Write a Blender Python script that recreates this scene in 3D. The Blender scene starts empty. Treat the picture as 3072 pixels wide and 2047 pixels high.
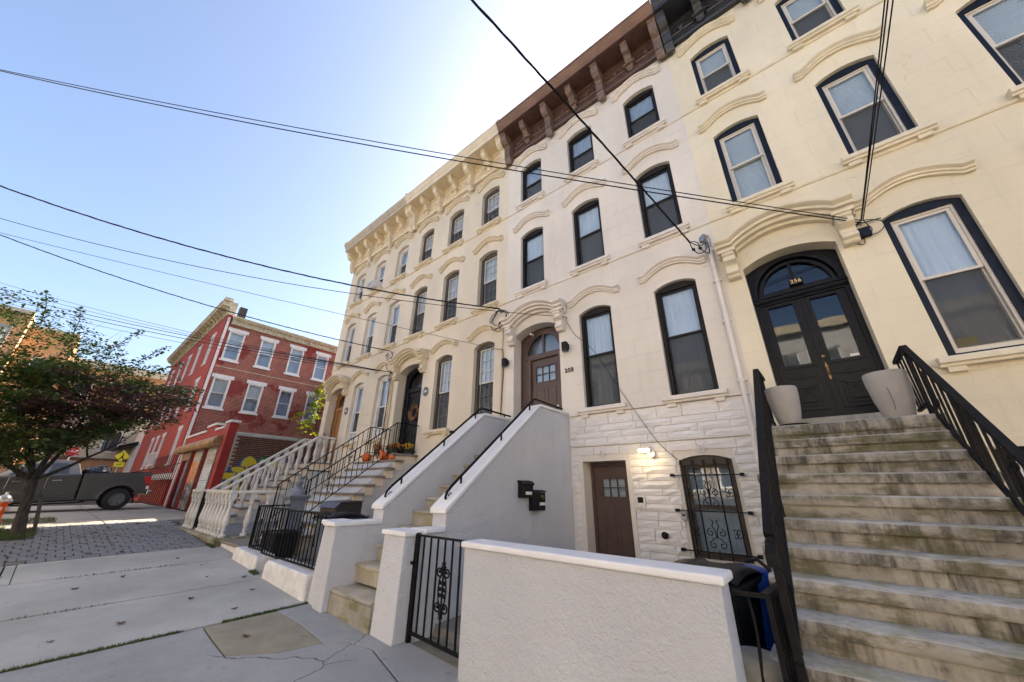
import bpy, bmesh, math, random
from mathutils import Vector, Matrix, noise
from mathutils.geometry import tessellate_polygon
PI = math.pi
R = math.radians
rnd = random.Random(7)
scene = bpy.context.scene
C = scene.collection

# ------------------------------------------------------------------ camera
cam_d = bpy.data.cameras.new('camera')
cam = bpy.data.objects.new('camera', cam_d)
C.objects.link(cam)
cam_d.sensor_fit = 'HORIZONTAL'
cam_d.sensor_width = 36.0
cam_d.lens = 1065.906 / 3072 * 36.0
cam_d.clip_start = 0.05
cam_d.clip_end = 2000
cam.matrix_world = Matrix(((0.77178058, 0.23825905, 0.5895654, 0.0),
                           (0.63579329, -0.30521245, -0.70895152, -6.6),
                           (0.01102858, 0.92199674, -0.38704055, 1.5),
                           (0, 0, 0, 1)))
scene.camera = cam

# ------------------------------------------------------------------ sky, sun, exposure
SUN_EL, SUN_AZ = R(33.0), R(0.6)           # azimuth from +Y (behind the row), clockwise
world = bpy.data.worlds.new('World')
scene.world = world
world.use_nodes = True
wn = world.node_tree
for n in list(wn.nodes):
    wn.nodes.remove(n)
sky = wn.nodes.new('ShaderNodeTexSky')
sky.sky_type = 'NISHITA'
sky.sun_disc = False
sky.sun_elevation = SUN_EL
sky.sun_rotation = SUN_AZ
sky.altitude = 0
sky.air_density = 0.85
sky.dust_density = 4.5
sky.ozone_density = 2.5
bg = wn.nodes.new('ShaderNodeBackground')
bg.inputs['Strength'].default_value = 0.095
wo = wn.nodes.new('ShaderNodeOutputWorld')
wn.links.new(sky.outputs[0], bg.inputs[0])
wn.links.new(bg.outputs[0], wo.inputs[0])
sun_d = bpy.data.lights.new('sun', 'SUN')
sun_d.energy = 5.0
sun_d.angle = R(0.53)
sun_d.color = (1.0, 0.88, 0.72)
sun = bpy.data.objects.new('sun', sun_d)
C.objects.link(sun)
sun_dir = Vector((math.sin(SUN_AZ) * math.cos(SUN_EL), math.cos(SUN_AZ) * math.cos(SUN_EL), math.sin(SUN_EL)))
sun.rotation_euler = sun_dir.to_track_quat('Z', 'Y').to_euler()
sun.location = (0, 30, 40)
scene.view_settings.view_transform = 'Standard'
scene.view_settings.look = 'None'
scene.view_settings.exposure = 2.3



scene.view_settings.use_white_balance = True
scene.view_settings.white_balance_temperature = 6750
scene.view_settings.white_balance_tint = 10
scene.view_settings.gamma = 1.0
scene.view_settings.use_curve_mapping = False
scene.render.engine = 'CYCLES'
scene.cycles.use_denoising = True
scene.cycles.max_bounces = 8
scene.cycles.diffuse_bounces = 5
scene.cycles.transparent_max_bounces = 16

# ------------------------------------------------------------------ materials
MATS = {}


def ramp(nt, fac, stops):
    r = nt.nodes.new('ShaderNodeValToRGB')
    el = r.color_ramp.elements
    while len(el) < len(stops):
        el.new(0.5)
    for e, (p, c) in zip(el, stops):
        e.position = p
        e.color = (c[0], c[1], c[2], 1)
    nt.links.new(fac, r.inputs[0])
    return r.outputs[0]


class NT:
    """tiny wrapper for node building"""

    def __init__(s, name):
        s.m = bpy.data.materials.new(name)
        s.m.use_nodes = True
        s.t = s.m.node_tree
        s.b = s.t.nodes['Principled BSDF']
        s.out = s.t.nodes['Material Output']
        MATS[name] = s.m

    def n(s, typ, **kw):
        nd = s.t.nodes.new(typ)
        for k, v in kw.items():
            setattr(nd, k, v)
        return nd

    def l(s, a, b):
        s.t.links.new(a, b)

    def pos(s, scale=(1, 1, 1), space='world', loc=(0, 0, 0), rot=(0, 0, 0)):
        if space == 'world':
            o = s.n('ShaderNodeNewGeometry').outputs['Position']
        else:
            o = s.n('ShaderNodeTexCoord').outputs['Object']
        mp = s.n('ShaderNodeMapping')
        mp.inputs['Scale'].default_value = scale
        mp.inputs['Location'].default_value = loc
        mp.inputs['Rotation'].default_value = rot
        s.l(o, mp.inputs['Vector'])
        return mp.outputs[0]

    def noise(s, vec, scale, detail=4, rough=0.55):
        nd = s.n('ShaderNodeTexNoise')
        nd.inputs['Scale'].default_value = scale
        nd.inputs['Detail'].default_value = detail
        nd.inputs['Roughness'].default_value = rough
        s.l(vec, nd.inputs['Vector'])
        return nd.outputs['Fac']

    def mix(s, fac, a, b, mode='MIX'):
        nd = s.n('ShaderNodeMix', data_type='RGBA', blend_type=mode)
        if isinstance(fac, (int, float)):
            nd.inputs['Factor'].default_value = fac
        else:
            s.l(fac, nd.inputs['Factor'])
        for v, sock in ((a, nd.inputs['A']), (b, nd.inputs['B'])):
            if isinstance(v, tuple):
                sock.default_value = (v[0], v[1], v[2], 1)
            else:
                s.l(v, sock)
        return nd.outputs['Result']

    def thr(s, v, lo, hi):
        nd = s.n('ShaderNodeMapRange', interpolation_type='SMOOTHSTEP')
        nd.inputs['From Min'].default_value = lo
        nd.inputs['From Max'].default_value = hi
        s.l(v, nd.inputs['Value'])
        return nd.outputs[0]

    def mul(s, a, b, op='MULTIPLY'):
        nd = s.n('ShaderNodeMath', operation=op)
        for i, v in enumerate((a, b)):
            if isinstance(v, (int, float)):
                nd.inputs[i].default_value = v
            else:
                s.l(v, nd.inputs[i])
        return nd.outputs[0]

    def bump(s, h, strength=0.3, dist=0.01, prev=None):
        nd = s.n('ShaderNodeBump')
        nd.inputs['Strength'].default_value = strength
        nd.inputs['Distance'].default_value = dist
        s.l(h, nd.inputs['Height'])
        if prev is not None:
            s.l(prev, nd.inputs['Normal'])
        return nd.outputs[0]

    def fin(s, col, rough=0.8, normal=None, metal=0.0, spec=None, coat=0.0):
        if isinstance(col, tuple):
            s.b.inputs['Base Color'].default_value = (col[0], col[1], col[2], 1)
        else:
            s.l(col, s.b.inputs['Base Color'])
        if isinstance(rough, (int, float)):
            s.b.inputs['Roughness'].default_value = rough
        else:
            s.l(rough, s.b.inputs['Roughness'])
        s.b.inputs['Metallic'].default_value = metal
        if spec is not None:
            s.b.inputs['Specular IOR Level'].default_value = spec
        s.b.inputs['Coat Weight'].default_value = coat
        if normal is not None:
            s.l(normal, s.b.inputs['Normal'])
        return s.m


def dark(c, k):
    return (c[0] * k, c[1] * k, c[2] * k)


def m_paint(name, col, rough=0.5, var=0.12, scale=6, bump=0.15, bscale=60, metal=0.0, coat=0.0, wear=None):
    """paint or plain stuff with faint grain and mottling"""
    s = NT(name)
    p = s.pos()
    c = s.mix(s.thr(s.noise(p, scale), 0.35, 0.7), dark(col, 1 - var), dark(col, 1 + var * 0.4))
    if wear:
        c = s.mix(s.thr(s.noise(p, 14, 6, 0.7), 0.62, 0.7), c, wear)
    nb = s.bump(s.noise(p, bscale, 3), bump, 0.004) if bump else None
    return s.fin(c, rough, nb, metal, coat=coat)


def m_stucco(name, col, line=True, row=0.36, wid=1.15, grain=0.35, stain=0.12, gscale=90, dist=0.012):
    """rendered facade: fine grain, mottling, scored ashlar joints as shallow relief"""
    s = NT(name)
    p = s.pos()
    big = s.thr(s.noise(s.pos((0.5, 0.5, 0.22)), 1.3, 5), 0.35, 0.7)
    c = s.mix(big, dark(col, 1 - stain), dark(col, 1.03))
    sp = s.thr(s.noise(s.pos((2.2, 1, 0.35)), 2.0, 7, 0.7), 0.56, 0.78)
    c = s.mix(s.mul(sp, 0.32), c, (col[0] * 0.78, col[1] * 0.70, col[2] * 0.56))
    h = s.noise(p, gscale, 4, 0.7)
    nb = s.bump(h, grain, dist)
    nb = s.bump(s.noise(p, gscale * 0.18, 3), grain * 0.5, dist * 1.7, nb)
    dr = s.thr(s.noise(s.pos((4.5, 4.5, 0.16)), 1.0, 7, 0.7), 0.54, 0.74)
    c = s.mix(s.mul(dr, 0.30 if line else 0.22), c, (col[0] * 0.66, col[1] * 0.63, col[2] * 0.58))
    hc = s.n('ShaderNodeTexVoronoi', feature='DISTANCE_TO_EDGE')
    hc.inputs['Scale'].default_value = 0.8
    wv = s.n('ShaderNodeVectorMath', operation='MULTIPLY_ADD')
    nz = s.n('ShaderNodeTexNoise')
    nz.inputs['Scale'].default_value = 3.0
    nz.inputs['Detail'].default_value = 6
    s.l(p, nz.inputs['Vector'])
    s.l(nz.outputs['Color'], wv.inputs[0])
    wv.inputs[1].default_value = (0.5, 0.5, 0.5)
    s.l(p, wv.inputs[2])
    s.l(wv.outputs[0], hc.inputs['Vector'])
    ck = s.mul(s.thr(hc.outputs['Distance'], 0.006, 0.0), s.thr(s.noise(p, 0.9, 2), 0.54, 0.6))
    c = s.mix(s.mul(ck, 0.30), c, dark(col, 0.45))
    if line:
        bt = s.n('ShaderNodeTexBrick')
        bt.offset = 0.5
        for k, v in (('Scale', 1.0), ('Mortar Size', 0.006), ('Mortar Smooth', 0.3), ('Brick Width', wid), ('Row Height', row)):
            bt.inputs[k].default_value = v
        g = s.n('ShaderNodeNewGeometry').outputs['Position']
        sx = s.n('ShaderNodeSeparateXYZ')
        s.l(g, sx.inputs[0])
        cb = s.n('ShaderNodeCombineXYZ')
        s.l(sx.outputs[0], cb.inputs[0])
        s.l(sx.outputs[2], cb.inputs[1])
        s.l(cb.outputs[0], bt.inputs['Vector'])
        inv = s.mul(1.0, bt.outputs['Fac'], 'SUBTRACT')
        nb = s.bump(inv, 0.55, 0.012, nb)
        c = s.mix(s.mul(bt.outputs['Fac'], 0.16), c, dark(col, 0.72))
    return s.fin(c, 0.85, nb)


def m_brick(name, c1, c2, mortar, bw=0.21, rh=0.072, axis='x', ms=0.008, var=None, patch=None, bump=0.5):
    """brick far enough away that its pieces run together: colour and joint relief"""
    s = NT(name)
    g = s.n('ShaderNodeNewGeometry').outputs['Position']
    sx = s.n('ShaderNodeSeparateXYZ')
    s.l(g, sx.inputs[0])
    cb = s.n('ShaderNodeCombineXYZ')
    s.l(sx.outputs[0 if axis == 'x' else 1], cb.inputs[0])
    s.l(sx.outputs[2], cb.inputs[1])
    bt = s.n('ShaderNodeTexBrick')
    for k, v in (('Scale', 1.0), ('Mortar Size', ms), ('Mortar Smooth', 0.2), ('Brick Width', bw), ('Row Height', rh), ('Bias', -0.1)):
        bt.inputs[k].default_value = v
    for k, v in (('Color1', c1), ('Color2', c2), ('Mortar', mortar)):
        bt.inputs[k].default_value = (v[0], v[1], v[2], 1)
    s.l(cb.outputs[0], bt.inputs['Vector'])
    c = bt.outputs['Color']
    p = s.pos()
    if patch:
        pm = s.thr(s.noise(s.pos((1, 1, 1.3), loc=(3, 1, 2)), 0.55, 5, 0.65), 0.54, 0.60)
        c = s.mix(s.mul(pm, 0.92), c, patch)
    c = s.mix(s.thr(s.noise(p, 2.0, 6), 0.3, 0.75), s.mix(0.25, c, (0.03, 0.02, 0.02)), c)
    h = s.mul(1.0, bt.outputs['Fac'], 'SUBTRACT')
    nb = s.bump(h, bump, 0.01)
    return s.fin(c, 0.9, nb)


def m_concrete(name, col, stain=(0.2, 0.19, 0.17), amt=0.5, scale=1.2, speck=0.5, bump=0.35, moss=None, rough=0.9, cracks=None):
    s = NT(name)
    p = s.pos()
    c = s.mix(s.thr(s.noise(p, scale, 6, 0.6), 0.3, 0.72), s.mix(amt, col, stain), col)
    c = s.mix(s.mul(s.thr(s.noise(p, 45, 3, 0.7), 0.52, 0.72), speck * 0.5), c, dark(col, 0.55))
    c = s.mix(s.mul(s.thr(s.noise(p, 160, 2), 0.55, 0.75), speck * 0.5), c, dark(col, 1.35))
    if cracks is not None:
        sp = s.thr(s.noise(s.pos((1.0, 1.7, 1.0)), 9.0, 6, 0.75), 0.60, 0.66)
        sp = s.mul(sp, s.thr(s.noise(p, 1.1, 3), 0.45, 0.6))
        c = s.mix(s.mul(sp, 0.55), c, dark(col, 0.6))
        gum = s.n('ShaderNodeTexVoronoi')
        gum.inputs['Scale'].default_value = 3.2
        s.l(p, gum.inputs['Vector'])
        c = s.mix(s.mul(s.thr(gum.outputs['Distance'], 0.085, 0.065), 0.35), c, dark(col, 0.35))
    if moss:
        c = s.mix(s.mul(s.thr(s.noise(p, 3.5, 6, 0.7), 0.5, 0.66), 0.8), c, moss)
    h = s.noise(p, 70, 5, 0.75)
    nb = s.bump(h, bump, 0.01)
    if cracks is True:
        v = s.n('ShaderNodeTexVoronoi', feature='DISTANCE_TO_EDGE')
        v.inputs['Scale'].default_value = 0.42
        w = s.n('ShaderNodeMix', data_type='VECTOR')
        nz = s.n('ShaderNodeTexNoise')
        nz.inputs['Scale'].default_value = 2.5
        nz.inputs['Detail'].default_value = 6
        s.l(p, nz.inputs['Vector'])
        w.inputs['Factor'].default_value = 0.22
        s.l(p, w.inputs['A'])
        s.l(nz.outputs['Color'], w.inputs['B'])
        s.l(w.outputs['Result'], v.inputs['Vector'])
        k = s.thr(v.outputs['Distance'], 0.0035, 0.0)
        k = s.mul(k, s.thr(s.noise(p, 0.6, 2), 0.5, 0.56))
        c = s.mix(s.mul(k, 0.8), c, (0.03, 0.03, 0.025))
    return s.fin(c, rough, nb)


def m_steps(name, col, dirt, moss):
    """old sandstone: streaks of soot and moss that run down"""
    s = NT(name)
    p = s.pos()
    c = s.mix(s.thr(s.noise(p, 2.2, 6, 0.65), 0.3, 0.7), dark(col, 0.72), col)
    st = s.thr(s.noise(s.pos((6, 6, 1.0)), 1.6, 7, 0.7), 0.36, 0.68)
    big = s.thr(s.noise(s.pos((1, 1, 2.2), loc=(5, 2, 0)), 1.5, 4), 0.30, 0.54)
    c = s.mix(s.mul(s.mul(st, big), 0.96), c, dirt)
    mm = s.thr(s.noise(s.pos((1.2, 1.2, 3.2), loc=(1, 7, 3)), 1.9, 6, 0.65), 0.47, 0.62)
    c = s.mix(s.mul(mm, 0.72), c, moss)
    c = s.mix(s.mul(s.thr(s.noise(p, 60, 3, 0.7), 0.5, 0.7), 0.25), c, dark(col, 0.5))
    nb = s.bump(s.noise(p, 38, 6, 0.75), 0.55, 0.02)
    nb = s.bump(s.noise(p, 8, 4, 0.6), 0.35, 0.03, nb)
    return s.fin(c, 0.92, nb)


def m_glass(name, tint=(0.84, 0.88, 0.90), ior=1.95):
    s = NT(name)
    tr = s.n('ShaderNodeBsdfTransparent')
    tr.inputs[0].default_value = (*tint, 1)
    gl = s.n('ShaderNodeBsdfGlossy')
    gl.inputs['Roughness'].default_value = 0.015
    gl.inputs['Color'].default_value = (0.95, 0.97, 1, 1)
    wv = s.bump(s.noise(s.pos((1, 1, 1)), 2.2, 1), 0.06, 0.02)
    s.l(wv, gl.inputs['Normal'])
    lw = s.n('ShaderNodeLayerWeight')
    lw.inputs['Blend'].default_value = 0.5
    f0 = ((ior - 1) / (ior + 1)) ** 2          # two faces to a pane, each mirrors its share
    mx = s.n('ShaderNodeMixShader')
    s.l(s.mul(s.mul(s.mul(lw.outputs['Facing'], 4.0, 'POWER'), 1 - f0), f0, 'ADD'), mx.inputs[0])
    s.l(tr.outputs[0], mx.inputs[1])
    s.l(gl.outputs[0], mx.inputs[2])
    s.l(mx.outputs[0], s.out.inputs[0])
    return s.m


def m_screen(name, col=(0.06, 0.065, 0.07), op=0.62):
    s = NT(name)
    tr = s.n('ShaderNodeBsdfTransparent')
    df = s.n('ShaderNodeBsdfDiffuse')
    df.inputs[0].default_value = (*col, 1)
    mx = s.n('ShaderNodeMixShader')
    mx.inputs[0].default_value = op
    s.l(tr.outputs[0], mx.inputs[1])
    s.l(df.outputs[0], mx.inputs[2])
    s.l(mx.outputs[0], s.out.inputs[0])
    return s.m


def m_leaf(name, cols, trans=0.25, rough=0.55):
    """leaf cards: hue varies clump by clump"""
    s = NT(name)
    p = s.pos()
    f = s.noise(p, 3.0, 4, 0.7)
    st = [(0.30 + 0.40 * i / max(1, len(cols) - 1), c) for i, c in enumerate(cols)]
    c = ramp(s.t, f, st)
    s.l(c, s.b.inputs['Base Color'])
    s.b.inputs['Roughness'].default_value = rough
    tl = s.n('ShaderNodeBsdfTranslucent')
    s.l(c, tl.inputs[0])
    mx = s.n('ShaderNodeMixShader')
    mx.inputs[0].default_value = trans
    s.l(s.b.outputs[0], mx.inputs[1])
    s.l(tl.outputs[0], mx.inputs[2])
    s.l(mx.outputs[0], s.out.inputs[0])
    return s.m


def m_emit(name, col, e):
    s = NT(name)
    s.b.inputs['Base Color'].default_value = (*col, 1)
    s.b.inputs['Emission Color'].default_value = (*col, 1)
    s.b.inputs['Emission Strength'].default_value = e
    return s.m


def m_bark(name, col):
    s = NT(name)
    p = s.pos((1, 1, 0.25))
    c = s.mix(s.thr(s.noise(p, 22, 6, 0.7), 0.35, 0.68), dark(col, 0.45), dark(col, 1.25))
    return s.fin(c, 0.95, s.bump(s.noise(p, 30, 5, 0.7), 0.7, 0.02))


def m_rough_block(name, col):
    s = NT(name)
    p = s.pos()
    c = s.mix(s.thr(s.noise(p, 4, 5), 0.3, 0.7), dark(col, 0.93), dark(col, 1.02))
    nb = s.bump(s.noise(s.pos((1, 1, 2.6)), 9, 6, 0.62), 0.5, 0.03)
    nb = s.bump(s.noise(p, 90, 3), 0.2, 0.006, nb)
    return s.fin(c, 0.62, nb)


def m_shutter(name, stops, seed, vary=0.3):
    """sprayed roll-down shutter: flat paint colours by height, torn up by noise"""
    s = NT(name)
    g = s.n('ShaderNodeNewGeometry').outputs['Position']
    sx = s.n('ShaderNodeSeparateXYZ')
    s.l(g, sx.inputs[0])
    nz = s.noise(s.pos((1, 1, 1), loc=(seed, 0, 0)), 3.0, 5, 0.7)
    h = s.mul(s.mul(sx.outputs[2], 1 / 3.2), s.mul(s.mul(nz, 0.5, 'SUBTRACT'), vary), 'ADD')
    c = ramp(s.t, h, stops)
    sp = s.thr(s.noise(s.pos((2.5, 1, 1.2), loc=(seed * 3, 0, 1)), 3.6, 5, 0.7), 0.53, 0.57)
    c = s.mix(s.mul(sp, 0.75), c, (0.62, 0.66, 0.66))
    sp2 = s.thr(s.noise(s.pos((3, 1, 2), loc=(seed * 5, 2, 1)), 4.2, 5, 0.7), 0.585, 0.61)
    c = s.mix(s.mul(sp2, 0.85), c, (0.20, 0.04, 0.04))
    c = s.mix(s.mul(s.thr(s.noise(s.pos(), 9, 6, 0.7), 0.55, 0.7), 0.4), c, (0.06, 0.05, 0.04))
    return s.fin(c, 0.6)


WHITE258 = (0.69, 0.64, 0.565)
CREAM256 = (0.73, 0.66, 0.50)
CREAM260 = (0.68, 0.60, 0.47)
CREAM262 = (0.66, 0.58, 0.455)
m_stucco('stucco_white', WHITE258, grain=0.12)
m_stucco('stucco_cream', CREAM256, grain=0.5, gscale=70)
m_stucco('stucco_ivory', CREAM260, grain=0.45, line=False, gscale=70)
m_stucco('stucco_buff', CREAM262, grain=0.25)
m_stucco('stucco_stoop', (0.60, 0.615, 0.64), line=False, grain=0.8, stain=0.10, gscale=48, dist=0.03)
m_stucco('stucco_side', (0.50, 0.50, 0.49), line=False, grain=0.3, stain=0.2, gscale=60)
m_paint('cap_white', (0.72, 0.715, 0.71), 0.6, 0.05, 3, 0.12)
m_paint('trim_white', (0.67, 0.615, 0.55), 0.65, 0.07, 5, 0.12)
m_paint('trim_cream', (0.68, 0.61, 0.46), 0.7, 0.09, 5, 0.2)
m_paint('trim_ivory', (0.66, 0.56, 0.40), 0.7, 0.09, 5, 0.2)
m_paint('trim_buff', (0.63, 0.53, 0.37), 0.7, 0.09, 5, 0.2)
m_paint('cornice_brown', (0.10, 0.052, 0.038), 0.5, 0.25, 8, 0.25)
m_paint('fascia_brown', (0.20, 0.105, 0.058), 0.45, 0.2, 2.0, 0.1)
m_paint('bracket_brown', (0.19, 0.125, 0.095), 0.55, 0.35, 14, 0.3)
m_paint('cornice_black', (0.026, 0.028, 0.034), 0.45, 0.25, 8, 0.25)
m_paint('bracket_black', (0.05, 0.048, 0.05), 0.5, 0.3, 12, 0.3)
m_paint('cornice_cream', (0.70, 0.60, 0.43), 0.65, 0.08, 4, 0.2)
m_paint('fascia_cream', (0.72, 0.64, 0.49), 0.6, 0.08, 3, 0.15)
m_paint('cornice_tan', (0.46, 0.40, 0.31), 0.65, 0.15, 3, 0.2)
m_paint('bronze_frame', (0.020, 0.018, 0.019), 0.5, 0.15, 8, 0.05)
m_paint('navy_frame', (0.011, 0.017, 0.032), 0.5, 0.2, 8, 0.08)
m_paint('taupe_frame', (0.060, 0.053, 0.047), 0.5, 0.15, 8, 0.08)
m_paint('vinyl_white', (0.66, 0.65, 0.64), 0.4, 0.05, 4, 0.0)
m_paint('vinyl_beige', (0.58, 0.54, 0.47), 0.4, 0.05, 4, 0.0)
m_glass('glass', ior=1.62)
m_glass('glass_dark', (0.55, 0.59, 0.61), 1.5)
m_screen('screen_mesh', (0.085, 0.092, 0.10), 0.42)
m_screen('screen_light', (0.16, 0.17, 0.17), 0.55)
m_paint('curtain_white', (0.74, 0.76, 0.80), 0.9, 0.05, 3, 0.0)
m_paint('curtain_grey', (0.46, 0.50, 0.56), 0.9, 0.1, 3, 0.0)
m_paint('blind_slat', (0.74, 0.76, 0.78), 0.55, 0.05, 3, 0.0)
m_paint('room_dark', (0.03, 0.03, 0.032), 0.9, 0.1, 3, 0.0)  # near-black backing: the gloom of unlit rooms put into the colour
m_paint('door_brown', (0.078, 0.047, 0.040), 0.45, 0.12, 5, 0.12, 90)
m_paint('door_black', (0.010, 0.011, 0.015), 0.38, 0.25, 7, 0.2, 70)
m_paint('door_oak', (0.30, 0.13, 0.035), 0.45, 0.3, 14, 0.2, 60)
m_paint('brass', (0.22, 0.15, 0.06), 0.45, 0.3, 30, 0.1, metal=0.9)
m_paint('iron_black', (0.008, 0.008, 0.009), 0.5, 0.25, 20, 0.2, 120)
m_paint('iron_old', (0.010, 0.010, 0.011), 0.6, 0.35, 18, 0.5, 70, wear=(0.028, 0.024, 0.022))
m_paint('iron_brown', (0.035, 0.027, 0.024), 0.5, 0.3, 20, 0.3, 90)
m_paint('steel_grey', (0.30, 0.31, 0.32), 0.4, 0.15, 20, 0.1, metal=0.7)
m_paint('newel_grey', (0.17, 0.19, 0.225), 0.5, 0.25, 12, 0.3, 50)
m_rough_block('block_white', (0.72, 0.705, 0.68))
m_paint('joint_white', (0.52, 0.48, 0.44), 0.8, 0.06, 5, 0.2)
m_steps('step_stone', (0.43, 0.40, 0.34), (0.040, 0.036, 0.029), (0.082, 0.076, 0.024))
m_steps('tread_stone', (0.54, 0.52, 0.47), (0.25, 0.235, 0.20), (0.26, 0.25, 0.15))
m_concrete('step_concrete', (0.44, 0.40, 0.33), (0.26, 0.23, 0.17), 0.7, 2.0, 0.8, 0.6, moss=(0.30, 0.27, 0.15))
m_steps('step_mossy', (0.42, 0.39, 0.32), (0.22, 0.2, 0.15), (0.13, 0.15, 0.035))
m_concrete('riser_cream', (0.68, 0.58, 0.45), (0.55, 0.46, 0.34), 0.5, 2.0, 0.2, 0.2)
m_concrete('tread_slate', (0.23, 0.195, 0.165), (0.16, 0.14, 0.12), 0.5, 2.0, 0.4, 0.3)
m_concrete('slab_concrete', (0.45, 0.445, 0.415), (0.31, 0.305, 0.28), 0.9, 0.9, 0.6, 0.5, cracks=False)
m_concrete('slab_rough', (0.37, 0.37, 0.36), (0.27, 0.27, 0.26), 0.8, 1.3, 0.9, 0.8, cracks=True)
m_concrete('slab_patch', (0.33, 0.295, 0.215), (0.23, 0.205, 0.15), 0.9, 2.6, 1.0, 0.7, cracks=False)
m_concrete('slab_tan', (0.31, 0.28, 0.235), (0.22, 0.20, 0.17), 0.7, 0.8, 0.5, 0.4)
m_concrete('court_concrete', (0.22, 0.205, 0.18), (0.14, 0.13, 0.11), 0.7, 1.5, 0.6, 0.5, moss=(0.11, 0.12, 0.05))
m_concrete('coping_mossy', (0.34, 0.31, 0.25), (0.13, 0.13, 0.06), 0.9, 3.0, 0.6, 0.6, moss=(0.10, 0.115, 0.03))
m_concrete('paver_grey', (0.20, 0.205, 0.215), (0.14, 0.145, 0.155), 0.7, 4.0, 0.4, 0.4)
m_concrete('paver_brown', (0.185, 0.165, 0.14), (0.12, 0.11, 0.10), 0.7, 4.0, 0.4, 0.4)
m_concrete('joint_sand', (0.045, 0.045, 0.038), (0.03, 0.04, 0.015), 0.6, 5.0, 0.4, 0.4)
m_concrete('stone_stump', (0.36, 0.34, 0.29), (0.22, 0.21, 0.17), 0.8, 3.0, 0.8, 0.7)
m_concrete('asphalt', (0.05, 0.05, 0.052), (0.035, 0.035, 0.035), 0.6, 1.0, 0.6, 0.5)
m_concrete('soil', (0.06, 0.055, 0.045), (0.04, 0.035, 0.028), 0.6, 2.0, 0.6, 0.6)
m_concrete('planter_cement', (0.36, 0.34, 0.31), (0.28, 0.265, 0.24), 0.5, 5.0, 0.3, 0.15)
m_paint('curb_white', (0.68, 0.67, 0.645), 0.75, 0.15, 7, 0.6, 40, wear=(0.30, 0.28, 0.25))
m_paint('baluster_white', (0.56, 0.55, 0.53), 0.55, 0.1, 8, 0.15)
m_paint('rail_white', (0.62, 0.585, 0.51), 0.5, 0.08, 8, 0.1)
m_brick('brick_red', (0.27, 0.048, 0.030), (0.16, 0.030, 0.022), (0.46, 0.32, 0.23), bw=0.27, rh=0.09, axis='y', ms=0.0085, patch=(0.20, 0.018, 0.014))
m_brick('brick_painted', (0.44, 0.066, 0.036), (0.39, 0.056, 0.030), (0.28, 0.04, 0.022), axis='x', ms=0.006, bump=0.5)
m_brick('brick_orange_sunlit', (0.50, 0.205, 0.07), (0.40, 0.15, 0.05), (0.48, 0.36, 0.22), axis='y', ms=0.012)  # orange brick with the warm sun on it put into the colour
m_paint('corner_red', (0.30, 0.018, 0.011), 0.7, 0.15, 3, 0.3, 40)
m_paint('old_white', (0.62, 0.60, 0.57), 0.65, 0.12, 8, 0.2)
m_paint('cornice_old', (0.46, 0.40, 0.27), 0.75, 0.3, 5, 0.4, 40)
m_paint('roof_tar', (0.03, 0.03, 0.032), 0.9, 0.2, 2, 0.3)
m_paint('rust_hood', (0.36, 0.20, 0.075), 0.55, 0.5, 3.5, 0.3, 40, wear=(0.25, 0.24, 0.22))
m_paint('frame_brown', (0.040, 0.026, 0.018), 0.55, 0.3, 8, 0.2, 60)
m_paint('rust_frame', (0.11, 0.07, 0.04), 0.6, 0.4, 6, 0.3, 40)
m_shutter('shutter_orange', [(0.0, (0.07, 0.05, 0.055)), (0.50, (0.10, 0.08, 0.07)), (0.53, (0.60, 0.20, 0.03)), (0.80, (0.62, 0.24, 0.05)), (0.83, (0.42, 0.37, 0.31)), (1.0, (0.42, 0.37, 0.31))], 3, 0.12)
m_shutter('shutter_white', [(0.0, (0.06, 0.04, 0.07)), (0.36, (0.12, 0.09, 0.12)), (0.42, (0.42, 0.52, 0.56)), (0.70, (0.60, 0.62, 0.62)), (0.76, (0.45, 0.41, 0.36)), (1.0, (0.45, 0.41, 0.36))], 8, 0.14)
m_paint('door_lilac', (0.22, 0.185, 0.25), 0.6, 0.3, 3, 0.2)
m_paint('brick_unit', (0.13, 0.048, 0.034), 0.9, 0.55, 7, 0.5, 60)
m_paint('mortar', (0.46, 0.37, 0.30), 0.95, 0.25, 9, 0.4, 70)
for nm, cc in (('paint_yellow', (0.60, 0.46, 0.02)), ('paint_blue', (0.02, 0.085, 0.24)), ('paint_green', (0.02, 0.16, 0.035)),
               ('paint_maroon', (0.15, 0.012, 0.025)), ('paint_tan', (0.20, 0.11, 0.035)), ('paint_scarlet', (0.38, 0.012, 0.02)), ('paint_pale', (0.55, 0.56, 0.58))):
    s_ = NT(nm)
    g_ = s_.n('ShaderNodeNewGeometry').outputs['Position']
    x_ = s_.n('ShaderNodeSeparateXYZ')
    s_.l(g_, x_.inputs[0])
    k_ = s_.n('ShaderNodeCombineXYZ')
    s_.l(x_.outputs[1], k_.inputs[0])
    s_.l(x_.outputs[2], k_.inputs[1])
    b_ = s_.n('ShaderNodeTexBrick')
    for k, v in (('Scale', 1.0), ('Mortar Size', 0.008), ('Brick Width', 0.22), ('Row Height', 0.08)):
        b_.inputs[k].default_value = v
    s_.l(k_.outputs[0], b_.inputs['Vector'])
    s_.fin(s_.mix(s_.mul(b_.outputs['Fac'], 0.55), cc, dark(cc, 0.45)), 0.6, s_.bump(s_.mul(1.0, b_.outputs['Fac'], 'SUBTRACT'), 0.6, 0.01))
m_paint('truck_grey', (0.065, 0.060, 0.058), 0.30, 0.08, 1.5, 0.0, metal=0.35, coat=0.7)
m_paint('truck_grey_lit', (0.17, 0.15, 0.13), 0.35, 0.08, 1.5, 0.0, metal=0.3, coat=0.5)  # truck_grey lightened: bright sheen on the cab put into the colour
m_paint('tyre', (0.014, 0.014, 0.015), 0.85, 0.3, 12, 0.4)
m_paint('rim_grey', (0.16, 0.16, 0.165), 0.4, 0.3, 12, 0.0, metal=0.4)
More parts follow.
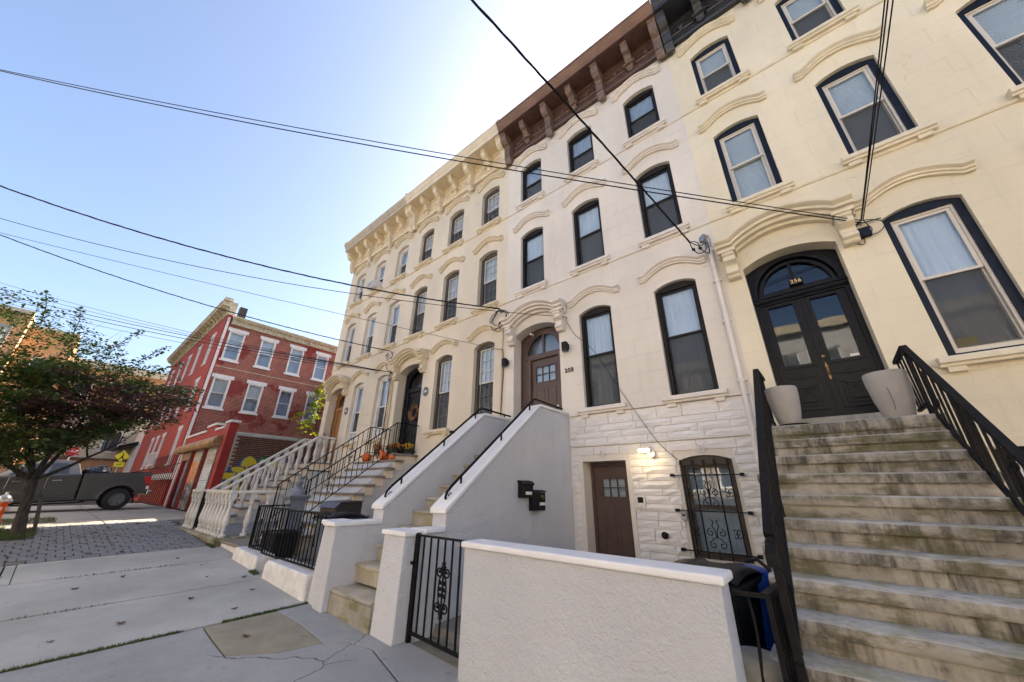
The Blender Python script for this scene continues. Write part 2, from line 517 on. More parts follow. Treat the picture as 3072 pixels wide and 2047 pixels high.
m_paint('chrome', (0.45, 0.45, 0.45), 0.18, 0.1, 10, 0.0, metal=1.0)
m_paint('lens_red', (0.45, 0.008, 0.012), 0.15, 0.15, 12, 0.0, coat=0.6)
m_paint('plastic_black', (0.013, 0.013, 0.014), 0.45, 0.2, 10, 0.3, 120)
m_paint('bag_black', (0.02, 0.021, 0.028), 0.22, 0.2, 10, 0.5, 25)
m_paint('bin_black', (0.016, 0.017, 0.019), 0.42, 0.25, 6, 0.35, 80)
m_paint('bin_slate', (0.085, 0.11, 0.145), 0.45, 0.2, 5, 0.3, 80)
m_paint('bin_blue', (0.008, 0.06, 0.36), 0.38, 0.15, 5, 0.25, 80)
m_paint('box_brown', (0.035, 0.026, 0.024), 0.3, 0.15, 5, 0.0)
m_paint('label_white', (0.72, 0.72, 0.72), 0.4, 0.1, 20, 0.0)
m_paint('pumpkin', (0.62, 0.115, 0.008), 0.45, 0.2, 9, 0.15, 60)
m_paint('stem_tan', (0.25, 0.2, 0.09), 0.8, 0.3, 20, 0.4)
m_paint('pot_dark', (0.03, 0.028, 0.03), 0.5, 0.2, 9, 0.1)
m_leaf('mum_orange', [(0.45, 0.12, 0.01), (0.55, 0.2, 0.01), (0.3, 0.05, 0.01)], 0.1)
m_leaf('mum_red', [(0.22, 0.03, 0.01), (0.32, 0.08, 0.01), (0.15, 0.02, 0.01)], 0.1)
m_leaf('mum_yellow', [(0.55, 0.40, 0.01), (0.6, 0.28, 0.01), (0.5, 0.42, 0.02)], 0.1)
m_leaf('mum_leaf', [(0.03, 0.06, 0.012), (0.05, 0.09, 0.02)], 0.1)
m_leaf('wreath_husk', [(0.42, 0.26, 0.16), (0.26, 0.13, 0.07), (0.5, 0.36, 0.24)], 0.1)
m_leaf('leaf_green', [(0.022, 0.055, 0.016), (0.050, 0.110, 0.024), (0.10, 0.14, 0.025), (0.22, 0.15, 0.02)], 0.38)
m_leaf('leaf_purple', [(0.045, 0.020, 0.026), (0.095, 0.040, 0.040), (0.17, 0.08, 0.05)], 0.38)
m_leaf('leaf_lime', [(0.09, 0.20, 0.01), (0.26, 0.32, 0.01), (0.50, 0.38, 0.012)], 0.45)
m_leaf('grass', [(0.035, 0.075, 0.012), (0.06, 0.10, 0.016), (0.11, 0.10, 0.03)], 0.2)
m_leaf('dead_leaf', [(0.055, 0.018, 0.012), (0.10, 0.04, 0.018), (0.03, 0.014, 0.010)], 0.1)
m_bark('bark', (0.062, 0.052, 0.045))
m_paint('stake_wood', (0.085, 0.075, 0.066), 0.9, 0.3, 12, 0.4)
m_paint('hydrant_orange', (0.72, 0.085, 0.008), 0.4, 0.15, 8, 0.1)
m_paint('hydrant_silver', (0.62, 0.6, 0.57), 0.3, 0.1, 8, 0.1, metal=0.6)
m_paint('cable_black', (0.010, 0.010, 0.011), 0.5, 0.1, 8, 0.0)
m_paint('conduit_tan', (0.52, 0.44, 0.32), 0.6, 0.1, 8, 0.05)
m_paint('pipe_white', (0.68, 0.635, 0.59), 0.5, 0.06, 5, 0.0)
m_paint('sign_yellow', (0.75, 0.68, 0.02), 0.4, 0.08, 8, 0.0)
m_paint('sign_red', (0.45, 0.02, 0.025), 0.4, 0.08, 8, 0.0)
m_paint('paper_yellow', (0.62, 0.52, 0.06), 0.8, 0.12, 9, 0.0)
m_paint('siding_beige', (0.46, 0.40, 0.29), 0.8, 0.12, 2, 0.1)
m_paint('shade_grey', (0.28, 0.27, 0.25), 0.7, 0.15, 3, 0.1)
m_paint('plaque_slate', (0.10, 0.125, 0.16), 0.5, 0.15, 12, 0.1)
m_paint('gold', (0.68, 0.46, 0.20), 0.4, 0.1, 12, 0.0, metal=0.3)
m_paint('number_dark', (0.045, 0.036, 0.032), 0.5, 0.1, 12, 0.0)
m_paint('cream_plastic', (0.70, 0.68, 0.63), 0.4, 0.05, 12, 0.0)
m_brick('brick_sunny', (0.34, 0.25, 0.18), (0.30, 0.21, 0.14), (0.5, 0.42, 0.3), axis='x', ms=0.012)
m_paint('stucco_sunny', (0.44, 0.43, 0.41), 0.9, 0.1, 2, 0.2)
for nm in ('iron_black', 'iron_old', 'iron_brown', 'door_black', 'navy_frame', 'bronze_frame', 'cable_black', 'plastic_black', 'bin_black'):
    MATS[nm].node_tree.nodes['Principled BSDF'].inputs['Specular IOR Level'].default_value = 0.14
m_emit('lamp_lit', (1.0, 0.74, 0.34), 3.0)
# ------------------------------------------------------------------ geometry helpers
WL = {}                                      # world location of every object built here


def V(*a):
    return Vector(a)


def gz(x, y):
    """the pavement: climbs to the left, falls a little to the kerb"""
    return -0.02 - 0.044 * (max(x, -16.6) + 4) + 0.015 * (max(y, -9.0) + 3.75)


class MB:
    def __init__(s):
        s.v, s.f, s.mi = [], [], []
        s.m = 0

    def mat(s, i):
        s.m = i
        return s

    def add(s, verts, faces):
        o = len(s.v)
        s.v += [tuple(p) for p in verts]
        for f in faces:
            s.f.append([o + i for i in f])
            s.mi.append(s.m)
        return s

    def box(s, x0, x1, y0, y1, z0, z1):
        return s.add([(x0, y0, z0), (x1, y0, z0), (x1, y1, z0), (x0, y1, z0), (x0, y0, z1), (x1, y0, z1), (x1, y1, z1), (x0, y1, z1)],
                     [(0, 3, 2, 1), (4, 5, 6, 7), (0, 1, 5, 4), (1, 2, 6, 5), (2, 3, 7, 6), (3, 0, 4, 7)])

    def hexa(s, p):
        return s.add(p, [(0, 3, 2, 1), (4, 5, 6, 7), (0, 1, 5, 4), (1, 2, 6, 5), (2, 3, 7, 6), (3, 0, 4, 7)])

    def bar(s, a, b, w, h=None, up=(0, 0, 1)):
        a, b = Vector(a), Vector(b)
        h = w if h is None else h
        d = (b - a).normalized()
        u = Vector(up)
        if abs(d.dot(u)) > 0.98:
            u = Vector((0, 1, 0))
        r = d.cross(u).normalized() * (w / 2)
        t = r.cross(d).normalized() * (h / 2)
        p = [a - r - t, a + r - t, a + r + t, a - r + t, b - r - t, b + r - t, b + r + t, b - r + t]
        return s.add(p, [(0, 3, 2, 1), (4, 5, 6, 7), (0, 1, 5, 4), (1, 2, 6, 5), (2, 3, 7, 6), (3, 0, 4, 7)])

    def tube(s, pts, r, n=8, cap=True, twist=0.0, flat=1.0):
        pts = [Vector(p) for p in pts]
        rr = r if isinstance(r, (list, tuple)) else [r] * len(pts)
        rings = []
        u = None
        for i, p in enumerate(pts):
            d = (pts[min(i + 1, len(pts) - 1)] - pts[max(i - 1, 0)])
            if d.length < 1e-9:
                d = Vector((0, 0, 1))
            d.normalize()
            if u is None:
                u = d.orthogonal().normalized()
            u = (u - d * u.dot(d))
            u = u.normalized() if u.length > 1e-6 else d.orthogonal().normalized()
            w = d.cross(u)
            rings.append([p + (u * math.cos(2 * PI * k / n + twist * i) + w * math.sin(2 * PI * k / n + twist * i) * flat) * rr[i] for k in range(n)])
        vs = [q for ring in rings for q in ring]
        fs = []
        for i in range(len(pts) - 1):
            for k in range(n):
                a, b = i * n + k, i * n + (k + 1) % n
                fs.append((a, b, b + n, a + n))
        if cap:
            fs.append(tuple(range(n - 1, -1, -1)))
            fs.append(tuple(range((len(pts) - 1) * n, len(pts) * n)))
        return s.add(vs, fs)

    def lathe(s, prof, c=(0, 0, 0), n=16, cap=True, sx=1.0, sy=1.0):
        vs, fs = [], []
        for (r, z) in prof:
            for k in range(n):
                a = 2 * PI * k / n
                vs.append((c[0] + r * math.cos(a) * sx, c[1] + r * math.sin(a) * sy, c[2] + z))
        for i in range(len(prof) - 1):
            for k in range(n):
                a, b = i * n + k, i * n + (k + 1) % n
                fs.append((a, b, b + n, a + n))
        if cap:
            fs.append(tuple(range(n - 1, -1, -1)))
            fs.append(tuple(range((len(prof) - 1) * n, len(prof) * n)))
        return s.add(vs, fs)

    def prism(s, poly, axis, a, b):
        """closed outline in the plane across axis, pushed from a to b"""
        def P(u, w, t):
            return {'x': (t, u, w), 'y': (u, t, w), 'z': (u, w, t)}[axis]
        n = len(poly)
        vs = [P(u, w, a) for u, w in poly] + [P(u, w, b) for u, w in poly]
        tri = tessellate_polygon([[Vector((u, w, 0)) for u, w in poly]])
        fs = [tuple(t) for t in tri] + [tuple(i + n for i in reversed(t)) for t in tri]
        for i in range(n):
            j = (i + 1) % n
            fs.append((i, j, j + n, i + n))
        return s.add(vs, fs)

    def plate(s, outer, holes, y0, y1, axis='y'):
        """plate with openings: outlines in (x, z), thickness from y0 (front) to y1"""
        loops = [outer] + holes
        flat = [p for l in loops for p in l]
        tri = tessellate_polygon([[Vector((u, w, 0)) for u, w in l] for l in loops])

        def P(u, w, t):
            return {'x': (t, u, w), 'y': (u, t, w), 'z': (u, w, t)}[axis]
        n = len(flat)
        vs = [P(u, w, y0) for u, w in flat] + [P(u, w, y1) for u, w in flat]
        fs = []
        for t in tri:
            fs.append(tuple(t))
            fs.append(tuple(i + n for i in reversed(t)))
        o = 0
        for l in loops:
            m = len(l)
            for i in range(m):
                j = (i + 1) % m
                fs.append((o + i, o + j, o + j + n, o + i + n))
            o += m
        return s.add(vs, fs)

    def sweep(s, path, prof, closed_prof=True):
        """profile points (out, up) carried along path points; out is -y, up is +z"""
        n = len(prof)
        vs = [(p[0], p[1] - o, p[2] + u) for p in path for (o, u) in prof]
        fs = []
        for i in range(len(path) - 1):
            for k in range(n if closed_prof else n - 1):
                a, b = i * n + k, i * n + (k + 1) % n
                fs.append((a, b, b + n, a + n))
        fs.append(tuple(range(n - 1, -1, -1)))
        fs.append(tuple(range((len(path) - 1) * n, len(path) * n)))
        return s.add(vs, fs)

    def xform(s, M, start=0):
        s.v[start:] = [tuple(M @ Vector(p)) for p in s.v[start:]]
        return s

    def mesh(s, name, mats, smooth=False, o=(0, 0, 0)):
        me = bpy.data.meshes.new(name)
        me.from_pydata([(p[0] - o[0], p[1] - o[1], p[2] - o[2]) for p in s.v], [], s.f)
        for m in ([mats] if isinstance(mats, str) else mats):
            me.materials.append(MATS[m])
        if any(s.mi):
            me.polygons.foreach_set('material_index', s.mi)
        bm = bmesh.new()
        bm.from_mesh(me)
        bmesh.ops.recalc_face_normals(bm, faces=bm.faces)
        bm.to_mesh(me)
        bm.free()
        if smooth:
            me.polygons.foreach_set('use_smooth', [True] * len(me.polygons))
            if smooth != 'all':
                me.set_sharp_from_angle(angle=R(40))
        me.update()
        return me

    def obj(s, name, mats, parent=None, smooth=False, bevel=0.0, seg=2, at=None):
        xs, ys, zs = zip(*s.v)
        o = at or ((min(xs) + max(xs)) / 2, (min(ys) + max(ys)) / 2, min(zs))
        me = s.mesh(name, mats, smooth, o)
        ob = bpy.data.objects.new(name, me)
        C.objects.link(ob)
        put(ob, o, parent)
        if bevel:
            bv = ob.modifiers.new('bevel', 'BEVEL')
            bv.width = bevel
            bv.segments = seg
            bv.limit_method = 'ANGLE'
            bv.angle_limit = R(40)
        return ob


def put(ob, wloc, parent=None):
    WL[ob.name] = Vector(wloc)
    if parent is not None:
        ob.parent = parent
        ob.location = Vector(wloc) - WL[parent.name]
    else:
        ob.location = wloc


def inst(me, name, loc, parent=None, rot=(0, 0, 0), scale=(1, 1, 1)):
    ob = bpy.data.objects.new(name, me)
    C.objects.link(ob)
    put(ob, loc, parent)
    ob.rotation_euler = rot
    ob.scale = scale
    return ob


def thing(name, label, cat, loc=(0, 0, 0), group=None):
    o = bpy.data.objects.new(name, None)
    o.empty_display_size = 0.1
    C.objects.link(o)
    put(o, loc)
    return tag(o, label, cat, group)


def tag(o, label, cat, group=None, kind=None):
    if label:
        o['label'] = label
    if cat:
        o['category'] = cat
    if group:
        o['group'] = group
    if kind:
        o['kind'] = kind
    return o


def struct(o):
    o['kind'] = 'structure'
    return o


def stuff(o):
    o['kind'] = 'stuff'
    return o


def lab(o, text):
    o['label'] = text
    return o


def arch(x0, x1, z0, zs, rise, n=10):
    """outline of an opening with a segmental head, counter-clockwise"""
    pts = [(x0, z0), (x1, z0), (x1, zs)]
    if rise > 1e-4:
        cx, h = (x0 + x1) / 2, (x1 - x0) / 2
        rad = (h * h + rise * rise) / (2 * rise)
        zc = zs + rise - rad
        a0 = math.asin(h / rad)
        for i in range(1, n):
            a = a0 - 2 * a0 * i / n
            pts.append((cx + rad * math.sin(a), zc + rad * math.cos(a)))
    pts.append((x0, zs))
    return pts


def ellip(cx, a, z0, b, n=14):
    """half ellipse standing on z0"""
    return [(cx + a * math.cos(PI * i / n), z0 + b * math.sin(PI * i / n)) for i in range(n + 1)]


def rect(x0, x1, z0, z1):
    return [(x0, z0), (x1, z0), (x1, z1), (x0, z1)]


def circ(c, r, n, a0=0, a1=2 * PI, plane='xz'):
    out = []
    for i in range(n + 1):
        a = a0 + (a1 - a0) * i / n
        u, w = r * math.cos(a), r * math.sin(a)
        out.append({'xz': (c[0] + u, c[1], c[2] + w), 'yz': (c[0], c[1] + u, c[2] + w), 'xy': (c[0] + u, c[1] + w, c[2])}[plane])
    return out


def spiral(c, r0, r1, turns, a0, n=18, plane='xz', sgn=1):
    out = []
    for i in range(n + 1):
        t = i / n
        a = a0 + sgn * turns * 2 * PI * t
        r = r0 + (r1 - r0) * t
        u, w = r * math.cos(a), r * math.sin(a)
        out.append((c[0] + u, c[1], c[2] + w) if plane == 'xz' else (c[0], c[1] + u, c[2] + w))
    return out


def text_mesh(txt, size, depth, mat, name, stretch=1.0):
    cu = bpy.data.curves.new(name, 'FONT')
    cu.body = txt
    cu.size = size
    cu.extrude = depth / 2
    cu.offset = size * 0.012
    cu.align_x = 'CENTER'
    cu.align_y = 'CENTER'
    cu.space_character = 1.12
    t = bpy.data.objects.new(name, cu)
    C.objects.link(t)
    dg = bpy.context.evaluated_depsgraph_get()
    me = bpy.data.meshes.new_from_object(t.evaluated_get(dg))
    me.name = name
    me.materials.clear()
    me.materials.append(MATS[mat])
    bpy.data.objects.remove(t)
    bpy.data.curves.remove(cu)
    return me
# ------------------------------------------------------------------ the row of houses
Z1, Z2, Z3 = (3.06, 5.22), (6.46, 8.29), (9.48, 10.93)
WW = 0.78                                    # masonry opening of a window


def hood(parent, xa, xb, z, rise, mat, name='hood_mould', d=0.13, h=0.15, y=0.0, n=22):
    path = []
    for i in range(n + 1):
        u = i / n
        k = 0 if (u < 0.10 or u > 0.90) else math.sin(PI * (u - 0.10) / 0.80) ** 0.85
        path.append((xa + (xb - xa) * u, y, z + rise * k))
    pr = [(-0.01, 0), (d * .38, 0), (d * .42, h * .20), (d * .62, h * .26), (d * .66, h * .46), (d * .90, h * .60), (d, h * .66), (d, h * .90), (d * .8, h), (-0.01, h * 1.06)]
    return MB().sweep(path, pr).obj(name, mat, parent)


def sill(parent, cx, z, mat, w=1.02, d=0.13):
    o = MB().sweep([(cx - w / 2, 0, z - 0.12), (cx + w / 2, 0, z - 0.12)],
                   [(-0.01, 0), (d * .7, 0), (d * .75, .03), (d, .045), (d, .10), (d * .9, .12), (-.01, .125)]).obj('sill', mat, parent)
    for s in (-1, 1):
        MB().box(cx + s * (w / 2 - 0.13) - 0.075, cx + s * (w / 2 - 0.13) + 0.075, -d * .55, 0.004, z - 0.185, z - 0.121).obj('corbel', mat, o)
    return o


def ring(outer, inner, y0, y1):
    return MB().plate(outer, [inner], y0, y1)


def wavy(x0, x1, z0, z1, y, amp=0.018, k=9, gather=0.0):
    """hanging curtain with folds"""
    n = 40
    vs, fs = [], []
    for i in range(n + 1):
        u = i / n
        dy = amp * math.sin(u * k * 2 * PI) + amp * .5 * math.sin(u * k * 3.3 + 1)
        vs += [(x0 + (x1 - x0) * u, y + dy, z0), (x0 + (x1 - x0) * u, y + dy * .6, z1)]
    for i in range(n):
        fs.append((2 * i, 2 * i + 2, 2 * i + 3, 2 * i + 1))
    return MB().add(vs, fs)


def louvre(x0, x1, z0, z1, y, pitch=0.032):
    """closed-ish slat blind as one folded sheet"""
    n = int((z1 - z0) / pitch)
    vs, fs = [], []
    for i in range(n + 1):
        z = z0 + (z1 - z0) * i / n
        vs += [(x0, y, z), (x1, y, z)]
        vs += [(x0, y - 0.017, z + pitch * .12), (x1, y - 0.017, z + pitch * .12)]
    for i in range(2 * n + 1):
        fs.append((2 * i, 2 * i + 1, 2 * i + 3, 2 * i + 2))
    return MB().add(vs, fs)


STY = {
    # outer frame, sash, reveal to frame, frame width, grid (cols, rows), upper backing, lower backing, lower screen
    258: ('bronze_frame', 'bronze_frame', 0.09, 0.065, None),
    256: ('navy_frame', 'vinyl_beige', 0.07, 0.085, None),
    260: ('taupe_frame', 'vinyl_beige', 0.12, 0.10, (3, 3)),
    262: ('vinyl_white', 'vinyl_white', 0.12, 0.09, None),
}


def window(house, num, cx, z0, zs, rise, up, lo, screen=True, w=WW, flip=False, name='window'):
    fm, sm, y0, t, grid = STY[num]
    x0, x1 = cx - w / 2, cx + w / 2
    out = arch(x0 + 0.003, x1 - 0.003, z0 + 0.003, zs, rise - 0.003)
    zi = zs - 0.035
    inn = rect(x0 + t, x1 - t, z0 + t * 0.75, zi)
    win = ring(out, inn, y0, y0 + 0.09).obj(name, fm, house)
    if num == 256:                            # an inner liner of pale vinyl with a curved head above the sash
        head = [(x0 + t, zi)] + [(x0 + t + (w - 2 * t) * i / 8, zi + 0.0 + 0.045 * math.sin(PI * i / 8)) for i in range(9)][::1] + [(x1 - t, zi)]
        MB().plate(arch(x0 + t - 0.01, x1 - t + 0.01, z0 + t * .5, zi - 0.005, 0.05), [rect(x0 + t + 0.03, x1 - t - 0.03, z0 + t + 0.02, zi - 0.03)], y0 + 0.03, y0 + 0.075).obj('liner', 'vinyl_beige', win)
        t += 0.03
        zi -= 0.03
    zb = z0 + t * 0.75 + (0.03 if num == 256 else 0)
    zm = zb + (zi - zb) * (0.54 if num == 258 else 0.52)
    a, b = x0 + t + 0.002, x1 - t - 0.002
    r = 0.038
    ya, yb = y0 + 0.045, y0 + 0.085
    for (za, zc, yy, bk, scr) in ((zm - 0.02, zi - 0.002, ya, up, False), (zb + 0.002, zm + 0.022, yb, lo, screen)):
        holes = [rect(a + r, b - r, za + r, zc - r)]
        if grid:
            nx, nz = grid
            g = 0.016
            W_, H_ = (b - a - 2 * r), (zc - za - 2 * r)
            holes = []
            for i in range(nx):
                for j in range(nz):
                    u0 = a + r + W_ * i / nx + (g / 2 if i else 0)
                    u1 = a + r + W_ * (i + 1) / nx - (g / 2 if i < nx - 1 else 0)
                    v0 = za + r + H_ * j / nz + (g / 2 if j else 0)
                    v1 = za + r + H_ * (j + 1) / nz - (g / 2 if j < nz - 1 else 0)
                    holes.append(rect(u0, u1, v0, v1))
        MB().plate(rect(a, b, za, zc), holes, yy, yy + 0.034).obj('sash', sm, win)
        MB().box(a + r - 0.004, b - r + 0.004, yy + 0.016, yy + 0.020, za + r - 0.004, zc - r + 0.004).obj('pane', 'glass', win)
        if scr:
            MB().box(a + r * .6, b - r * .6, yy - 0.012, yy - 0.009, za + r * .6, zc - r * .6).obj('insect_screen', 'screen_mesh', win)
    for (za, zc, bk, yc) in ((zm + 0.03, zi + 0.28, up, y0 + 0.105), (zb - 0.05, zm + 0.04, lo, y0 + 0.15)):
        if bk == 'blind':
            louvre(a - .03, b + .03, za, zc, yc + .012).obj('blind', 'blind_slat', win)
        elif bk == 'white':
            wavy(a - .04, b + .04, za, zc, yc + .012, 0.011, 7 + rnd.random() * 3).obj('curtain', 'curtain_white', win, smooth='all')
        elif bk == 'grey':
            wavy(a - .04, b + .04, za, zc, yc + .010, 0.009, 5 + rnd.random() * 3).obj('curtain', 'curtain_grey', win, smooth='all')
        else:
            MB().box(a - .04, b + .04, yc + 0.05, yc + 0.06, za, zc).obj('dark_room_panel', 'room_dark', win)  # no curtain: near-black panel stands in for the unlit room
    return win


def bracket_prof(long):
    if long:
        return [(-.05, 12.455), (-.54, 12.455), (-.545, 12.40), (-.50, 12.37), (-.50, 12.28), (-.46, 12.18), (-.37, 12.10), (-.28, 12.06),
                (-.25, 12.00), (-.26, 11.90), (-.235, 11.74), (-.225, 11.66), (-.24, 11.62), (-.22, 11.58), (-.20, 11.50), (-.15, 11.43), (-.10, 11.42), (-.05, 11.50)]
    return [(-.05, 12.455), (-.50, 12.455), (-.505, 12.40), (-.46, 12.37), (-.46, 12.30), (-.40, 12.22), (-.30, 12.18), (-.25, 12.13),
            (-.24, 12.06), (-.20, 12.02), (-.22, 11.99), (-.22, 11.95), (-.17, 11.94), (-.15, 11.90), (-.10, 11.86), (-.05, 11.85)]


def cornice(house, x0, x1, body, fascia, brk, frz, cap=None):
    prof = [(-.01, 11.66), (.10, 11.66), (.12, 11.70), (.12, 11.735), (.075, 11.76), (.075, 11.83), (.10, 11.845), (.10, 11.87), (.06, 11.89), (.06, 11.955),
            (.09, 11.97), (.11, 12.0), (.075, 12.03), (.055, 12.05), (.055, 12.36), (.09, 12.38), (.10, 12.458), (.60, 12.458), (.60, 12.50), (.62, 12.52), (.62, 12.60),
            (.66, 12.64), (.72, 12.76), (.74, 12.78), (.74, 12.83), (-.01, 12.90)]
    mb = MB()
    mb.sweep([(x0 + 0.004, 0, 0), (x1 - 0.004, 0, 0)], prof)
    co = mb.obj('cornice', body, house)
    # the fascia board stands 3 mm proud of the soffit box
    MB().sweep([(x0 + 0.006, 0, 0), (x1 - 0.006, 0, 0)], [(.603, 12.462), (.625, 12.462), (.625, 12.60), (.665, 12.645), (.725, 12.765), (.744, 12.785), (.744, 12.842), (.70, 12.85), (.60, 12.85)]).obj('fascia', fascia, co)
    n = 3
    for k in range(n + 1):
        x = x0 + (x1 - x0) * k / n
        if k == 0:
            x += 0.11
        if k == n:
            x -= 0.11
        mb = MB()
        mb.prism(bracket_prof(True), 'x', x - 0.095, x + 0.095)
        for s in (-1, 0, 1):
            mb.prism([(-.26, 11.98), (-.275, 11.98), (-.25, 11.66), (-.23, 11.66)], 'x', x + s * .062 - .02, x + s * .062 + .02)
        mb.obj('bracket', brk, co)
        if k < n:
            xm = x0 + (x1 - x0) * (k + .5) / n
            mb = MB()
            mb.prism(bracket_prof(False), 'x', xm - 0.085, xm + 0.085)
            mb.box(xm - .15, xm + .15, -.235, -.05, 11.945, 11.985)
            mb.obj('bracket', brk, co)
            mb = MB()
            mb.prism([(xm - .07, 11.94), (xm + .07, 11.94), (xm + .07, 11.82), (xm, 11.76), (xm - .07, 11.82)], 'y', -.135, -.07)
            mb.obj('drop_ornament', brk, co)
            for s in (-1, 1):                 # carved swag with a little cup
                xs = xm + s * (x1 - x0) / n / 4
                pts = [(xs + u, -.068, 12.25 - .10 * math.cos(u / .30 * PI / 2) + .055 * math.cos(u / .30 * PI * 1.5)) for u in [-.30 + .06 * i for i in range(11)]]
                MB().tube(pts, 0.017, 6).obj('swag', frz, co)
                MB().lathe([(.02, 12.075), (.055, 12.10), (.075, 12.15), (.078, 12.165)], (xs, -.07, 0), 10, sy=.6).obj('cup_ornament', frz, co)
    if cap:
        MB().box(x0 - .09, x0 + .09, -.70, .25, 12.852, 13.02).obj('party_wall_cap', cap, co, bevel=.02)
    return co


def house_shell(num, x0, x1, holes, mat, label, zb):
    h = thing('row_house', label, 'house', ((x0 + x1) / 2, 0, zb), 'row houses with bracketed cornices')
    mb = MB()
    outer = rect(x0, x1, zb, 12.6)
    mb.plate(outer, holes, 0.0, 0.30)
    D = 11.0
    for (xa, xb_) in ((x0, x0 + .05), (x1 - .05, x1)):
        mb.box(xa, xb_, 0.301, D, zb, 12.6)
    mb.box(x0, x1, D, D + .2, zb, 12.6)
    w = mb.obj('wall', mat, h)
    MB().box(x0 + .02, x1 - .02, 0.0, D, 12.61, 12.75).obj('roof', 'roof_tar', h)
    return h


def course(house, x0, x1, z, mat):
    MB().sweep([(x0 + .002, 0, z), (x1 - .002, 0, z)], [(-.01, 0), (.018, 0), (.03, .02), (.03, .05), (-.01, .06)]).obj('string_course', mat, house)


def door_hood(house, xa, xb, mat, rise=0.24):
    """arched canopy on two scrolled consoles"""
    n = 24
    path = []
    for i in range(n + 1):
        u = i / n
        k = 0 if (u < 0.13 or u > 0.87) else math.sin(PI * (u - 0.13) / 0.74) ** 0.8
        path.append((xa + (xb - xa) * u, 0, 5.50 + rise * k))
    pr = [(-.01, -.10), (.10, -.10), (.12, -.06), (.20, -.05), (.22, 0), (.28, .01), (.29, .05), (.34, .08), (.36, .10), (.36, .14), (.30, .17), (-.01, .20)]
    hd = MB().sweep(path, pr).obj('door_hood', mat, house)
    for s, x in ((-1, xa + .16), (1, xb - .16)):
        prof = [(.01, 5.395), (-.27, 5.395), (-.275, 5.34), (-.235, 5.31), (-.25, 5.27), (-.255, 5.23), (-.20, 5.20), (-.15, 5.17), (-.15, 5.10), (-.185, 5.06), (-.185, 5.02), (-.13, 4.99), (-.13, 4.965), (-.10, 4.94), (.01, 4.93)]
        MB().prism(prof, 'x', x - .095, x + .095).obj('console', mat, hd, bevel=.012)
        MB().box(x - .125, x + .125, -.295, .004, 5.385, 5.43).obj('console_cap', mat, hd)
    return hd


# ---- number 256: cream house on the right
H6 = (-0.55, 4.60)
c6 = (0.27, 1.92, 3.60)
h6holes = [arch(-.25, .99, 2.42, 5.10, .17)]
for cx in c6[1:]:
    h6holes.append(arch(cx - WW / 2, cx + WW / 2, Z1[0], Z1[1], .10))
for Zr in (Z2, Z3):
    for cx in c6:
        h6holes.append(arch(cx - WW / 2, cx + WW / 2, Zr[0], Zr[1], .10))
h6holes.append(arch(1.52, 2.34, .9, 1.98, .07))
h256 = house_shell(256, H6[0], H6[1], h6holes, 'stucco_cream', 'cream stuccoed house with black double doors and navy window frames', -.6)
for Zr, ups, los in ((Z1, (None, 'white', 'white'), (None, 'grey', 'grey')), (Z2, ('blind',) * 3, ('blind',) * 3), (Z3, ('blind',) * 3, ('blind',) * 3)):
    for cx, u, l in zip(c6, ups, los):
        if u is None:
            continue
        window(h256, 256, cx, Zr[0], Zr[1], .10, u, l, screen=not (Zr is Z2 and cx == c6[0]))
        hood(h256, cx - .60, cx + .60, Zr[1] + .275, .19, 'trim_cream')
        sill(h256, cx, Zr[0], 'trim_cream')
for z in (6.29, 9.31):
    course(h256, *H6, z, 'trim_cream')
MB().sweep([(1.10, 0, 2.98), (H6[1], 0, 2.98)], [(-.01, 0), (.015, 0), (.02, .03), (-.01, .035)]).obj('string_course', 'trim_cream', h256)
cornice(h256, *H6, 'cornice_black', 'cornice_black', 'bracket_black', 'bracket_black')
door_hood(h256, -.55, 1.30, 'trim_cream')
# basement window by the steps: lintel arch and heavy frame
MB().prism(arch(1.30, 2.6, 2.0, 2.10, .0) + [], 'y', -.05, .002).obj('lintel', 'trim_cream', h256)
w = ring(arch(1.522, 2.338, .903, 1.978, .067), rect(1.62, 2.24, .98, 1.90), .05, .16).obj('window', 'bronze_frame', h256)
MB().plate(rect(1.625, 2.235, .985, 1.895), [rect(1.67, 2.19, 1.03, 1.42), rect(1.67, 2.19, 1.46, 1.85)], .09, .13).obj('sash', 'vinyl_white', w)
MB().box(1.66, 2.2, .108, .112, 1.02, 1.86).obj('pane', 'glass', w)
MB().box(1.6, 2.26, .2, .22, .95, 1.95).obj('curtain', 'curtain_white', w)

# double door of 256
yd = 0.25
fr = MB().plate(arch(-.247, .987, 2.42, 5.097, .168), [[(-.185, 2.49), (.925, 2.49), (.925, 4.44), (-.185, 4.44)], [(p, q) for p, q in ellip(.37, .545, 4.585, .60, 18)]], yd, yd + .10).obj('door_frame', 'door_black', h256)
for k, (ra, rb, yy) in enumerate(((.575, .63, -.035), (.50, .535, -.012))):
    o_ = ellip(.37, ra, 4.60, rb, 24)
    i_ = ellip(.37, ra - .045, 4.60, rb - .045, 24)
    MB().prism(o_ + i_[::-1], 'y', yd + yy, yd + .006 + .03 * k).obj('arch_moulding', 'door_black', fr)
MB().prism(ellip(.37, .50, 4.62, .50, 24) + ellip(.37, .455, 4.655, .44, 24)[::-1], 'y', yd + .02, yd + .07).obj('fanlight_rim', 'door_black', fr)
MB().box(-.15, .89, yd + .02, yd + .068, 4.60, 4.66).obj('fanlight_sill', 'door_black', fr)
MB().box(.345, .395, yd + .012, yd + .066, 4.661, 5.10).obj('mullion', 'door_black', fr)
MB().prism(ellip(.37, .47, 4.64, .46, 24), 'y', yd + .05, yd + .054).obj('pane', 'glass_dark', fr)
MB().box(-.2, .94, yd + .5, yd + .52, 4.45, 5.25).obj('vestibule_backing', 'room_dark', fr)
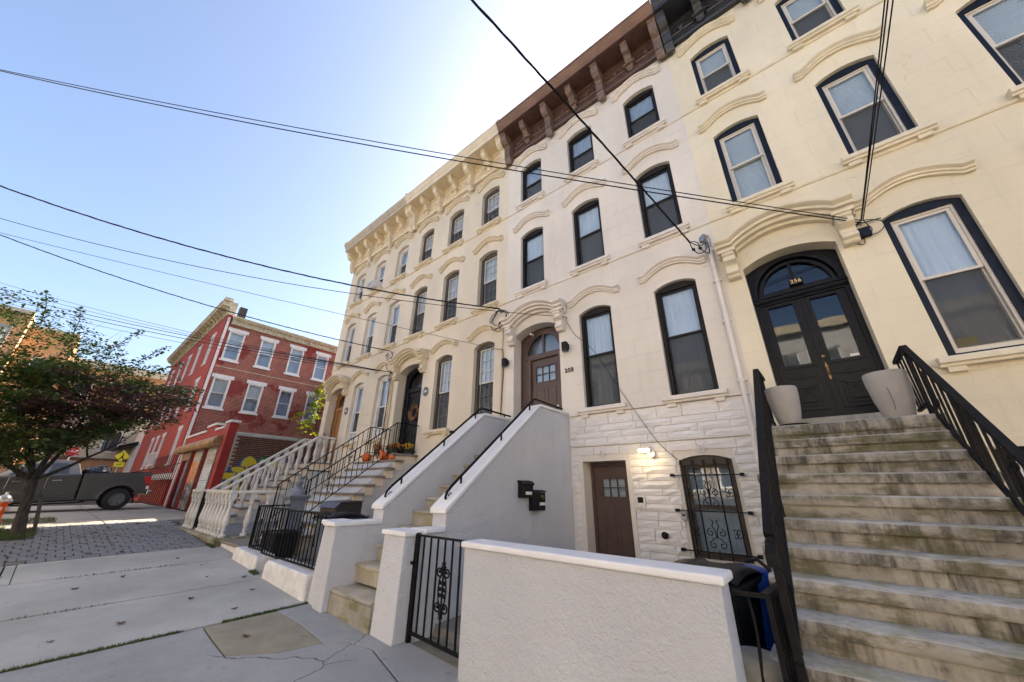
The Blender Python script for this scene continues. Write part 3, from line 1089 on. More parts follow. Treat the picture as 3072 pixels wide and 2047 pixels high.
MB().sweep([(-.24, yd, 4.47), (.98, yd, 4.47)], [(-.02, 0), (.03, 0), (.05, .03), (.05, .055), (.075, .075), (.075, .10), (-.02, .115)]).obj('transom_bar', 'door_black', fr)
for s in (-1, 1):
    MB().prism([(.37 + s * .60, 5.08), (.37 + s * .60, 4.86), (.37 + s * .46, 5.09)], 'y', yd - .012, yd + .004).obj('spandrel_panel', 'door_black', fr)
for s, xa, xb in ((-1, -.183, .366), (1, .374, .923)):
    xc = (xa + xb) / 2
    lf = MB().plate(rect(xa, xb, 2.50, 4.435), [rect(xc - .165, xc + .165, 3.345, 4.375)], yd + .03, yd + .085).obj('door', 'door_black', h256)
    for e, (g, yy) in enumerate(((.028, -.016), (.012, -.008))):
        MB().plate(rect(xc - .165 - g - .02, xc + .165 + g + .02, 3.345 - g - .02, 4.375 + g + .02), [rect(xc - .165 - g + .012, xc + .165 + g - .012, 3.345 - g + .012, 4.375 + g - .012)], yd + .03 + yy, yd + .032).obj('glazing_bead', 'door_black', lf)
    MB().box(xc - .17, xc + .17, yd + .055, yd + .059, 3.34, 4.38).obj('pane', 'glass_dark', lf)
    hexp = [(xc - .20, 3.18), (xc - .17, 3.225), (xc + .17, 3.225), (xc + .20, 3.18), (xc + .17, 3.135), (xc + .08, 3.13), (xc, 3.105), (xc - .08, 3.13), (xc - .17, 3.135)]
    MB().prism(hexp, 'y', yd + .014, yd + .031).obj('lock_panel', 'door_black', lf)
    MB().tube([(xc, yd + .016, 3.18), (xc, yd + .004, 3.18), (xc, yd + .004, 3.18), (xc, yd - .004, 3.18), (xc, yd - .004, 3.18), (xc, yd - .014, 3.18)], [.062, .062, .044, .044, .022, .018], 18).obj('rosette', 'door_black', lf)
    zt = 3.06
    for (g, yy, b) in ((0, .005, .05), (.06, .012, .03), (.115, .004, .035)):
        def outl(m):
            top = [(xc - .20 + m + (.40 - 2 * m) * i / 10, zt - m - .045 * math.sin(PI * i / 10) ** 2 * (1 if m < .14 else .6)) for i in range(11)]
            return [(xc - .20 + m, 2.64 + m), (xc + .20 - m, 2.64 + m)] + top[::-1]
        MB().plate(outl(g), [outl(g + b)], yd + yy, yd + .031).obj('panel_moulding', 'door_black', lf)
    MB().box(xa + .02, xb - .02, yd + .018, yd + .031, 2.515, 2.60).obj('kick_rail', 'door_black', lf)
    if s == 1:
        MB().tube([(xa + .035, yd + .03, 3.42), (xa + .035, yd + .012, 3.42)], .020, 12).obj('lock', 'brass', lf)
        MB().prism([(xa + .022, 3.08), (xa + .035, 3.05), (xa + .048, 3.08), (xa + .05, 3.28), (xa + .035, 3.33), (xa + .02, 3.28)], 'y', yd + .018, yd + .031).obj('handle_plate', 'brass', lf)
        MB().tube([(xa + .035, yd + .02, 3.25), (xa + .035, yd - .02, 3.24), (xa + .035, yd - .025, 3.17), (xa + .035, yd + .018, 3.13)], .008, 8).obj('handle', 'brass', lf)
        MB().box(xa + .02, xb, yd + .002, yd + .028, 2.485, 2.513).obj('weather_strip', 'steel_grey', lf)
        MB().box(xc + .06, xc + .155, yd + .05, yd + .054, 3.36, 3.395).obj('sticker', 'label_white', lf)
MB().box(.362, .378, yd + .015, yd + .034, 2.5, 4.435).obj('astragal', 'door_black', fr)
MB().box(-.30, 1.04, yd + .9, yd + .92, 2.4, 4.6).obj('vestibule_wall', 'curtain_grey', fr)
# inner vestibule door seen through the glass
vd = MB().plate(rect(-.12, .86, 2.45, 4.2), [rect(-.02 + .13 * i + .27 * (i > 2) + .005, .10 + .13 * i + .27 * (i > 2) - .005, 3.2 + .28 * j, 3.46 + .28 * j) for i in (0, 1, 2) for j in (0, 1)] , yd + .60, yd + .63).obj('inner_door', 'curtain_grey', fr)
MB().box(-.05, .40, yd + .64, yd + .65, 3.15, 3.80).obj('inner_door_glass', 'curtain_white', fr)
pl = MB().box(.30, .48, yd - .055, yd + .025, 4.665, 4.775).obj('number_plate', 'door_black', fr, bevel=.006)
inst(text_mesh('256', .088, .006, 'gold', 'number'), 'number', (.39, yd - .058, 4.718), pl, (PI / 2, 0, 0))
MB().box(-.25, .99, -.02, yd + .10, 2.28, 2.485).obj('door_sill', 'tread_stone', h256)

# ---- number 258: white house in the middle
H8 = (-5.69, -0.55)
c8 = (-4.81, -3.11, -1.40)
h8holes = [arch(-5.42, -4.05, 2.36, 5.17, .20), arch(-3.62, -2.74, -.05, 2.03, 0), arch(-1.83, -1.05, .58, 1.985, .075)]
for cx in c8[1:]:
    h8holes.append(arch(cx - WW / 2, cx + WW / 2, Z1[0], Z1[1], .11))
for Zr in (Z2, Z3):
    for cx in c8:
        h8holes.append(arch(cx - WW / 2, cx + WW / 2, Zr[0], Zr[1], .11))
h258 = house_shell(258, H8[0], H8[1], h8holes, 'stucco_white', 'white house with brown cornice, brown front door and rough stone basement', -.3)
for Zr in (Z1, Z2, Z3):
    for cx in c8:
        if Zr is Z1 and cx == c8[0]:
            continue
        window(h258, 258, cx, Zr[0], Zr[1], .11, 'white' if Zr is not Z3 else 'grey', {(Z2, c8[1]): 'white', (Z3, c8[0]): 'white', (Z3, c8[2]): 'none'}.get((Zr, cx), 'grey'))
        hood(h258, cx - .63, cx + .63, Zr[1] + .265, .20, 'trim_white')
        sill(h258, cx, Zr[0], 'trim_white')
for z in (6.29, 9.31):
    course(h258, *H8, z, 'trim_white')
cornice(h258, *H8, 'cornice_brown', 'fascia_brown', 'bracket_brown', 'cornice_brown', 'cornice_cream')
door_hood(h258, -5.60, -3.80, 'trim_white')
# brown front door in its deep recess
yd = .33
dm = 'door_brown'
fr = MB().plate(arch(-5.417, -4.053, 2.42, 5.168, .198), [rect(-5.11, -4.30, 2.43, 4.55), ellip(-4.735, .52, 4.70, .56, 18)], yd, yd + .09).obj('door_frame', dm, h258)
for k, (a_, b_, yy) in enumerate(((.58, .62, -.03), (.53, .57, -.012))):
    MB().prism(ellip(-4.735, a_, 4.69, b_, 22) + ellip(-4.735, a_ - .05, 4.69, b_ - .05, 22)[::-1], 'y', yd + yy, yd + .004 + .02 * k).obj('arch_moulding', dm, fr)
MB().box(-4.76, -4.71, yd - .005, yd + .05, 4.702, 5.24).obj('mullion', dm, fr)
MB().box(-5.30, -4.17, yd - .02, yd + .004, 4.60, 4.69).obj('transom_bar', dm, fr)
MB().prism(ellip(-4.735, .53, 4.69, .57, 20), 'y', yd + .05, yd + .054).obj('pane', 'glass', fr)
MB().box(-5.40, -4.07, yd + .3, yd + .32, 4.55, 5.4).obj('fanlight_backing', 'curtain_grey', fr)
MB().plate(rect(-5.19, -4.22, 2.42, 4.63), [rect(-5.115, -4.295, 2.431, 4.555)], yd - .03, yd + .002).obj('casing', dm, fr)
gl = [rect(-4.995 + .193 * i + .008, -4.995 + .193 * (i + 1) - .008, 3.955 + .205 * j + .008, 3.955 + .205 * (j + 1) - .008) for i in range(3) for j in range(2)]
lf = MB().plate(rect(-5.107, -4.303, 2.43, 4.545), gl, yd + .035, yd + .08).obj('door', dm, h258)
MB().box(-5.0, -4.41, yd + .056, yd + .06, 3.95, 4.37).obj('pane', 'glass', lf)
MB().box(-5.02, -4.39, yd + .12, yd + .13, 3.93, 4.39).obj('door_curtain', 'curtain_white', lf)
for xa, xb in ((-5.0, -4.745), (-4.665, -4.41)):
    MB().plate(rect(xa, xb, 2.62, 3.80), [rect(xa + .03, xb - .03, 2.65, 3.77)], yd + .024, yd + .036).obj('panel_moulding', dm, lf)
MB().plate(rect(-5.03, -4.38, 3.92, 4.40), [rect(-4.992, -4.418, 3.958, 4.362)], yd + .022, yd + .036).obj('glazing_bead', dm, lf)
for z in (3.30, 3.16):
    MB().tube([(-4.345, yd + .035, z), (-4.345, yd - .01, z), (-4.345, yd - .03, z)], [.016, .016, .024], 10).obj('knob', 'cream_plastic', lf)
MB().box(-5.42, -4.05, -.02, yd + .1, 2.32, 2.425).obj('door_sill', 'step_concrete', h258)
cm = MB().box(-5.05, -4.99, yd - .16, yd - .03, 5.21, 5.27).obj('security_camera', 'cream_plastic', None, bevel=.015)
tag(cm, 'small white security camera in the arch above the brown front door', 'camera')
inst(text_mesh('258', .135, .02, 'number_dark', 'house_number'), 'house_number', (-3.82, -.012, 3.965), h258, (PI / 2, 0, 0))

# rough-faced basement blocks of 258, one object each
bx0, bx1 = -3.88, -0.58
skips = [(-3.66, -2.70, -.1, 2.06), (-1.87, -1.01, .54, 2.08)]


def cut_row(z0, z1, xs):
    out = []
    for a, b in xs:
        segs = [(a, b)]
        for (sa, sb, za, zb) in skips:
            if z1 <= za + .01 or z0 >= zb - .01:
                continue
            nxt = []
            for (p, q) in segs:
                if q <= sa or p >= sb:
                    nxt.append((p, q))
                    continue
                if p < sa - .05:
                    nxt.append((p, sa))
                if q > sb + .05:
                    nxt.append((sb, q))
            segs = nxt
        out += segs
    return out


def rough_block(x0, x1, z0, z1, parent):
    nx, nz = max(2, int((x1 - x0) / .14)), 2
    vs, fs = [], []
    sd = rnd.random() * 50
    for j in range(nz + 1):
        for i in range(nx + 1):
            u, w = i / nx, j / nz
            edge = i in (0, nx) or j in (0, nz)
            p = (x0 + (x1 - x0) * u, 0, z0 + (z1 - z0) * w)
            d = -.018 if edge else -.030 - .014 * noise.noise(Vector((p[0] * 5 + sd, sd, p[2] * 9)))
            vs.append((p[0], d, p[2]))
    for j in range(nz):
        for i in range(nx):
            a = j * (nx + 1) + i
            fs.append((a, a + 1, a + nx + 2, a + nx + 1))
    b = len(vs)
    vs += [(x0, .004, z0), (x1, .004, z0), (x1, .004, z1), (x0, .004, z1)]
    top = [nz * (nx + 1) + i for i in range(nx + 1)]
    bot = list(range(nx + 1))
    fs.append((b, b + 1, *reversed(bot)))
    fs.append((b + 3, b + 2, *reversed(top))[::-1])
    fs.append((b, b + 3, nz * (nx + 1), nx + 1, 0))
    fs.append((b + 1, nx, 2 * nx + 1, nz * (nx + 1) + nx, b + 2))
    MB().add(vs, fs).obj('stone_block', 'block_white', parent)


base_wall = MB().box(bx0, bx1, -.004, .002, -.25, .0).obj('plinth', 'joint_white', h258)
z = -.02
row = 0
while z < 2.89:
    hgt = rnd.choice((.105, .12, .19, .12, .13))
    if z < 2.31 < z + hgt + .05:
        hgt = 2.305 - z
    if z + hgt > 2.86:
        hgt = 2.93 - z
    x = bx0 - rnd.random() * .3
    xs = []
    while x < bx1:
        L = rnd.uniform(.32, .72) if hgt < .16 else rnd.uniform(.36, .62)
        xs.append((max(bx0, x), min(bx1, x + L)))
        x += L
    for a, b in cut_row(z, z + hgt, [q for q in xs if q[1] - q[0] > .06]):
        if b - a > .05:
            rough_block(a + .005, b - .005, z + .005, z + hgt - .005, h258)
    z += hgt
    if abs(z - 2.305) < .01:
        z += .035
MB().sweep([(bx0, 0, 2.312), (bx1, 0, 2.312)], [(-.01, 0), (.045, 0), (.05, .012), (.045, .022), (-.01, .024)]).obj('water_table', 'block_white', h258)
MB().box(bx0, -.6, -.06, .003, 2.935, 2.965).obj('belt_course', 'trim_white', h258)
for cx in (-3.18, -1.44):                     # leaf ornament on the keystones
    for s in (-1, 1):
        MB().tube([(cx + s * .012, -.05, 2.10), (cx + s * .06, -.062, 2.16), (cx + s * .02, -.066, 2.20), (cx + s * .07, -.062, 2.27)], [.012, .016, .012, .006], 6).obj('leaf_ornament', 'block_white', h258)
# surrounds of the two basement openings
MB().plate(rect(-3.70, -2.66, -.12, 2.12), [rect(-3.619, -2.741, -.06, 2.03)], -.03, .002).obj('door_surround', 'stucco_white', h258)
fr = MB().plate(rect(-3.617, -2.743, -.04, 2.027), [rect(-3.56, -2.80, 0, 1.955)], .27, .36).obj('door_frame', dm, h258)
gl = [rect(-3.40 + .155 * i + .008, -3.40 + .155 * (i + 1) - .008, 1.40 + .165 * j + .008, 1.40 + .165 * (j + 1) - .008) for i in range(3) for j in range(2)]
lf = MB().plate(rect(-3.557, -2.803, .01, 1.95), gl, .30, .345).obj('door', dm, h258)
MB().box(-3.41, -2.92, .318, .322, 1.39, 1.74).obj('pane', 'glass', lf)
louvre(-3.42, -2.91, 1.38, 1.76, .40, .05).obj('blind', 'curtain_white', lf)
MB().plate(rect(-3.43, -2.905, 1.37, 1.765), [rect(-3.398, -2.937, 1.402, 1.728)], .288, .301).obj('glazing_bead', dm, lf)
for xa in (-3.42, -3.13):
    MB().plate(rect(xa, xa + .24, .2, 1.25), [rect(xa + .03, xa + .21, .23, 1.22)], .29, .301).obj('panel_moulding', dm, lf)
wb = ring(arch(-1.827, -1.053, .583, 1.982, .072), rect(-1.785, -1.095, .61, 1.91), .06, .15).obj('window', 'frame_brown', h258)
MB().plate(rect(-1.782, -1.098, .613, 1.907), [rect(-1.745, -1.135, .66, 1.26), rect(-1.745, -1.135, 1.32, 1.87)], .10, .14).obj('sash', 'frame_brown', wb)
MB().box(-1.75, -1.13, .118, .122, 1.31, 1.88).obj('pane', 'glass', wb)
MB().box(-1.75, -1.13, .122, .126, .65, 1.27).obj('pane', 'glass', wb)
MB().box(-1.78, -1.1, .22, .23, .6, 1.95).obj('curtain', 'curtain_grey', wb)
# burglar bars
gb = thing('window_grille', 'black wrought iron window grille with scrolls over the basement window', 'grille', (-1.44, -.09, .6))
for z in (.69, 1.235, 1.755):
    MB().bar((-1.94, -.085, z), (-.955, -.085, z), .016).obj('crossbar', 'iron_black', gb)
    for x in (-1.95, -.95):
        MB().box(x - .028, x + .028, -.10, -.035, z - .022, z + .022).obj('wall_bracket', 'iron_black', gb)
for i, x in enumerate((-1.78, -1.60, -1.44, -1.28, -1.10)):
    if i == 2:
        MB().bar((x, -.088, 1.30), (x, -.088, 1.93), .02).obj('bar', 'iron_black', gb)
        MB().bar((x, -.088, .6), (x, -.088, .72), .014).obj('bar', 'iron_black', gb)
    else:
        MB().bar((x, -.088, .6), (x, -.088, 1.93), .02).obj('bar', 'iron_black', gb)
    MB().prism([(x, 2.0), (x - .028, 1.955), (x - .015, 1.94), (x - .035, 1.925), (x, 1.90), (x + .035, 1.925), (x + .015, 1.94), (x + .028, 1.955)], 'y', -.094, -.082).obj('spear_point', 'iron_black', gb)
for zc in (1.50, .95):
    for s in (-1, 1):
        MB().tube([(-1.44 + s * .006, -.088, zc - .06), (-1.44 + s * .012, -.088, zc + .02), (-1.44 + s * .045, -.088, zc + .09), (-1.44 + s * .02, -.088, zc + .15), (-1.44 + s * .045, -.088, zc + .175)], .008, 6).obj('scroll', 'iron_black', gb)
        MB().tube(spiral((-1.44 + s * .075, -.088, zc + .0), .055, .012, 1.1, PI / 2, 16, sgn=-s), .007, 6).obj('scroll', 'iron_black', gb)
        MB().tube([(-1.44, -.088, zc - .06), (-1.44 + s * .07, -.088, zc - .09)] + spiral((-1.44 + s * .06, -.088, zc - .16), .055, .015, 1.1, PI / 2, 16, sgn=-s), .007, 6).obj('scroll', 'iron_black', gb)
        for t in (-1, 1):
            MB().tube(spiral((-1.44 + s * .25, -.088, zc + .0 + t * .035), .034, .012, .8, -t * PI / 2 + (0 if s < 0 else PI) * 0, 12, sgn=t * s), .006, 5).obj('scroll', 'iron_black', gb)
            MB().tube(spiral((-1.44 + s * .25 + s * .055, -.088, zc + .0 + t * .035), .034, .012, .8, -t * PI / 2, 12, sgn=-t * s), .006, 5).obj('scroll', 'iron_black', gb)

# ---- number 260: ivory house with gridded windows
H0 = (-10.83, -5.69)
c0 = (-9.90, -8.21, -6.50)
h0holes = [arch(-10.55, -9.18, 2.36, 5.17, .20)]
for cx in c0[1:]:
    h0holes.append(arch(cx - WW / 2, cx + WW / 2, Z1[0], Z1[1], .11))
for Zr in (Z2, Z3):
    for cx in c0:
        h0holes.append(arch(cx - WW / 2, cx + WW / 2, Zr[0], Zr[1], .11))
h0holes.append(rect(-7.6, -6.75, 1.25, 2.02))
h260 = house_shell(260, H0[0], H0[1], h0holes, 'stucco_ivory', 'ivory house with small-paned windows and a wreath on its black door', -.1)
for Zr in (Z1, Z2, Z3):
    for cx in c0:
        if Zr is Z1 and cx == c0[0]:
            continue
        window(h260, 260, cx, Zr[0], Zr[1], .11, 'white', {(Z2, c0[0]): 'white', (Z3, c0[2]): 'white', (Z1, c0[1]): 'white'}.get((Zr, cx), 'grey'))
        hood(h260, cx - .62, cx + .62, Zr[1] + .27, .20, 'trim_ivory')
        sill(h260, cx, Zr[0], 'trim_ivory')
for z in (6.29, 9.31):
    course(h260, *H0, z, 'trim_ivory')
cornice(h260, *H0, 'cornice_cream', 'fascia_cream', 'cornice_cream', 'cornice_cream', 'cornice_tan')
door_hood(h260, -10.78, -8.98, 'trim_ivory')
w = ring(rect(-7.597, -6.753, 1.253, 2.017), rect(-7.5, -6.85, 1.34, 1.93), .05, .14).obj('window', 'vinyl_white', h260)
MB().box(-7.51, -6.84, .09, .095, 1.33, 1.94).obj('pane', 'glass_dark', w)
MB().box(-7.58, -6.77, .2, .21, 1.27, 2.0).obj('dark_room_panel', 'room_dark', w)


def arched_door(house, xa, xb, mat, knob, yd=.33, glass='glass_dark'):
    xc = (xa + xb) / 2
    hw = (xb - xa) / 2
    fr = MB().plate(arch(xa + .003, xb - .003, 2.42, 5.168, .198), [rect(xc - .45, xc + .45, 2.43, 4.50), ellip(xc, hw - .17, 4.66, .57, 18)], yd, yd + .09).obj('door_frame', mat, house)
    MB().prism(ellip(xc, hw - .09, 4.65, .64, 22) + ellip(xc, hw - .15, 4.65, .58, 22)[::-1], 'y', yd - .03, yd + .003).obj('arch_moulding', mat, fr)
    MB().prism(ellip(xc, hw - .16, 4.65, .58, 20), 'y', yd + .05, yd + .054).obj('pane', glass, fr)
    MB().box(xa + .02, xb - .02, yd + .3, yd + .32, 4.5, 5.4).obj('fanlight_backing', 'room_dark', fr)
    MB().box(xa + .08, xb - .08, yd - .025, yd + .003, 4.52, 4.62).obj('transom_bar', mat, fr)
    lf = MB().box(xc - .447, xc + .447, yd + .03, yd + .075, 2.43, 4.495).obj('door', mat, house)
    for za, zb in ((2.55, 3.15), (3.28, 3.95), (4.05, 4.38)):
        for s in (-1, 1):
            x0, x1 = sorted((xc + s * .06, xc + s * .37))
            MB().plate(rect(x0, x1, za, zb), [rect(x0 + .03, x1 - .03, za + .03, zb - .03)], yd + .018, yd + .031).obj('panel_moulding', mat, lf)
    MB().tube([(xc + .38, yd + .03, 3.3), (xc + .38, yd - .01, 3.3), (xc + .38, yd - .03, 3.3)], [.014, .014, .028], 10).obj('knob', knob, lf)
    MB().box(xa, xb, -.02, yd + .1, 2.32, 2.425).obj('door_sill', 'tread_slate', house)
    return lf


arched_door(h260, -10.55, -9.18, 'door_black', 'steel_grey')
# ---- number 262: buff end house
H2 = (-15.97, -10.83)
c2 = (-14.94, -13.25, -11.55)
h2holes = [arch(-15.6, -14.23, 2.36, 5.17, .20)]
for cx in c2[1:]:
    h2holes.append(arch(cx - WW / 2, cx + WW / 2, Z1[0], Z1[1], .11))
for Zr in (Z2, Z3):
    for cx in c2:
        h2holes.append(arch(cx - WW / 2, cx + WW / 2, Zr[0], Zr[1], .11))
h2holes.append(rect(-13.2, -12.0, 1.0, 2.15))
h262 = house_shell(262, H2[0], H2[1], h2holes, 'stucco_buff', 'buff end house of the row with white windows and oak door', .1)
for Zr in (Z1, Z2, Z3):
    for cx in c2:
        if Zr is Z1 and cx == c2[0]:
            continue
        window(h262, 262, cx, Zr[0], Zr[1], .11, {(Z2, c2[1]): 'white', (Z3, c2[0]): 'white'}.get((Zr, cx), 'grey'), 'none' if (Zr, cx) == (Z2, c2[0]) else 'grey')
        hood(h262, cx - .62, cx + .62, Zr[1] + .27, .20, 'trim_buff')
        sill(h262, cx, Zr[0], 'trim_buff')
for z in (6.29, 9.31):
    course(h262, *H2, z, 'trim_buff')
cornice(h262, *H2, 'cornice_cream', 'cornice_tan', 'cornice_cream', 'cornice_cream', 'cornice_tan')
door_hood(h262, -15.82, -14.02, 'trim_buff')
arched_door(h262, -15.6, -14.23, 'door_oak', 'brass')
w = ring(rect(-13.197, -12.003, 1.003, 2.147), rect(-13.08, -12.12, 1.10, 2.0), .05, .15).obj('window', 'door_oak', h262)
MB().box(-13.09, -12.11, .10, .105, 1.09, 2.01).obj('pane', 'glass_dark', w)
MB().box(-13.18, -12.02, .2, .21, 1.02, 2.14).obj('dark_room_panel', 'room_dark', w)
for x, num_, house, cx in ((-8.93, '260', h260, -8.92), (-13.90, '262', h262, -13.88)):
    p = MB().prism([(x + .11 * math.cos(a * PI / 12), 4.29 + .145 * math.sin(a * PI / 12)) for a in range(24)], 'y', -.03, .003).obj('number_plaque', 'plaque_slate', house)
    MB().plate([(x + .112 * math.cos(a * PI / 12), 4.29 + .147 * math.sin(a * PI / 12)) for a in range(24)], [[(x + .097 * math.cos(a * PI / 12), 4.29 + .130 * math.sin(a * PI / 12)) for a in range(24)]], -.036, -.026).obj('plaque_rim', 'newel_grey', p)
    inst(text_mesh(num_, .105, .008, 'label_white', 'number'), 'number', (x, -.034, 4.29), p, (PI / 2, 0, 0))
# ------------------------------------------------------------------ ground, pavement, road
def sheet(xs, ys, zf, dz):
    vs = [(x, y, zf(x, y) + dz) for x in xs for y in ys]
    n = len(ys)
    fs = [(i * n + j, (i + 1) * n + j, (i + 1) * n + j + 1, i * n + j + 1) for i in range(len(xs) - 1) for j in range(n - 1)]
    return MB().add(vs, fs)


struct(sheet([-260, -120, -60, -31, -16, -4, 10, 40, 120], [-220, -80, -30, -9, -3.75, 14, 60, 220], gz, -0.16).obj('ground', 'soil'))
struct(sheet([-31, -16, -4, 10, 30], [-17.6, -9.0, -7.85], gz, -0.13).obj('road', 'asphalt'))
cs = thing('kerb', None, None, (-15, -7.8, 0))
struct(cs)
for i in range(16):
    x0 = -31 + i * 2.4
    MB().hexa([(x0, -7.85, gz(x0, -8) - .2), (x0 + 2.38, -7.85, gz(x0 + 2.38, -8) - .2), (x0 + 2.38, -7.70, gz(x0 + 2.38, -8) - .2), (x0, -7.70, gz(x0, -8) - .2),
               (x0, -7.85, gz(x0, -7.7)), (x0 + 2.38, -7.85, gz(x0 + 2.38, -7.7)), (x0 + 2.38, -7.70, gz(x0 + 2.38, -7.7)), (x0, -7.70, gz(x0, -7.7))]).obj('kerb_stone', 'step_concrete', cs, bevel=.015)

walk = struct(thing('sidewalk', None, None, (-8, -5, 0)))


def slab(pts, mat, parent=walk, dz=0.0, th=.10):
    v = [(x, y, gz(x, y) + dz - th) for x, y in pts] + [(x, y, gz(x, y) + dz) for x, y in pts]
    n = len(pts)
    f = [tuple(range(n - 1, -1, -1)), tuple(range(n, 2 * n))] + [(i, (i + 1) % n, (i + 1) % n + n, i + n) for i in range(n)]
    return MB().add(v, f).obj('slab', mat, parent, bevel=.006, seg=1)


def rs(x0, x1, y0, y1, mat, **k):
    return slab([(x0, y0), (x1, y0), (x1, y1), (x0, y1)], mat, **k)


Y0, Y1 = -6.62, -3.70
rs(-10.72, -9.375, -6.50, -3.62, 'slab_concrete')
rs(-10.92, -10.74, -6.50, -3.80, 'slab_concrete')
rs(-10.9, -9.40, Y0, -6.51, 'slab_concrete')
rs(-9.335, -7.49, Y0, Y1, 'slab_concrete')
rs(-7.445, -5.85, Y0, Y1 + .1, 'slab_concrete')
lab(slab([(-5.79, -4.985), (-5.25, -5.0), (-4.87, -5.0), (-4.60, -4.62), (-4.52, -4.24), (-5.2, -4.22), (-5.78, -4.26)], 'slab_patch'), 'brown gritty patch of pavement in front of the white stoop')
slab([(-5.80, -4.25), (-5.2, -4.21), (-4.51, -4.23), (-4.40, -4.05), (-4.0, -3.95), (-2.9, -4.2), (-2.9, -3.6), (-5.80, -3.60)], 'slab_rough')
slab([(-5.80, Y0), (-2.9, Y0), (-2.9, -4.22), (-4.0, -3.97), (-4.39, -4.07), (-4.50, -4.25), (-4.58, -4.63), (-4.86, -5.015), (-5.25, -5.015), (-5.80, -5.0)], 'slab_rough')
rs(-2.885, -1.2, Y0, -3.6, 'slab_rough')
rs(-1.185, 1.2, Y0, -3.6, 'slab_rough')
rs(1.215, 4.6, Y0, -3.6, 'slab_rough')
rs(-10.9, 4.6, -7.69, -6.64, 'slab_rough')
# beyond the block paving: old tan flags in front of the garage
for i, (xa, xb) in enumerate(((-16.93, -16.33), (-19.0, -16.95), (-21.4, -19.02), (-24.0, -21.42), (-27.5, -24.02), (-31, -27.52))):
    rs(xa, xb, -5.2, -2.7, 'slab_tan')
    rs(xa, xb, -7.69, -5.22, 'slab_tan')
# courtyards
court = struct(thing('courtyard_paving', None, None, (-4, -2, 0)))


def ctile(x0, x1, y0, y1, z, mat='court_concrete'):
    return MB().box(x0, x1, y0, y1, z - .3, z).obj('slab', mat, court)


ctile(-3.9, -.56, -3.60, -.05, -.045)
MB().hexa([(-3.88, -3.3, -.04), (-3.1, -3.3, -.04), (-3.1, -1.0, -.04), (-3.88, -1.0, -.04), (-3.88, -3.25, .06), (-3.5, -3.2, .0), (-3.5, -1.0, .05), (-3.88, -1.0, .14)]).obj('slab', 'court_concrete', court)
ctile(-9.0, -5.72, -3.55, -.02, .14)
ctile(-15.9, -10.95, -3.62, -.02, .47, 'paver_grey')
# block paving
pav = struct(thing('block_paving', None, None, (-13.5, -5, 0)))
MB().hexa([(-16.32, -6.95, gz(-16.3, -7) - .12), (-10.93, -6.95, gz(-10.9, -7) - .12), (-10.93, -3.74, gz(-10.9, -3.7) - .12), (-16.32, -3.74, gz(-16.3, -3.7) - .12),
           (-16.32, -6.95, gz(-16.3, -7) - .025), (-10.93, -6.95, gz(-10.9, -7) - .025), (-10.93, -3.74, gz(-10.9, -3.7) - .025), (-16.32, -3.74, gz(-16.3, -3.7) - .025)]).obj('sand_bed', 'joint_sand', pav)
PW, PL = .222, .300
tilt = math.atan(.044)
pm = [MB().box(-PL / 2 + .006, PL / 2 - .006, -PW / 2 + .009, PW / 2 - .009, -.05, 0).mesh('paver', m) for m in ('paver_grey', 'paver_brown')]
r = 0
x = -10.95 - PL / 2
while x > -16.28:
    y = -3.76 - PW / 2 - (PW / 2 if r % 2 else 0)
    while y > -6.93:
        if not (x < -14.05 and y < -6.45 and x > -15.9):
            inst(pm[0] if rnd.random() > .05 else pm[1], 'paver', (x + rnd.uniform(-.004, .004), y + rnd.uniform(-.003, .003), gz(x, y) + rnd.uniform(-.006, .003)), pav, (rnd.uniform(-.012, .012), tilt + rnd.uniform(-.012, .012), rnd.uniform(-.01, .01)))
        y -= PW
    x -= PL
    r += 1

# ------------------------------------------------------------------ stoop of 256: weathered stone
st = thing('stone_stoop', 'weathered grey stone stoop climbing to the black double doors', 'stoop', (.27, -2.6, -.3))
XL, XR = -.52, 1.10
zl, yl, rs_, td = 2.28, -1.0, .197, .248


def old_step(x0, x1, y0, y1, z0, z1, parent, tread='tread_stone', riser='step_stone', name='step', nose=.045, nh=.075, n=14):
    """one worn step: rounded uneven nosing over a soot-streaked riser"""
    pr = [(y0 + nose, z0), (y0 + nose, z1 - nh), (y0 + .012, z1 - nh - .004), (y0 - .004, z1 - nh * .55), (y0 + .004, z1 - .012), (y0 + .022, z1), (y1, z1), (y1, z0)]
    m = len(pr)
    vs, fs, mi = [], [], []
    sd = rnd.random() * 90
    for i in range(n + 1):
        x = x0 + (x1 - x0) * i / n
        for k, (y, z) in enumerate(pr):
            w = noise.noise(Vector((x * 4 + sd, k * .7, z * 3))) * (.011 if 2 <= k <= 5 else 0)
            vs.append((x, y + w, z + (w * .5 if k in (3, 4, 5) else 0)))
    b = MB()
    for i in range(n):
        for k in range(m):
            a, c = i * m + k, i * m + (k + 1) % m
            fs.append((a, c, c + m, a + m))
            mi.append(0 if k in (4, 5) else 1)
    fs.append(tuple(range(m - 1, -1, -1)))
    fs.append(tuple(range(n * m, n * m + m)))
    mi += [1, 1]
    b.v, b.f, b.mi = vs, [list(f) for f in fs], mi
    return b.obj(name, [tread, riser], parent, smooth=True)


for i in range(13):
    z1 = zl - i * rs_
    y0 = yl - i * td
    ext = (0.0, .02, .0, .05, .12)[max(0, i - 8)]
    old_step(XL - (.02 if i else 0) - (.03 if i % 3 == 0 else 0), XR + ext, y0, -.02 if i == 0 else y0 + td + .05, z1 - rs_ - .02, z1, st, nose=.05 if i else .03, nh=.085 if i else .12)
MB().prism([(-.5, -.4), (-.5, 2.0), (-1.0, 2.0), (yl - 12 * td + .2, -.2), (yl - 12 * td + .2, -.4)], 'x', XL + .05, XR - .05).obj('core', 'step_stone', st)


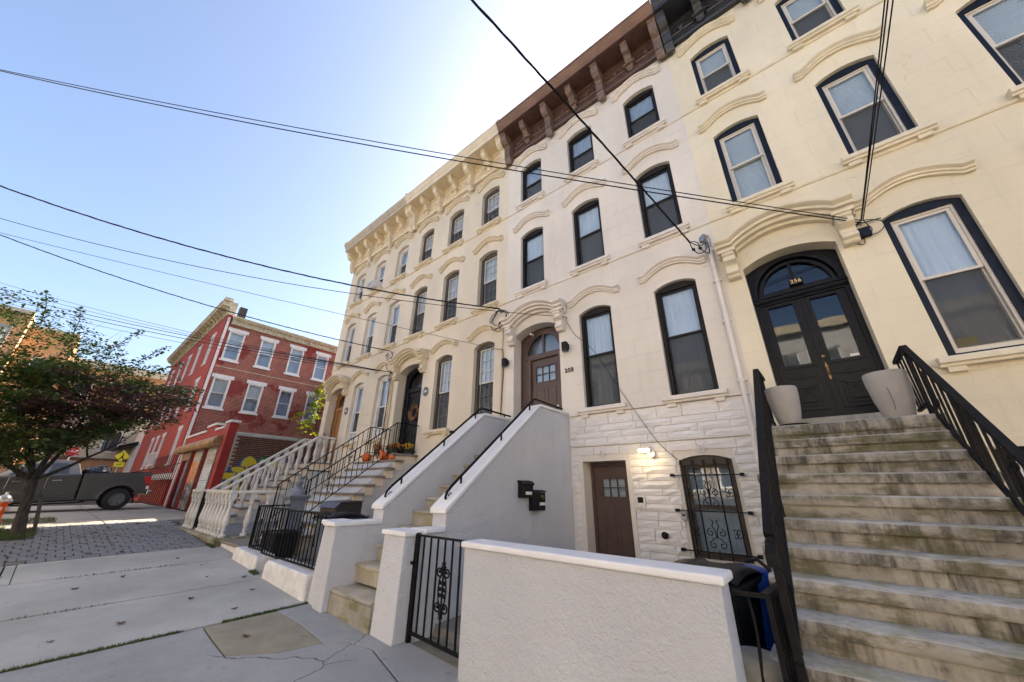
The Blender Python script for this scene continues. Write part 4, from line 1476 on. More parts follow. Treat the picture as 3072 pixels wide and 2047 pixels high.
def railing(name, label, mat, top, bot, n, w=.014, tw=.045, th=.03, posts=(), group='stair railings', scrolls=(), bw=None):
    """sloping rail: top and bottom polylines (same count), balusters between them"""
    t = thing(name, label, 'railing', top[0], group)
    for a, b in zip(top, top[1:]):
        MB().bar(a, b, tw, th).obj('top_rail', mat, t)
    for a, b in zip(bot, bot[1:]):
        MB().bar(a, b, bw or tw * .6, th * .8).obj('bottom_rail', mat, t)
    for (ta, tb), (ba, bb), k in zip(zip(top, top[1:]), zip(bot, bot[1:]), n):
        for i in range(k):
            u = (i + .5) / k
            p = Vector(ta).lerp(Vector(tb), u)
            q = Vector(ba).lerp(Vector(bb), u)
            MB().bar(q, p, w).obj('baluster', mat, t)
    for (a, b, pw) in posts:
        MB().bar(a, b, pw).obj('post', mat, t)
    return t


# left rail of 256, seen almost edge on
xl = -.385
top = [(xl, -.12, 3.10), (xl, -.97, 3.03), (xl, -3.42, 1.235)]
bot = [(xl, -.12, 2.42), (xl, -.97, 2.40), (xl, -3.42, .55)]
rl = railing('stair_railing', 'black iron railing on the left of the stone stoop, seen edge on', 'iron_old', top, bot, (5, 15), .022, .06, .045,
             [((xl, -.97, 2.28), (xl, -.97, 3.03), .04), ((xl, -3.40, .3), (xl, -3.40, 1.23), .045), ((xl, -2.2, 1.30), (xl, -2.2, 2.12), .035)], 'iron railings of the stone stoop')
MB().prism([(-3.42, 1.215), (-3.55, 1.145), (-3.55, 1.07), (-3.42, 1.19)], 'x', xl - .03, xl + .03).obj('rail_end', 'iron_old', rl)
xr = 1.045
top = [(xr, -.14, 3.06), (xr, -.82, 3.07), (xr, -3.7, .78)]
bot = [(xr, -.30, 2.42), (xr, -.80, 2.41), (xr, -3.7, .09)]
rl2 = railing('stair_railing', 'black iron railing on the right of the stone stoop with twisted bars', 'iron_old', top, bot, (4, 20), .018, .055, .04,
              [((xr, -.80, 2.28), (xr, -.80, 3.06), .035), ((xr, -1.75, 1.68), (xr, -1.75, 2.31), .04), ((xr, -2.75, .90), (xr, -2.75, 1.5), .04)], 'iron railings of the stone stoop')
for (yy, zz) in ((-1.12, 2.50), (-2.3, 1.57)):
    for s in (-1, 1):
        for t in (-1, 1):
            MB().tube(spiral((xr, yy + s * .035, zz + t * .13), .045, .012, .9, PI / 2 * t, 12, 'yz', s), .012, 6).obj('scroll', 'iron_old', rl2)
    MB().tube([(xr, yy, zz - .2), (xr, yy, zz), (xr, yy, zz + .2)], [.01, .022, .01], 6).obj('scroll', 'iron_old', rl2)

# planters on the landing
for (px, py, sc, lb) in ((-.185, -.80, 1.06, 'grey cement planter left of the black doors, standing on a dark tray'), (.83, -.62, 1.18, 'large grey cement planter right of the black doors, hairline crack down its side')):
    p = thing('planter', lb, 'planter', (px, py, zl), 'empty planters beside the black doors')
    k = sc
    MB().lathe([(.095 * k, 0.012), (.115 * k, .05 * k), (.145 * k, .2 * k), (.162 * k, .36 * k), (.165 * k, .46 * k), (.160 * k, .475 * k), (.150 * k, .475 * k), (.146 * k, .40 * k), (.10 * k, .36 * k)], (px, py, zl), 32).obj('pot', 'planter_cement', p, smooth=True)
    if px < 0:
        MB().lathe([(.11, .002), (.165, .004), (.17, .022), (.15, .022), (.12, .012)], (px + .03, py, zl), 24).obj('tray', 'plastic_black', p, smooth=True)
    else:
        MB().tube([(px - .04, py - .178, zl + .36), (px - .035, py - .176, zl + .28), (px - .03, py - .170, zl + .2), (px - .036, py - .155, zl + .1)], .0025, 4).obj('crack', 'plastic_black', p)

# ------------------------------------------------------------------ stoop of 258: white stucco cheeks
sw = thing('stucco_stoop', 'white stucco stoop with solid cheek walls up to the brown door', 'stoop', (-4.7, -2, 0))


def cheek(xa, xb, yf, zfront, zlow):
    prof = [(-.006, -.25), (-.006, 2.975), (-1.06, 2.975), (-3.20, 1.225), (-3.20, zlow - .05), (yf, zlow - .05), (yf, -.25)]
    MB().prism(prof, 'x', xa, xb).obj('cheek_wall', 'stucco_stoop', sw, bevel=.012)
    cx0, cx1 = xa - .025, xb + .025
    MB().prism([(-.01, 2.975), (-.01, 3.03), (-1.045, 3.03), (-1.075, 2.975)], 'x', cx0, cx1).obj('coping', 'cap_white', sw, bevel=.012)
    MB().prism([(-1.077, 2.974), (-1.047, 3.029), (-3.215, 1.29), (-3.235, 1.265), (-3.235, 1.205), (-3.205, 1.222)], 'x', cx0, cx1).obj('coping', 'cap_white', sw, bevel=.012)


cheek(-4.17, -3.90, -3.52, 0, 1.05)
MB().box(-4.195, -3.875, -3.52, -3.205, 1.0, 1.05).obj('coping', 'cap_white', sw, bevel=.012)
MB().hexa([(-4.36, -3.80, -.25), (-3.93, -3.80, -.25), (-3.93, -3.50, -.25), (-4.36, -3.50, -.25), (-4.36, -3.77, .985), (-3.935, -3.77, .985), (-3.935, -3.50, .985), (-4.36, -3.50, .985)]).obj('pier', 'stucco_stoop', sw, bevel=.012)
MB().box(-4.39, -3.90, -3.80, -3.47, .985, 1.04).obj('pier_cap', 'cap_white', sw, bevel=.014)
cheek(-5.62, -5.35, -3.90, 0, 1.06)
MB().box(-5.66, -5.325, -3.94, -3.205, 1.01, 1.065).obj('coping', 'cap_white', sw, bevel=.012)
MB().hexa([(-5.85, -3.88, -.2), (-5.60, -3.88, -.2), (-5.60, -3.55, -.2), (-5.85, -3.55, -.2), (-5.90, -3.80, 1.01), (-5.61, -3.80, 1.01), (-5.61, -3.55, 1.01), (-5.90, -3.55, 1.01)]).obj('pier', 'stucco_stoop', sw, bevel=.012)
MB().box(-5.94, -5.58, -3.84, -3.5, 1.012, 1.067).obj('pier_cap', 'cap_white', sw, bevel=.014)
zz = [2.33, 2.14, 1.95, 1.763, 1.574, 1.375, 1.185, .968, .752, .542, .29]
yy = [-1.05, -1.33, -1.60, -1.87, -2.15, -2.43, -2.68, -2.92, -3.24, -3.53, -3.83]
for i, (z, y) in enumerate(zip(zz, yy)):
    back = -.02 if i == 0 else yy[i - 1] + .06
    zb = z - .22 if i < 10 else -.3
    if i == 10:
        old_step(-5.60, -4.365, y, back, zb, z, sw, 'step_concrete', 'step_mossy', nose=.01, nh=.05, n=10)
    else:
        old_step(-5.345 - (.04 if i == 9 else 0), -4.175, y, back, zb, z, sw, 'step_concrete', 'step_concrete', nose=.03, nh=.05, n=8)
MB().prism([(-.5, -.25), (-.5, 2.1), (-1.1, 2.1), (-3.7, .0), (-3.7, -.25)], 'x', -5.34, -4.18).obj('core', 'step_concrete', sw)
# handrails
for (hx, lb) in ((-4.035, 'black iron handrail on the right cheek wall of the white stoop'), (-5.485, 'black iron handrail on the left cheek wall of the white stoop')):
    hr = thing('handrail', lb, 'handrail', (hx, -2.1, 2.2), 'iron handrails of the white stoop')
    pts = [(hx, -.03, 3.13), (hx, -1.0, 3.15), (hx, -1.08, 3.13), (hx, -3.02, 1.545), (hx, -3.10, 1.46), (hx, -3.12, 1.39), (hx, -3.07, 1.345), (hx, -3.0, 1.39)]
    MB().tube(pts, [.020, .020, .020, .020, .019, .017, .015, .012], 8).obj('rail', 'iron_black', hr, smooth=True)
    MB().tube(spiral((hx, -3.035, 1.44), .035, .01, 1.0, PI, 12, 'yz', 1), .008, 6).obj('scroll', 'iron_black', hr, smooth=True)
    for y in (-.25, -1.2, -2.0, -2.85):
        zt = 3.14 if y > -1.05 else 3.14 + (y + 1.05) * .817
        MB().bar((hx, y, zt - .12), (hx, y, zt), .022).obj('post', 'iron_black', hr)
# mailboxes on the cheek wall
mx = -3.898
mb_ = thing('mailbox', 'black wall mailbox with curved lid, higher of the two on the stoop wall', 'mailbox', (mx, -1.57, 1.39), 'mailboxes on the stoop wall')
MB().prism([(mx, 1.39), (mx + .09, 1.39), (mx + .10, 1.58), (mx, 1.60)], 'y', -1.72, -1.43).obj('body', 'plastic_black', mb_, bevel=.006)
MB().prism([(mx, 1.605), (mx + .115, 1.575), (mx + .12, 1.60), (mx + .08, 1.64), (mx, 1.655)], 'y', -1.735, -1.415).obj('lid', 'plastic_black', mb_, bevel=.006)
MB().box(mx + .0945, mx + .099, -1.63, -1.47, 1.435, 1.48).obj('name_label', 'label_white', mb_)
mb_ = thing('mailbox', 'black wall mailbox with brass lock rosette, lower of the two on the stoop wall', 'mailbox', (mx, -1.26, 1.19), 'mailboxes on the stoop wall')
MB().box(mx, mx + .11, -1.43, -1.10, 1.19, 1.47).obj('body', 'plastic_black', mb_, bevel=.006)
MB().prism([(mx, 1.473), (mx + .125, 1.473), (mx + .125, 1.487), (mx + .06, 1.51), (mx, 1.51)], 'y', -1.445, -1.085).obj('lid', 'plastic_black', mb_, bevel=.004)
MB().tube([(mx + .11, -1.19, 1.40), (mx + .12, -1.19, 1.40), (mx + .12, -1.19, 1.40), (mx + .13, -1.19, 1.40)], [.042, .040, .026, .018], 16).obj('lock_rosette', 'brass', mb_)
MB().box(mx + .1105, mx + .114, -1.27, -1.11, 1.27, 1.315).obj('name_label', 'label_white', mb_)

# front garden wall of 258 and its gate
fw = thing('garden_wall', 'white stucco garden wall with smooth coping at the pavement edge', 'wall', (-1.8, -3.6, -.1))
MB().hexa([(-2.965, -3.745, -.3), (-.665, -3.745, -.3), (-.665, -3.52, -.3), (-2.965, -3.52, -.3), (-2.965, -3.745, .965), (-.665, -3.745, .965), (-.665, -3.52, .965), (-2.965, -3.52, .965)]).obj('wall', 'stucco_stoop', fw, bevel=.012)
MB().box(-2.99, -.635, -3.775, -3.48, .966, 1.022).obj('coping', 'cap_white', fw, bevel=.016)
gt = thing('garden_gate', 'black iron bar gate with a leaf ornament beside the white wall', 'gate', (-3.45, -3.63, .05))
gy = -3.63
MB().bar((-3.905, gy, 1.0), (-2.985, gy, 1.0), .03, .02).obj('top_rail', 'iron_black', gt)
MB().bar((-3.86, gy, .075), (-2.985, gy, .045), .03, .025).obj('bottom_rail', 'iron_black', gt)
MB().bar((-3.895, gy + .02, -.06), (-3.895, gy + .02, 1.02), .045).obj('post', 'iron_black', gt)
MB().bar((-3.855, gy, .065), (-3.855, gy, 1.0), .022).obj('stile', 'iron_black', gt)
for i in range(7):
    x = -3.745 + i * .1215
    if i == 3:
        MB().bar((x, gy, .07), (x, gy, .33), .016).obj('bar', 'iron_black', gt)
        MB().bar((x, gy, .72), (x, gy, .99), .016).obj('bar', 'iron_black', gt)
        MB().bar((x, gy, .32), (x, gy, .73), .014).obj('bar', 'iron_black', gt)
        xc = x
    else:
        MB().bar((x, gy, .07), (x, gy, .99), .016).obj('bar', 'iron_black', gt)
MB().bar((-2.985, gy, .045), (-2.985, gy, 1.0), .02).obj('stile', 'iron_black', gt)
MB().box(-3.99, -3.89, gy - .03, gy + .01, .70, .73).obj('latch', 'iron_black', gt)
for s in (-1, 1):
    MB().tube([(xc, gy - .004, .36), (xc + s * .05, gy - .004, .43), (xc + s * .062, gy - .004, .525), (xc + s * .05, gy - .004, .62), (xc, gy - .004, .69)], .008, 6).obj('scroll', 'iron_black', gt)
    for zc in (.37, .68):
        MB().tube(circ((xc + s * .058, gy - .004, zc), .038, 12), .0085, 6).obj('scroll', 'iron_black', gt)
        MB().tube([(xc + s * .01, gy - .006, zc), (xc + s * .045, gy - .008, zc + .012), (xc + s * .075, gy - .006, zc)], [.012, .02, .006], 6).obj('leaf', 'iron_black', gt)
    for zc in (.47, .525, .58):
        MB().tube([(xc, gy - .006, zc), (xc + s * .025, gy - .010, zc + .012), (xc + s * .05, gy - .006, zc - .01)], [.008, .02, .006], 6).obj('leaf', 'iron_black', gt)
for zc, k in ((.73, 1), (.325, -1)):
    MB().tube([(xc, gy, zc - .025 * k), (xc, gy, zc), (xc, gy, zc + .02 * k), (xc, gy, zc + .045 * k)], [.014, .03, .018, .024], 8).obj('finial', 'iron_black', gt)

# little iron fence of 256 beside the bins, and the stone stump
lf_ = thing('iron_fence', 'short old iron fence corner between the white wall and stone steps', 'fence', (-.5, -3.45, 0))
MB().bar((-.66, -3.50, .893), (-.475, -3.46, .893), .032, .022).obj('top_rail', 'iron_old', lf_)
MB().bar((-.475, -3.475, .895), (-.40, -3.02, .92), .05, .03).obj('top_rail', 'iron_old', lf_)
MB().bar((-.465, -3.46, -.15), (-.465, -3.46, .885), .03).obj('post', 'iron_old', lf_)
for i in range(10):
    u = i / 9
    x, y = -.458 + .05 * u, -3.40 + .36 * u
    MB().bar((x, y, -.1), (x, y, .885 + .02 * u), .022).obj('bar', 'iron_old', lf_)
pts = [(-.575 + .012 * math.sin(k * .9), -3.485 + .010 * math.cos(k * .9), .88 - .098 * k) for k in range(11)]
MB().tube(pts, [.009, .012] * 5 + [.01], 6, flat=.6, twist=.5).obj('twisted_bar', 'iron_old', lf_, smooth=True)
sp = MB().lathe([(.165, -.2), (.172, .20), (.168, .42), (.155, .475), (.13, .495), (.01, .50)], (-.655, -3.18, .0), 24, sx=1.0, sy=.95).obj('stone_stump', 'stone_stump', smooth=True)
tag(sp, 'low round stone stump at the foot of the steps, behind the twisted bar', 'stump')
# ------------------------------------------------------------------ stoop of 260: open cream steps with slate treads
s0 = thing('slate_stoop', 'cream stoop with overhanging slate treads, pumpkins on top', 'stoop', (-9.7, -2, 0))
for i in range(11):
    y0 = -.83 if i == 0 else -1.0 - .25 * (i - 1)
    z = 2.41 if i == 0 else 2.215 - .204 * (i - 1)
    xr_ = -8.98 if i == 0 else -8.60
    yb = -.015 if i == 0 else y0 + .30
    if z < .15:
        break
    MB().box(-10.72, xr_, y0, yb, z - .055, z).obj('tread', 'tread_slate', s0, bevel=.01)
    MB().box(-10.66, xr_ - .07, y0 + .04, yb - .01, z - .26, z - .0555).obj('riser', 'riser_cream', s0)
MB().prism([(-.02, .0), (-.02, 2.14), (-1.02, 2.14), (-1.24, 1.94), (-3.3, .20), (-3.3, .0)], 'x', -10.6, -8.70).obj('side_wall', 'stucco_side', s0)


def thin_rail(name, label, x, ztop, ybot, grp, full=True):
    top = [(x, -.03, ztop), (x, -.76, ztop), (x, ybot, ztop - .765 * (-.76 - ybot))]
    bot = [(x, -.03, 2.50), (x, -.76, 2.50), (x, ybot, 2.50 - .765 * (-.76 - ybot))]
    t = railing(name, label, 'iron_black', top, bot, (6, 16), .013, .035, .022, [((x, -.76, 2.4), (x, -.76, ztop), .022), ((x, ybot, ztop - .765 * (-.76 - ybot) - 1.15), (x, ybot, ztop - .765 * (-.76 - ybot)), .024)], grp)
    for k in range(2):
        y = -1.25 - 1.1 * k
        zc = ztop - .765 * (-.76 - y) - .42
        for s in (-1, 1):
            for q in (-1, 1):
                MB().tube(spiral((x, y + s * .045, zc + q * .11), .045, .012, 1.0, PI / 2, 14, 'yz', s * q), .006, 5).obj('scroll', 'iron_black', t)
            MB().tube([(x, y, zc - .22), (x, y + s * .055, zc - .07), (x, y + s * .02, zc), (x, y + s * .055, zc + .08), (x, y, zc + .22)], .006, 5).obj('scroll', 'iron_black', t)
    return t


thin_rail('stair_railing', 'thin black scrolled railing on the right of the slate-tread stoop', -9.07, 3.245, -2.85, 'thin scrolled railings of the slate stoop')
thin_rail('stair_railing', 'thin black scrolled railing on the left of the slate-tread stoop', -10.50, 3.25, -2.95, 'thin scrolled railings of the slate stoop')


def pumpkin(x, y, z, r, label, squash=.92):
    t = thing('pumpkin', label, 'pumpkin', (x, y, z), 'pumpkins on the stoop')
    n, m = 36, 10
    vs, fs = [], []
    for j in range(m + 1):
        a = -PI / 2 + PI * j / m
        for i in range(n):
            th = 2 * PI * i / n
            rr = r * math.cos(a) ** .8 * (1 - .07 * (abs(math.cos(th * 4.5)) < .35) - .04 * abs(math.sin(th * 4.5 + .7)) ** 3) if abs(a) < PI / 2 - 1e-6 else .001
            vs.append((x + rr * math.cos(th), y + rr * math.sin(th), z + r * squash + r * squash * math.sin(a) * (1 - .12 * max(0, math.sin(a)) ** 6)))
    for j in range(m):
        for i in range(n):
            fs.append((j * n + i, j * n + (i + 1) % n, (j + 1) * n + (i + 1) % n, (j + 1) * n + i))
    MB().add(vs, fs).obj('flesh', 'pumpkin', t, smooth='all')
    zt = z + 2 * r * squash - r * .13
    MB().tube([(x, y, zt), (x + .01, y, zt + r * .22), (x + .03, y - .01, zt + r * .4)], [.16 * r, .1 * r, .12 * r], 6).obj('stem', 'stem_tan', t)


pumpkin(-10.22, -.90, 2.216, .135, 'large orange pumpkin at the left of the slate stoop')
pumpkin(-9.33, -.90, 2.216, .13, 'large orange pumpkin beside the smallest one on the stoop, sloping rail crossing it')
pumpkin(-8.92, -.89, 2.216, .078, 'small orange pumpkin at the right end of the tread')
pumpkin(-9.75, -.72, 2.411, .075, 'small orange pumpkin on the landing between two mum pots')


def leaf_cloud(n, ctr, rad, size, rr, flat=0.0, shell=.4, up=0.0):
    """small four-cornered leaves through an ellipsoid"""
    vs, fs = [], []
    for i in range(n):
        while True:
            p = Vector((rr.uniform(-1, 1), rr.uniform(-1, 1), rr.uniform(-1, 1)))
            if shell <= p.length <= 1 or (p.length <= 1 and rr.random() < .25):
                break
        c = Vector((ctr[0] + p.x * rad[0], ctr[1] + p.y * rad[1], ctr[2] + p.z * rad[2]))
        nrm = Vector((rr.gauss(0, 1), rr.gauss(0, 1), rr.gauss(0, 1) + up))
        if nrm.length < .01:
            nrm = Vector((0, 0, 1))
        nrm.normalize()
        nrm.z = nrm.z * (1 + flat) + up * .2
        nrm.normalize()
        u = nrm.orthogonal().normalized()
        w = nrm.cross(u)
        a = rr.random() * 6.28
        u, w = u * math.cos(a) + w * math.sin(a), w * math.cos(a) - u * math.sin(a)
        s = size * rr.uniform(.6, 1.25)
        o = len(vs)
        vs += [c - u * s * .5, c + w * s * .34, c + u * s * .55, c - w * s * .34]
        fs.append((o, o + 1, o + 2, o + 3))
    return MB().add(vs, fs)


def mum(x, y, z, r, mat, label):
    t = thing('flower_pot', label, 'potted flowers', (x, y, z), 'mum pots on the stoop')
    MB().lathe([(r * .55, 0), (r * .75, r * 1.0), (r * .8, r * 1.05), (r * .7, r * 1.05)], (x, y, z), 14).obj('pot', 'pot_dark', t)
    rr = random.Random(int(x * 100))
    stuff(leaf_cloud(170, (x, y, z + r * 1.5), (r * 1.15, r * 1.15, r * .7), .055, rr, up=.6).obj('blossoms', mat, t))
    stuff(leaf_cloud(90, (x, y, z + r * 1.25), (r * 1.05, r * 1.05, r * .6), .06, rr).obj('leaves', 'mum_leaf', t))


mum(-10.25, -.55, 2.411, .16, 'mum_orange', 'golden orange mum pot, leftmost of the flowers on the slate stoop')
mum(-9.78, -.42, 2.411, .15, 'mum_red', 'dark rust red mum pot on the slate stoop')
mum(-9.42, -.50, 2.411, .16, 'mum_orange', 'bright orange mum pot next to the yellow one')
mum(-9.18, -.24, 2.411, .15, 'mum_yellow', 'yellow mum pot nearest the black door')
wr = thing('wreath', 'dried husk wreath hanging on the black door', 'wreath', (-9.86, .30, 3.55))
rr = random.Random(5)
vs, fs = [], []
for i in range(420):
    a = rr.random() * 2 * PI
    r0 = .17 + rr.uniform(-.04, .05)
    c = Vector((-9.86 + r0 * math.cos(a), .315 + rr.uniform(-.05, .02), 3.80 + r0 * math.sin(a)))
    d = Vector((math.cos(a + rr.uniform(-.9, .9)), rr.uniform(-.8, .1), math.sin(a + rr.uniform(-.9, .9)))).normalized() * .085
    w = d.cross(Vector((rr.random(), rr.random(), rr.random()))).normalized() * .012
    o = len(vs)
    vs += [c, c + d * .5 + w, c + d, c + d * .5 - w]
    fs.append((o, o + 1, o + 2, o + 3))
stuff(MB().add(vs, fs).obj('husks', 'wreath_husk', wr))
MB().tube(circ((-9.86, .325, 3.80), .17, 24), .02, 6).obj('ring', 'wreath_husk', wr)

# front curb stones and iron fence of 260
cb = MB().prism([(-8.0, .06), (-8.02, .33), (-8.08, .38), (-9.22, .42), (-9.29, .36), (-9.31, .1)], 'y', -3.88, -3.56).obj('curb_block', 'curb_white', None, bevel=.03, seg=3)
tag(cb, 'short lumpy white curb block left of the iron gate opening', 'curb', 'whitewashed curb blocks')
cb = MB().prism([(-5.93, -.1), (-5.93, .34), (-5.98, .37), (-7.45, .385), (-7.54, .33), (-7.56, -.05)], 'y', -3.90, -3.55).obj('curb_block', 'curb_white', None, bevel=.03, seg=3)
tag(cb, 'long lumpy white curb block against the stucco stoop', 'curb', 'whitewashed curb blocks')
cb = thing('yard_curb', 'white curb with a slate top between balustrade and iron fence', 'curb', (-10, -3.6, .1))
MB().box(-10.80, -9.33, -3.72, -2.4, 0, .34).obj('base', 'curb_white', cb, bevel=.015)
MB().box(-10.82, -9.31, -3.75, -2.4, .341, .40).obj('top', 'tread_slate', cb, bevel=.015)


def iron_fence(name, label, cat, a, b, z0, z1, n, parent=None, mat='iron_black', posts=(True, False), grp=None):
    t = thing(name, label, cat, (a[0], a[1], z0), grp)
    A, B = Vector((a[0], a[1], 0)), Vector((b[0], b[1], 0))
    MB().bar((a[0], a[1], z1), (b[0], b[1], z1), .04, .022).obj('top_rail', mat, t)
    MB().bar((a[0], a[1], z0 + .03), (b[0], b[1], z0 + .03), .028, .022).obj('bottom_rail', mat, t)
    for i in range(1, n):
        p = A.lerp(B, i / n)
        MB().bar((p.x, p.y, z0 + .03), (p.x, p.y, z1), .015).obj('bar', mat, t)
    for k, p in enumerate((A, B)):
        if posts[k]:
            MB().bar((p.x, p.y, z0 - .04), (p.x, p.y, z1 + .01), .028).obj('post', mat, t)
    return t


def heart(t, x, y, zc, mat, d='x'):
    def P(u, z):
        return (x + u, y, z) if d == 'x' else (x, y + u, z)
    for s in (-1, 1):
        MB().tube([P(0, zc - .2), P(s * .05, zc - .08), P(s * .02, zc), P(s * .055, zc + .1), P(s * .045, zc + .17), P(s * .012, zc + .18)], .008, 5).obj('scroll', mat, t)
        MB().tube([P(0, zc - .16), P(s * .06, zc - .19), P(s * .05, zc - .25), P(s * .015, zc - .23)], .007, 5).obj('scroll', mat, t)


f1 = iron_fence('iron_fence', 'black iron bar fence panel on the white curb, next to the stucco stoop', 'fence', (-7.50, -3.72), (-5.95, -3.72), .37, 1.13, 12)
heart(f1, -6.85, -3.72, .74, 'iron_brown')
g1 = iron_fence('yard_gate', 'black iron gate between the two white curb blocks', 'gate', (-8.30, -3.72), (-7.54, -3.72), .36, 1.14, 6)
heart(g1, -7.92, -3.72, .76, 'iron_brown')
f2 = iron_fence('iron_fence', 'short black iron fence panel at the left of the iron gate', 'fence', (-9.02, -3.72), (-8.34, -3.72), .40, 1.15, 6)
heart(f2, -8.68, -3.72, .76, 'iron_brown')
f3 = iron_fence('iron_fence', 'black iron fence panel running back towards the grey newel', 'fence', (-9.06, -3.70), (-9.06, -3.12), .40, 1.15, 5)
# grey cast iron newel
nw = thing('newel_post', 'grey cast iron newel post with dome and finial behind the iron fence', 'post', (-9.22, -3.0, .15))
nx, ny = -9.22, -2.98


def sq(mb, w0, w1, z0, z1):
    return mb.hexa([(nx - w0, ny - w0, z0), (nx + w0, ny - w0, z0), (nx + w0, ny + w0, z0), (nx - w0, ny + w0, z0), (nx - w1, ny - w1, z1), (nx + w1, ny - w1, z1), (nx + w1, ny + w1, z1), (nx - w1, ny + w1, z1)])


sq(MB(), .21, .20, .14, .50).obj('base', 'newel_grey', nw, bevel=.01)
sq(MB(), .19, .165, .501, .58).obj('base_moulding', 'newel_grey', nw, bevel=.01)
sq(MB(), .165, .165, .581, 1.25).obj('shaft', 'newel_grey', nw, bevel=.008)
for d in (0, 1):
    for za, zb in ((.66, 1.05), (1.09, 1.20)):
        r1 = [(-.11, za), (.11, za), (.11, zb), (-.11, zb)]
        r2 = [(-.085, za + .025), (.085, za + .025), (.085, zb - .025), (-.085, zb - .025)]
        if d == 0:
            MB().plate([(nx + u, w) for u, w in r1], [[(nx + u, w) for u, w in r2]], ny - .178, ny - .164).obj('panel_moulding', 'newel_grey', nw)
        else:
            MB().plate([(ny + u, w) for u, w in r1], [[(ny + u, w) for u, w in r2]], nx + .164, nx + .178, 'x').obj('panel_moulding', 'newel_grey', nw)
    if d == 0:
        for k in range(4):
            MB().prism([(nx, .70 + k * .08), (nx + .045, .735 + k * .08), (nx, .77 + k * .08), (nx - .045, .735 + k * .08)], 'y', ny - .176, ny - .164).obj('relief', 'newel_grey', nw)
sq(MB(), .185, .215, 1.251, 1.31).obj('cap_moulding', 'newel_grey', nw, bevel=.008)
sq(MB(), .225, .225, 1.311, 1.345).obj('cap', 'newel_grey', nw, bevel=.01)
MB().lathe([(.20, 1.346), (.19, 1.40), (.15, 1.46), (.09, 1.50), (.05, 1.515), (.035, 1.54), (.075, 1.58), (.08, 1.61), (.045, 1.64), (.03, 1.665), (.05, 1.70), (.045, 1.73), (.01, 1.755)], (nx, ny, 0), 16).obj('dome', 'newel_grey', nw, smooth=True)
# parcel box, bins
pb = thing('parcel_box', 'dark brown metal parcel box with sloping lid behind the iron fence', 'parcel box', (-7.55, -2.75, .45))
MB().prism([(-3.02, .46), (-3.02, 1.14), (-2.93, 1.235), (-2.50, 1.255), (-2.50, .46)], 'x', -7.86, -7.22).obj('body', 'box_brown', pb, bevel=.008)
MB().prism([(-3.045, 1.145), (-2.94, 1.24), (-2.48, 1.262), (-2.48, 1.275), (-2.945, 1.258), (-3.055, 1.152)], 'x', -7.88, -7.20).obj('lid', 'box_brown', pb)
MB().box(-7.62, -7.44, -3.05, -3.018, 1.05, 1.08).obj('handle', 'plastic_black', pb)
MB().box(-7.56, -7.52, -3.03, -3.018, .78, .86).obj('lock', 'chrome', pb)
MB().box(-7.218, -7.212, -2.9, -2.84, .92, .99).obj('latch', 'chrome', pb)
MB().box(-7.80, -7.28, -2.98, -2.54, .141, .459).obj('stand', 'box_brown', pb)


def wheelie(name, label, cx, cy, z0, w, d, h, mat, lid, rot=0, front=-1):
    t = thing(name, label, 'wheelie bin', (cx, cy, z0), None)
    b = .78
    mb = MB().hexa([(-w / 2 * b, -d / 2 * b, .04), (w / 2 * b, -d / 2 * b, .04), (w / 2 * b, d / 2 * b, .04), (-w / 2 * b, d / 2 * b, .04),
                    (-w / 2, -d / 2, h * .86), (w / 2, -d / 2, h * .86), (w / 2, d / 2, h * .86), (-w / 2, d / 2, h * .86)])
    Mx = Matrix.Translation((cx, cy, z0)) @ Matrix.Rotation(rot, 4, 'Z')
    mb.xform(Mx).obj('body', mat, t, bevel=.03, seg=3)
    mb = MB().box(-w / 2 - .025, w / 2 + .025, -d / 2 - .02, d / 2 + .02, h * .83, h * .875).xform(Mx)
    mb.obj('rim', mat, t, bevel=.01)
    n = 8
    vs, fs = [], []
    for i in range(n + 1):
        u = i / n
        z = h * .88 + .085 * math.sin(PI * min(1, .12 + u * .8)) ** .7
        for (x, dz) in ((-w / 2 - .03, -.03), (-w / 2 + .03, 0), (-w * .22, .012), (-w * .18, 0), (w * .18, 0), (w * .22, .012), (w / 2 - .03, 0), (w / 2 + .03, -.03)):
            vs.append((x, d / 2 + .03 - (d + .09) * u, z + dz))
    for i in range(n):
        for k in range(7):
            a = i * 8 + k
            fs.append((a, a + 1, a + 9, a + 8))
    o = MB().add(vs, fs).xform(Mx).obj('lid', lid, t, smooth=True)
    so = o.modifiers.new('thick', 'SOLIDIFY')
    so.thickness = .02
    # hinge and pull handle
    for s in (-1, 1):
        MB().prism([(d / 2 + .0, h * .80), (d / 2 + .13, h * .86), (d / 2 + .13, h * .90), (d / 2, h * .88)], 'x', s * w * .38 - .03, s * w * .38 + .03).xform(Mx).obj('handle_arm', mat, t)
        mb = MB()
        mb.tube([(s * w * .40 - .02, d / 2 - .02, .13), (s * w * .40 + .03 * 1, d / 2 - .02, .13)], .13, 18)
        mb.xform(Mx).obj('wheel', 'tyre', t)
    MB().tube([(-w * .40, d / 2 + .14, h * .89), (w * .40, d / 2 + .14, h * .89)], .02, 8).xform(Mx).obj('handle', mat, t)
    for q in (-.28, .28):
        MB().box(q * w - .05, q * w + .05, -d / 2 + .05, d / 2 - .06, h * .93, h * .962).xform(Mx).obj('lid_rib', lid, t, bevel=.015)
    return t


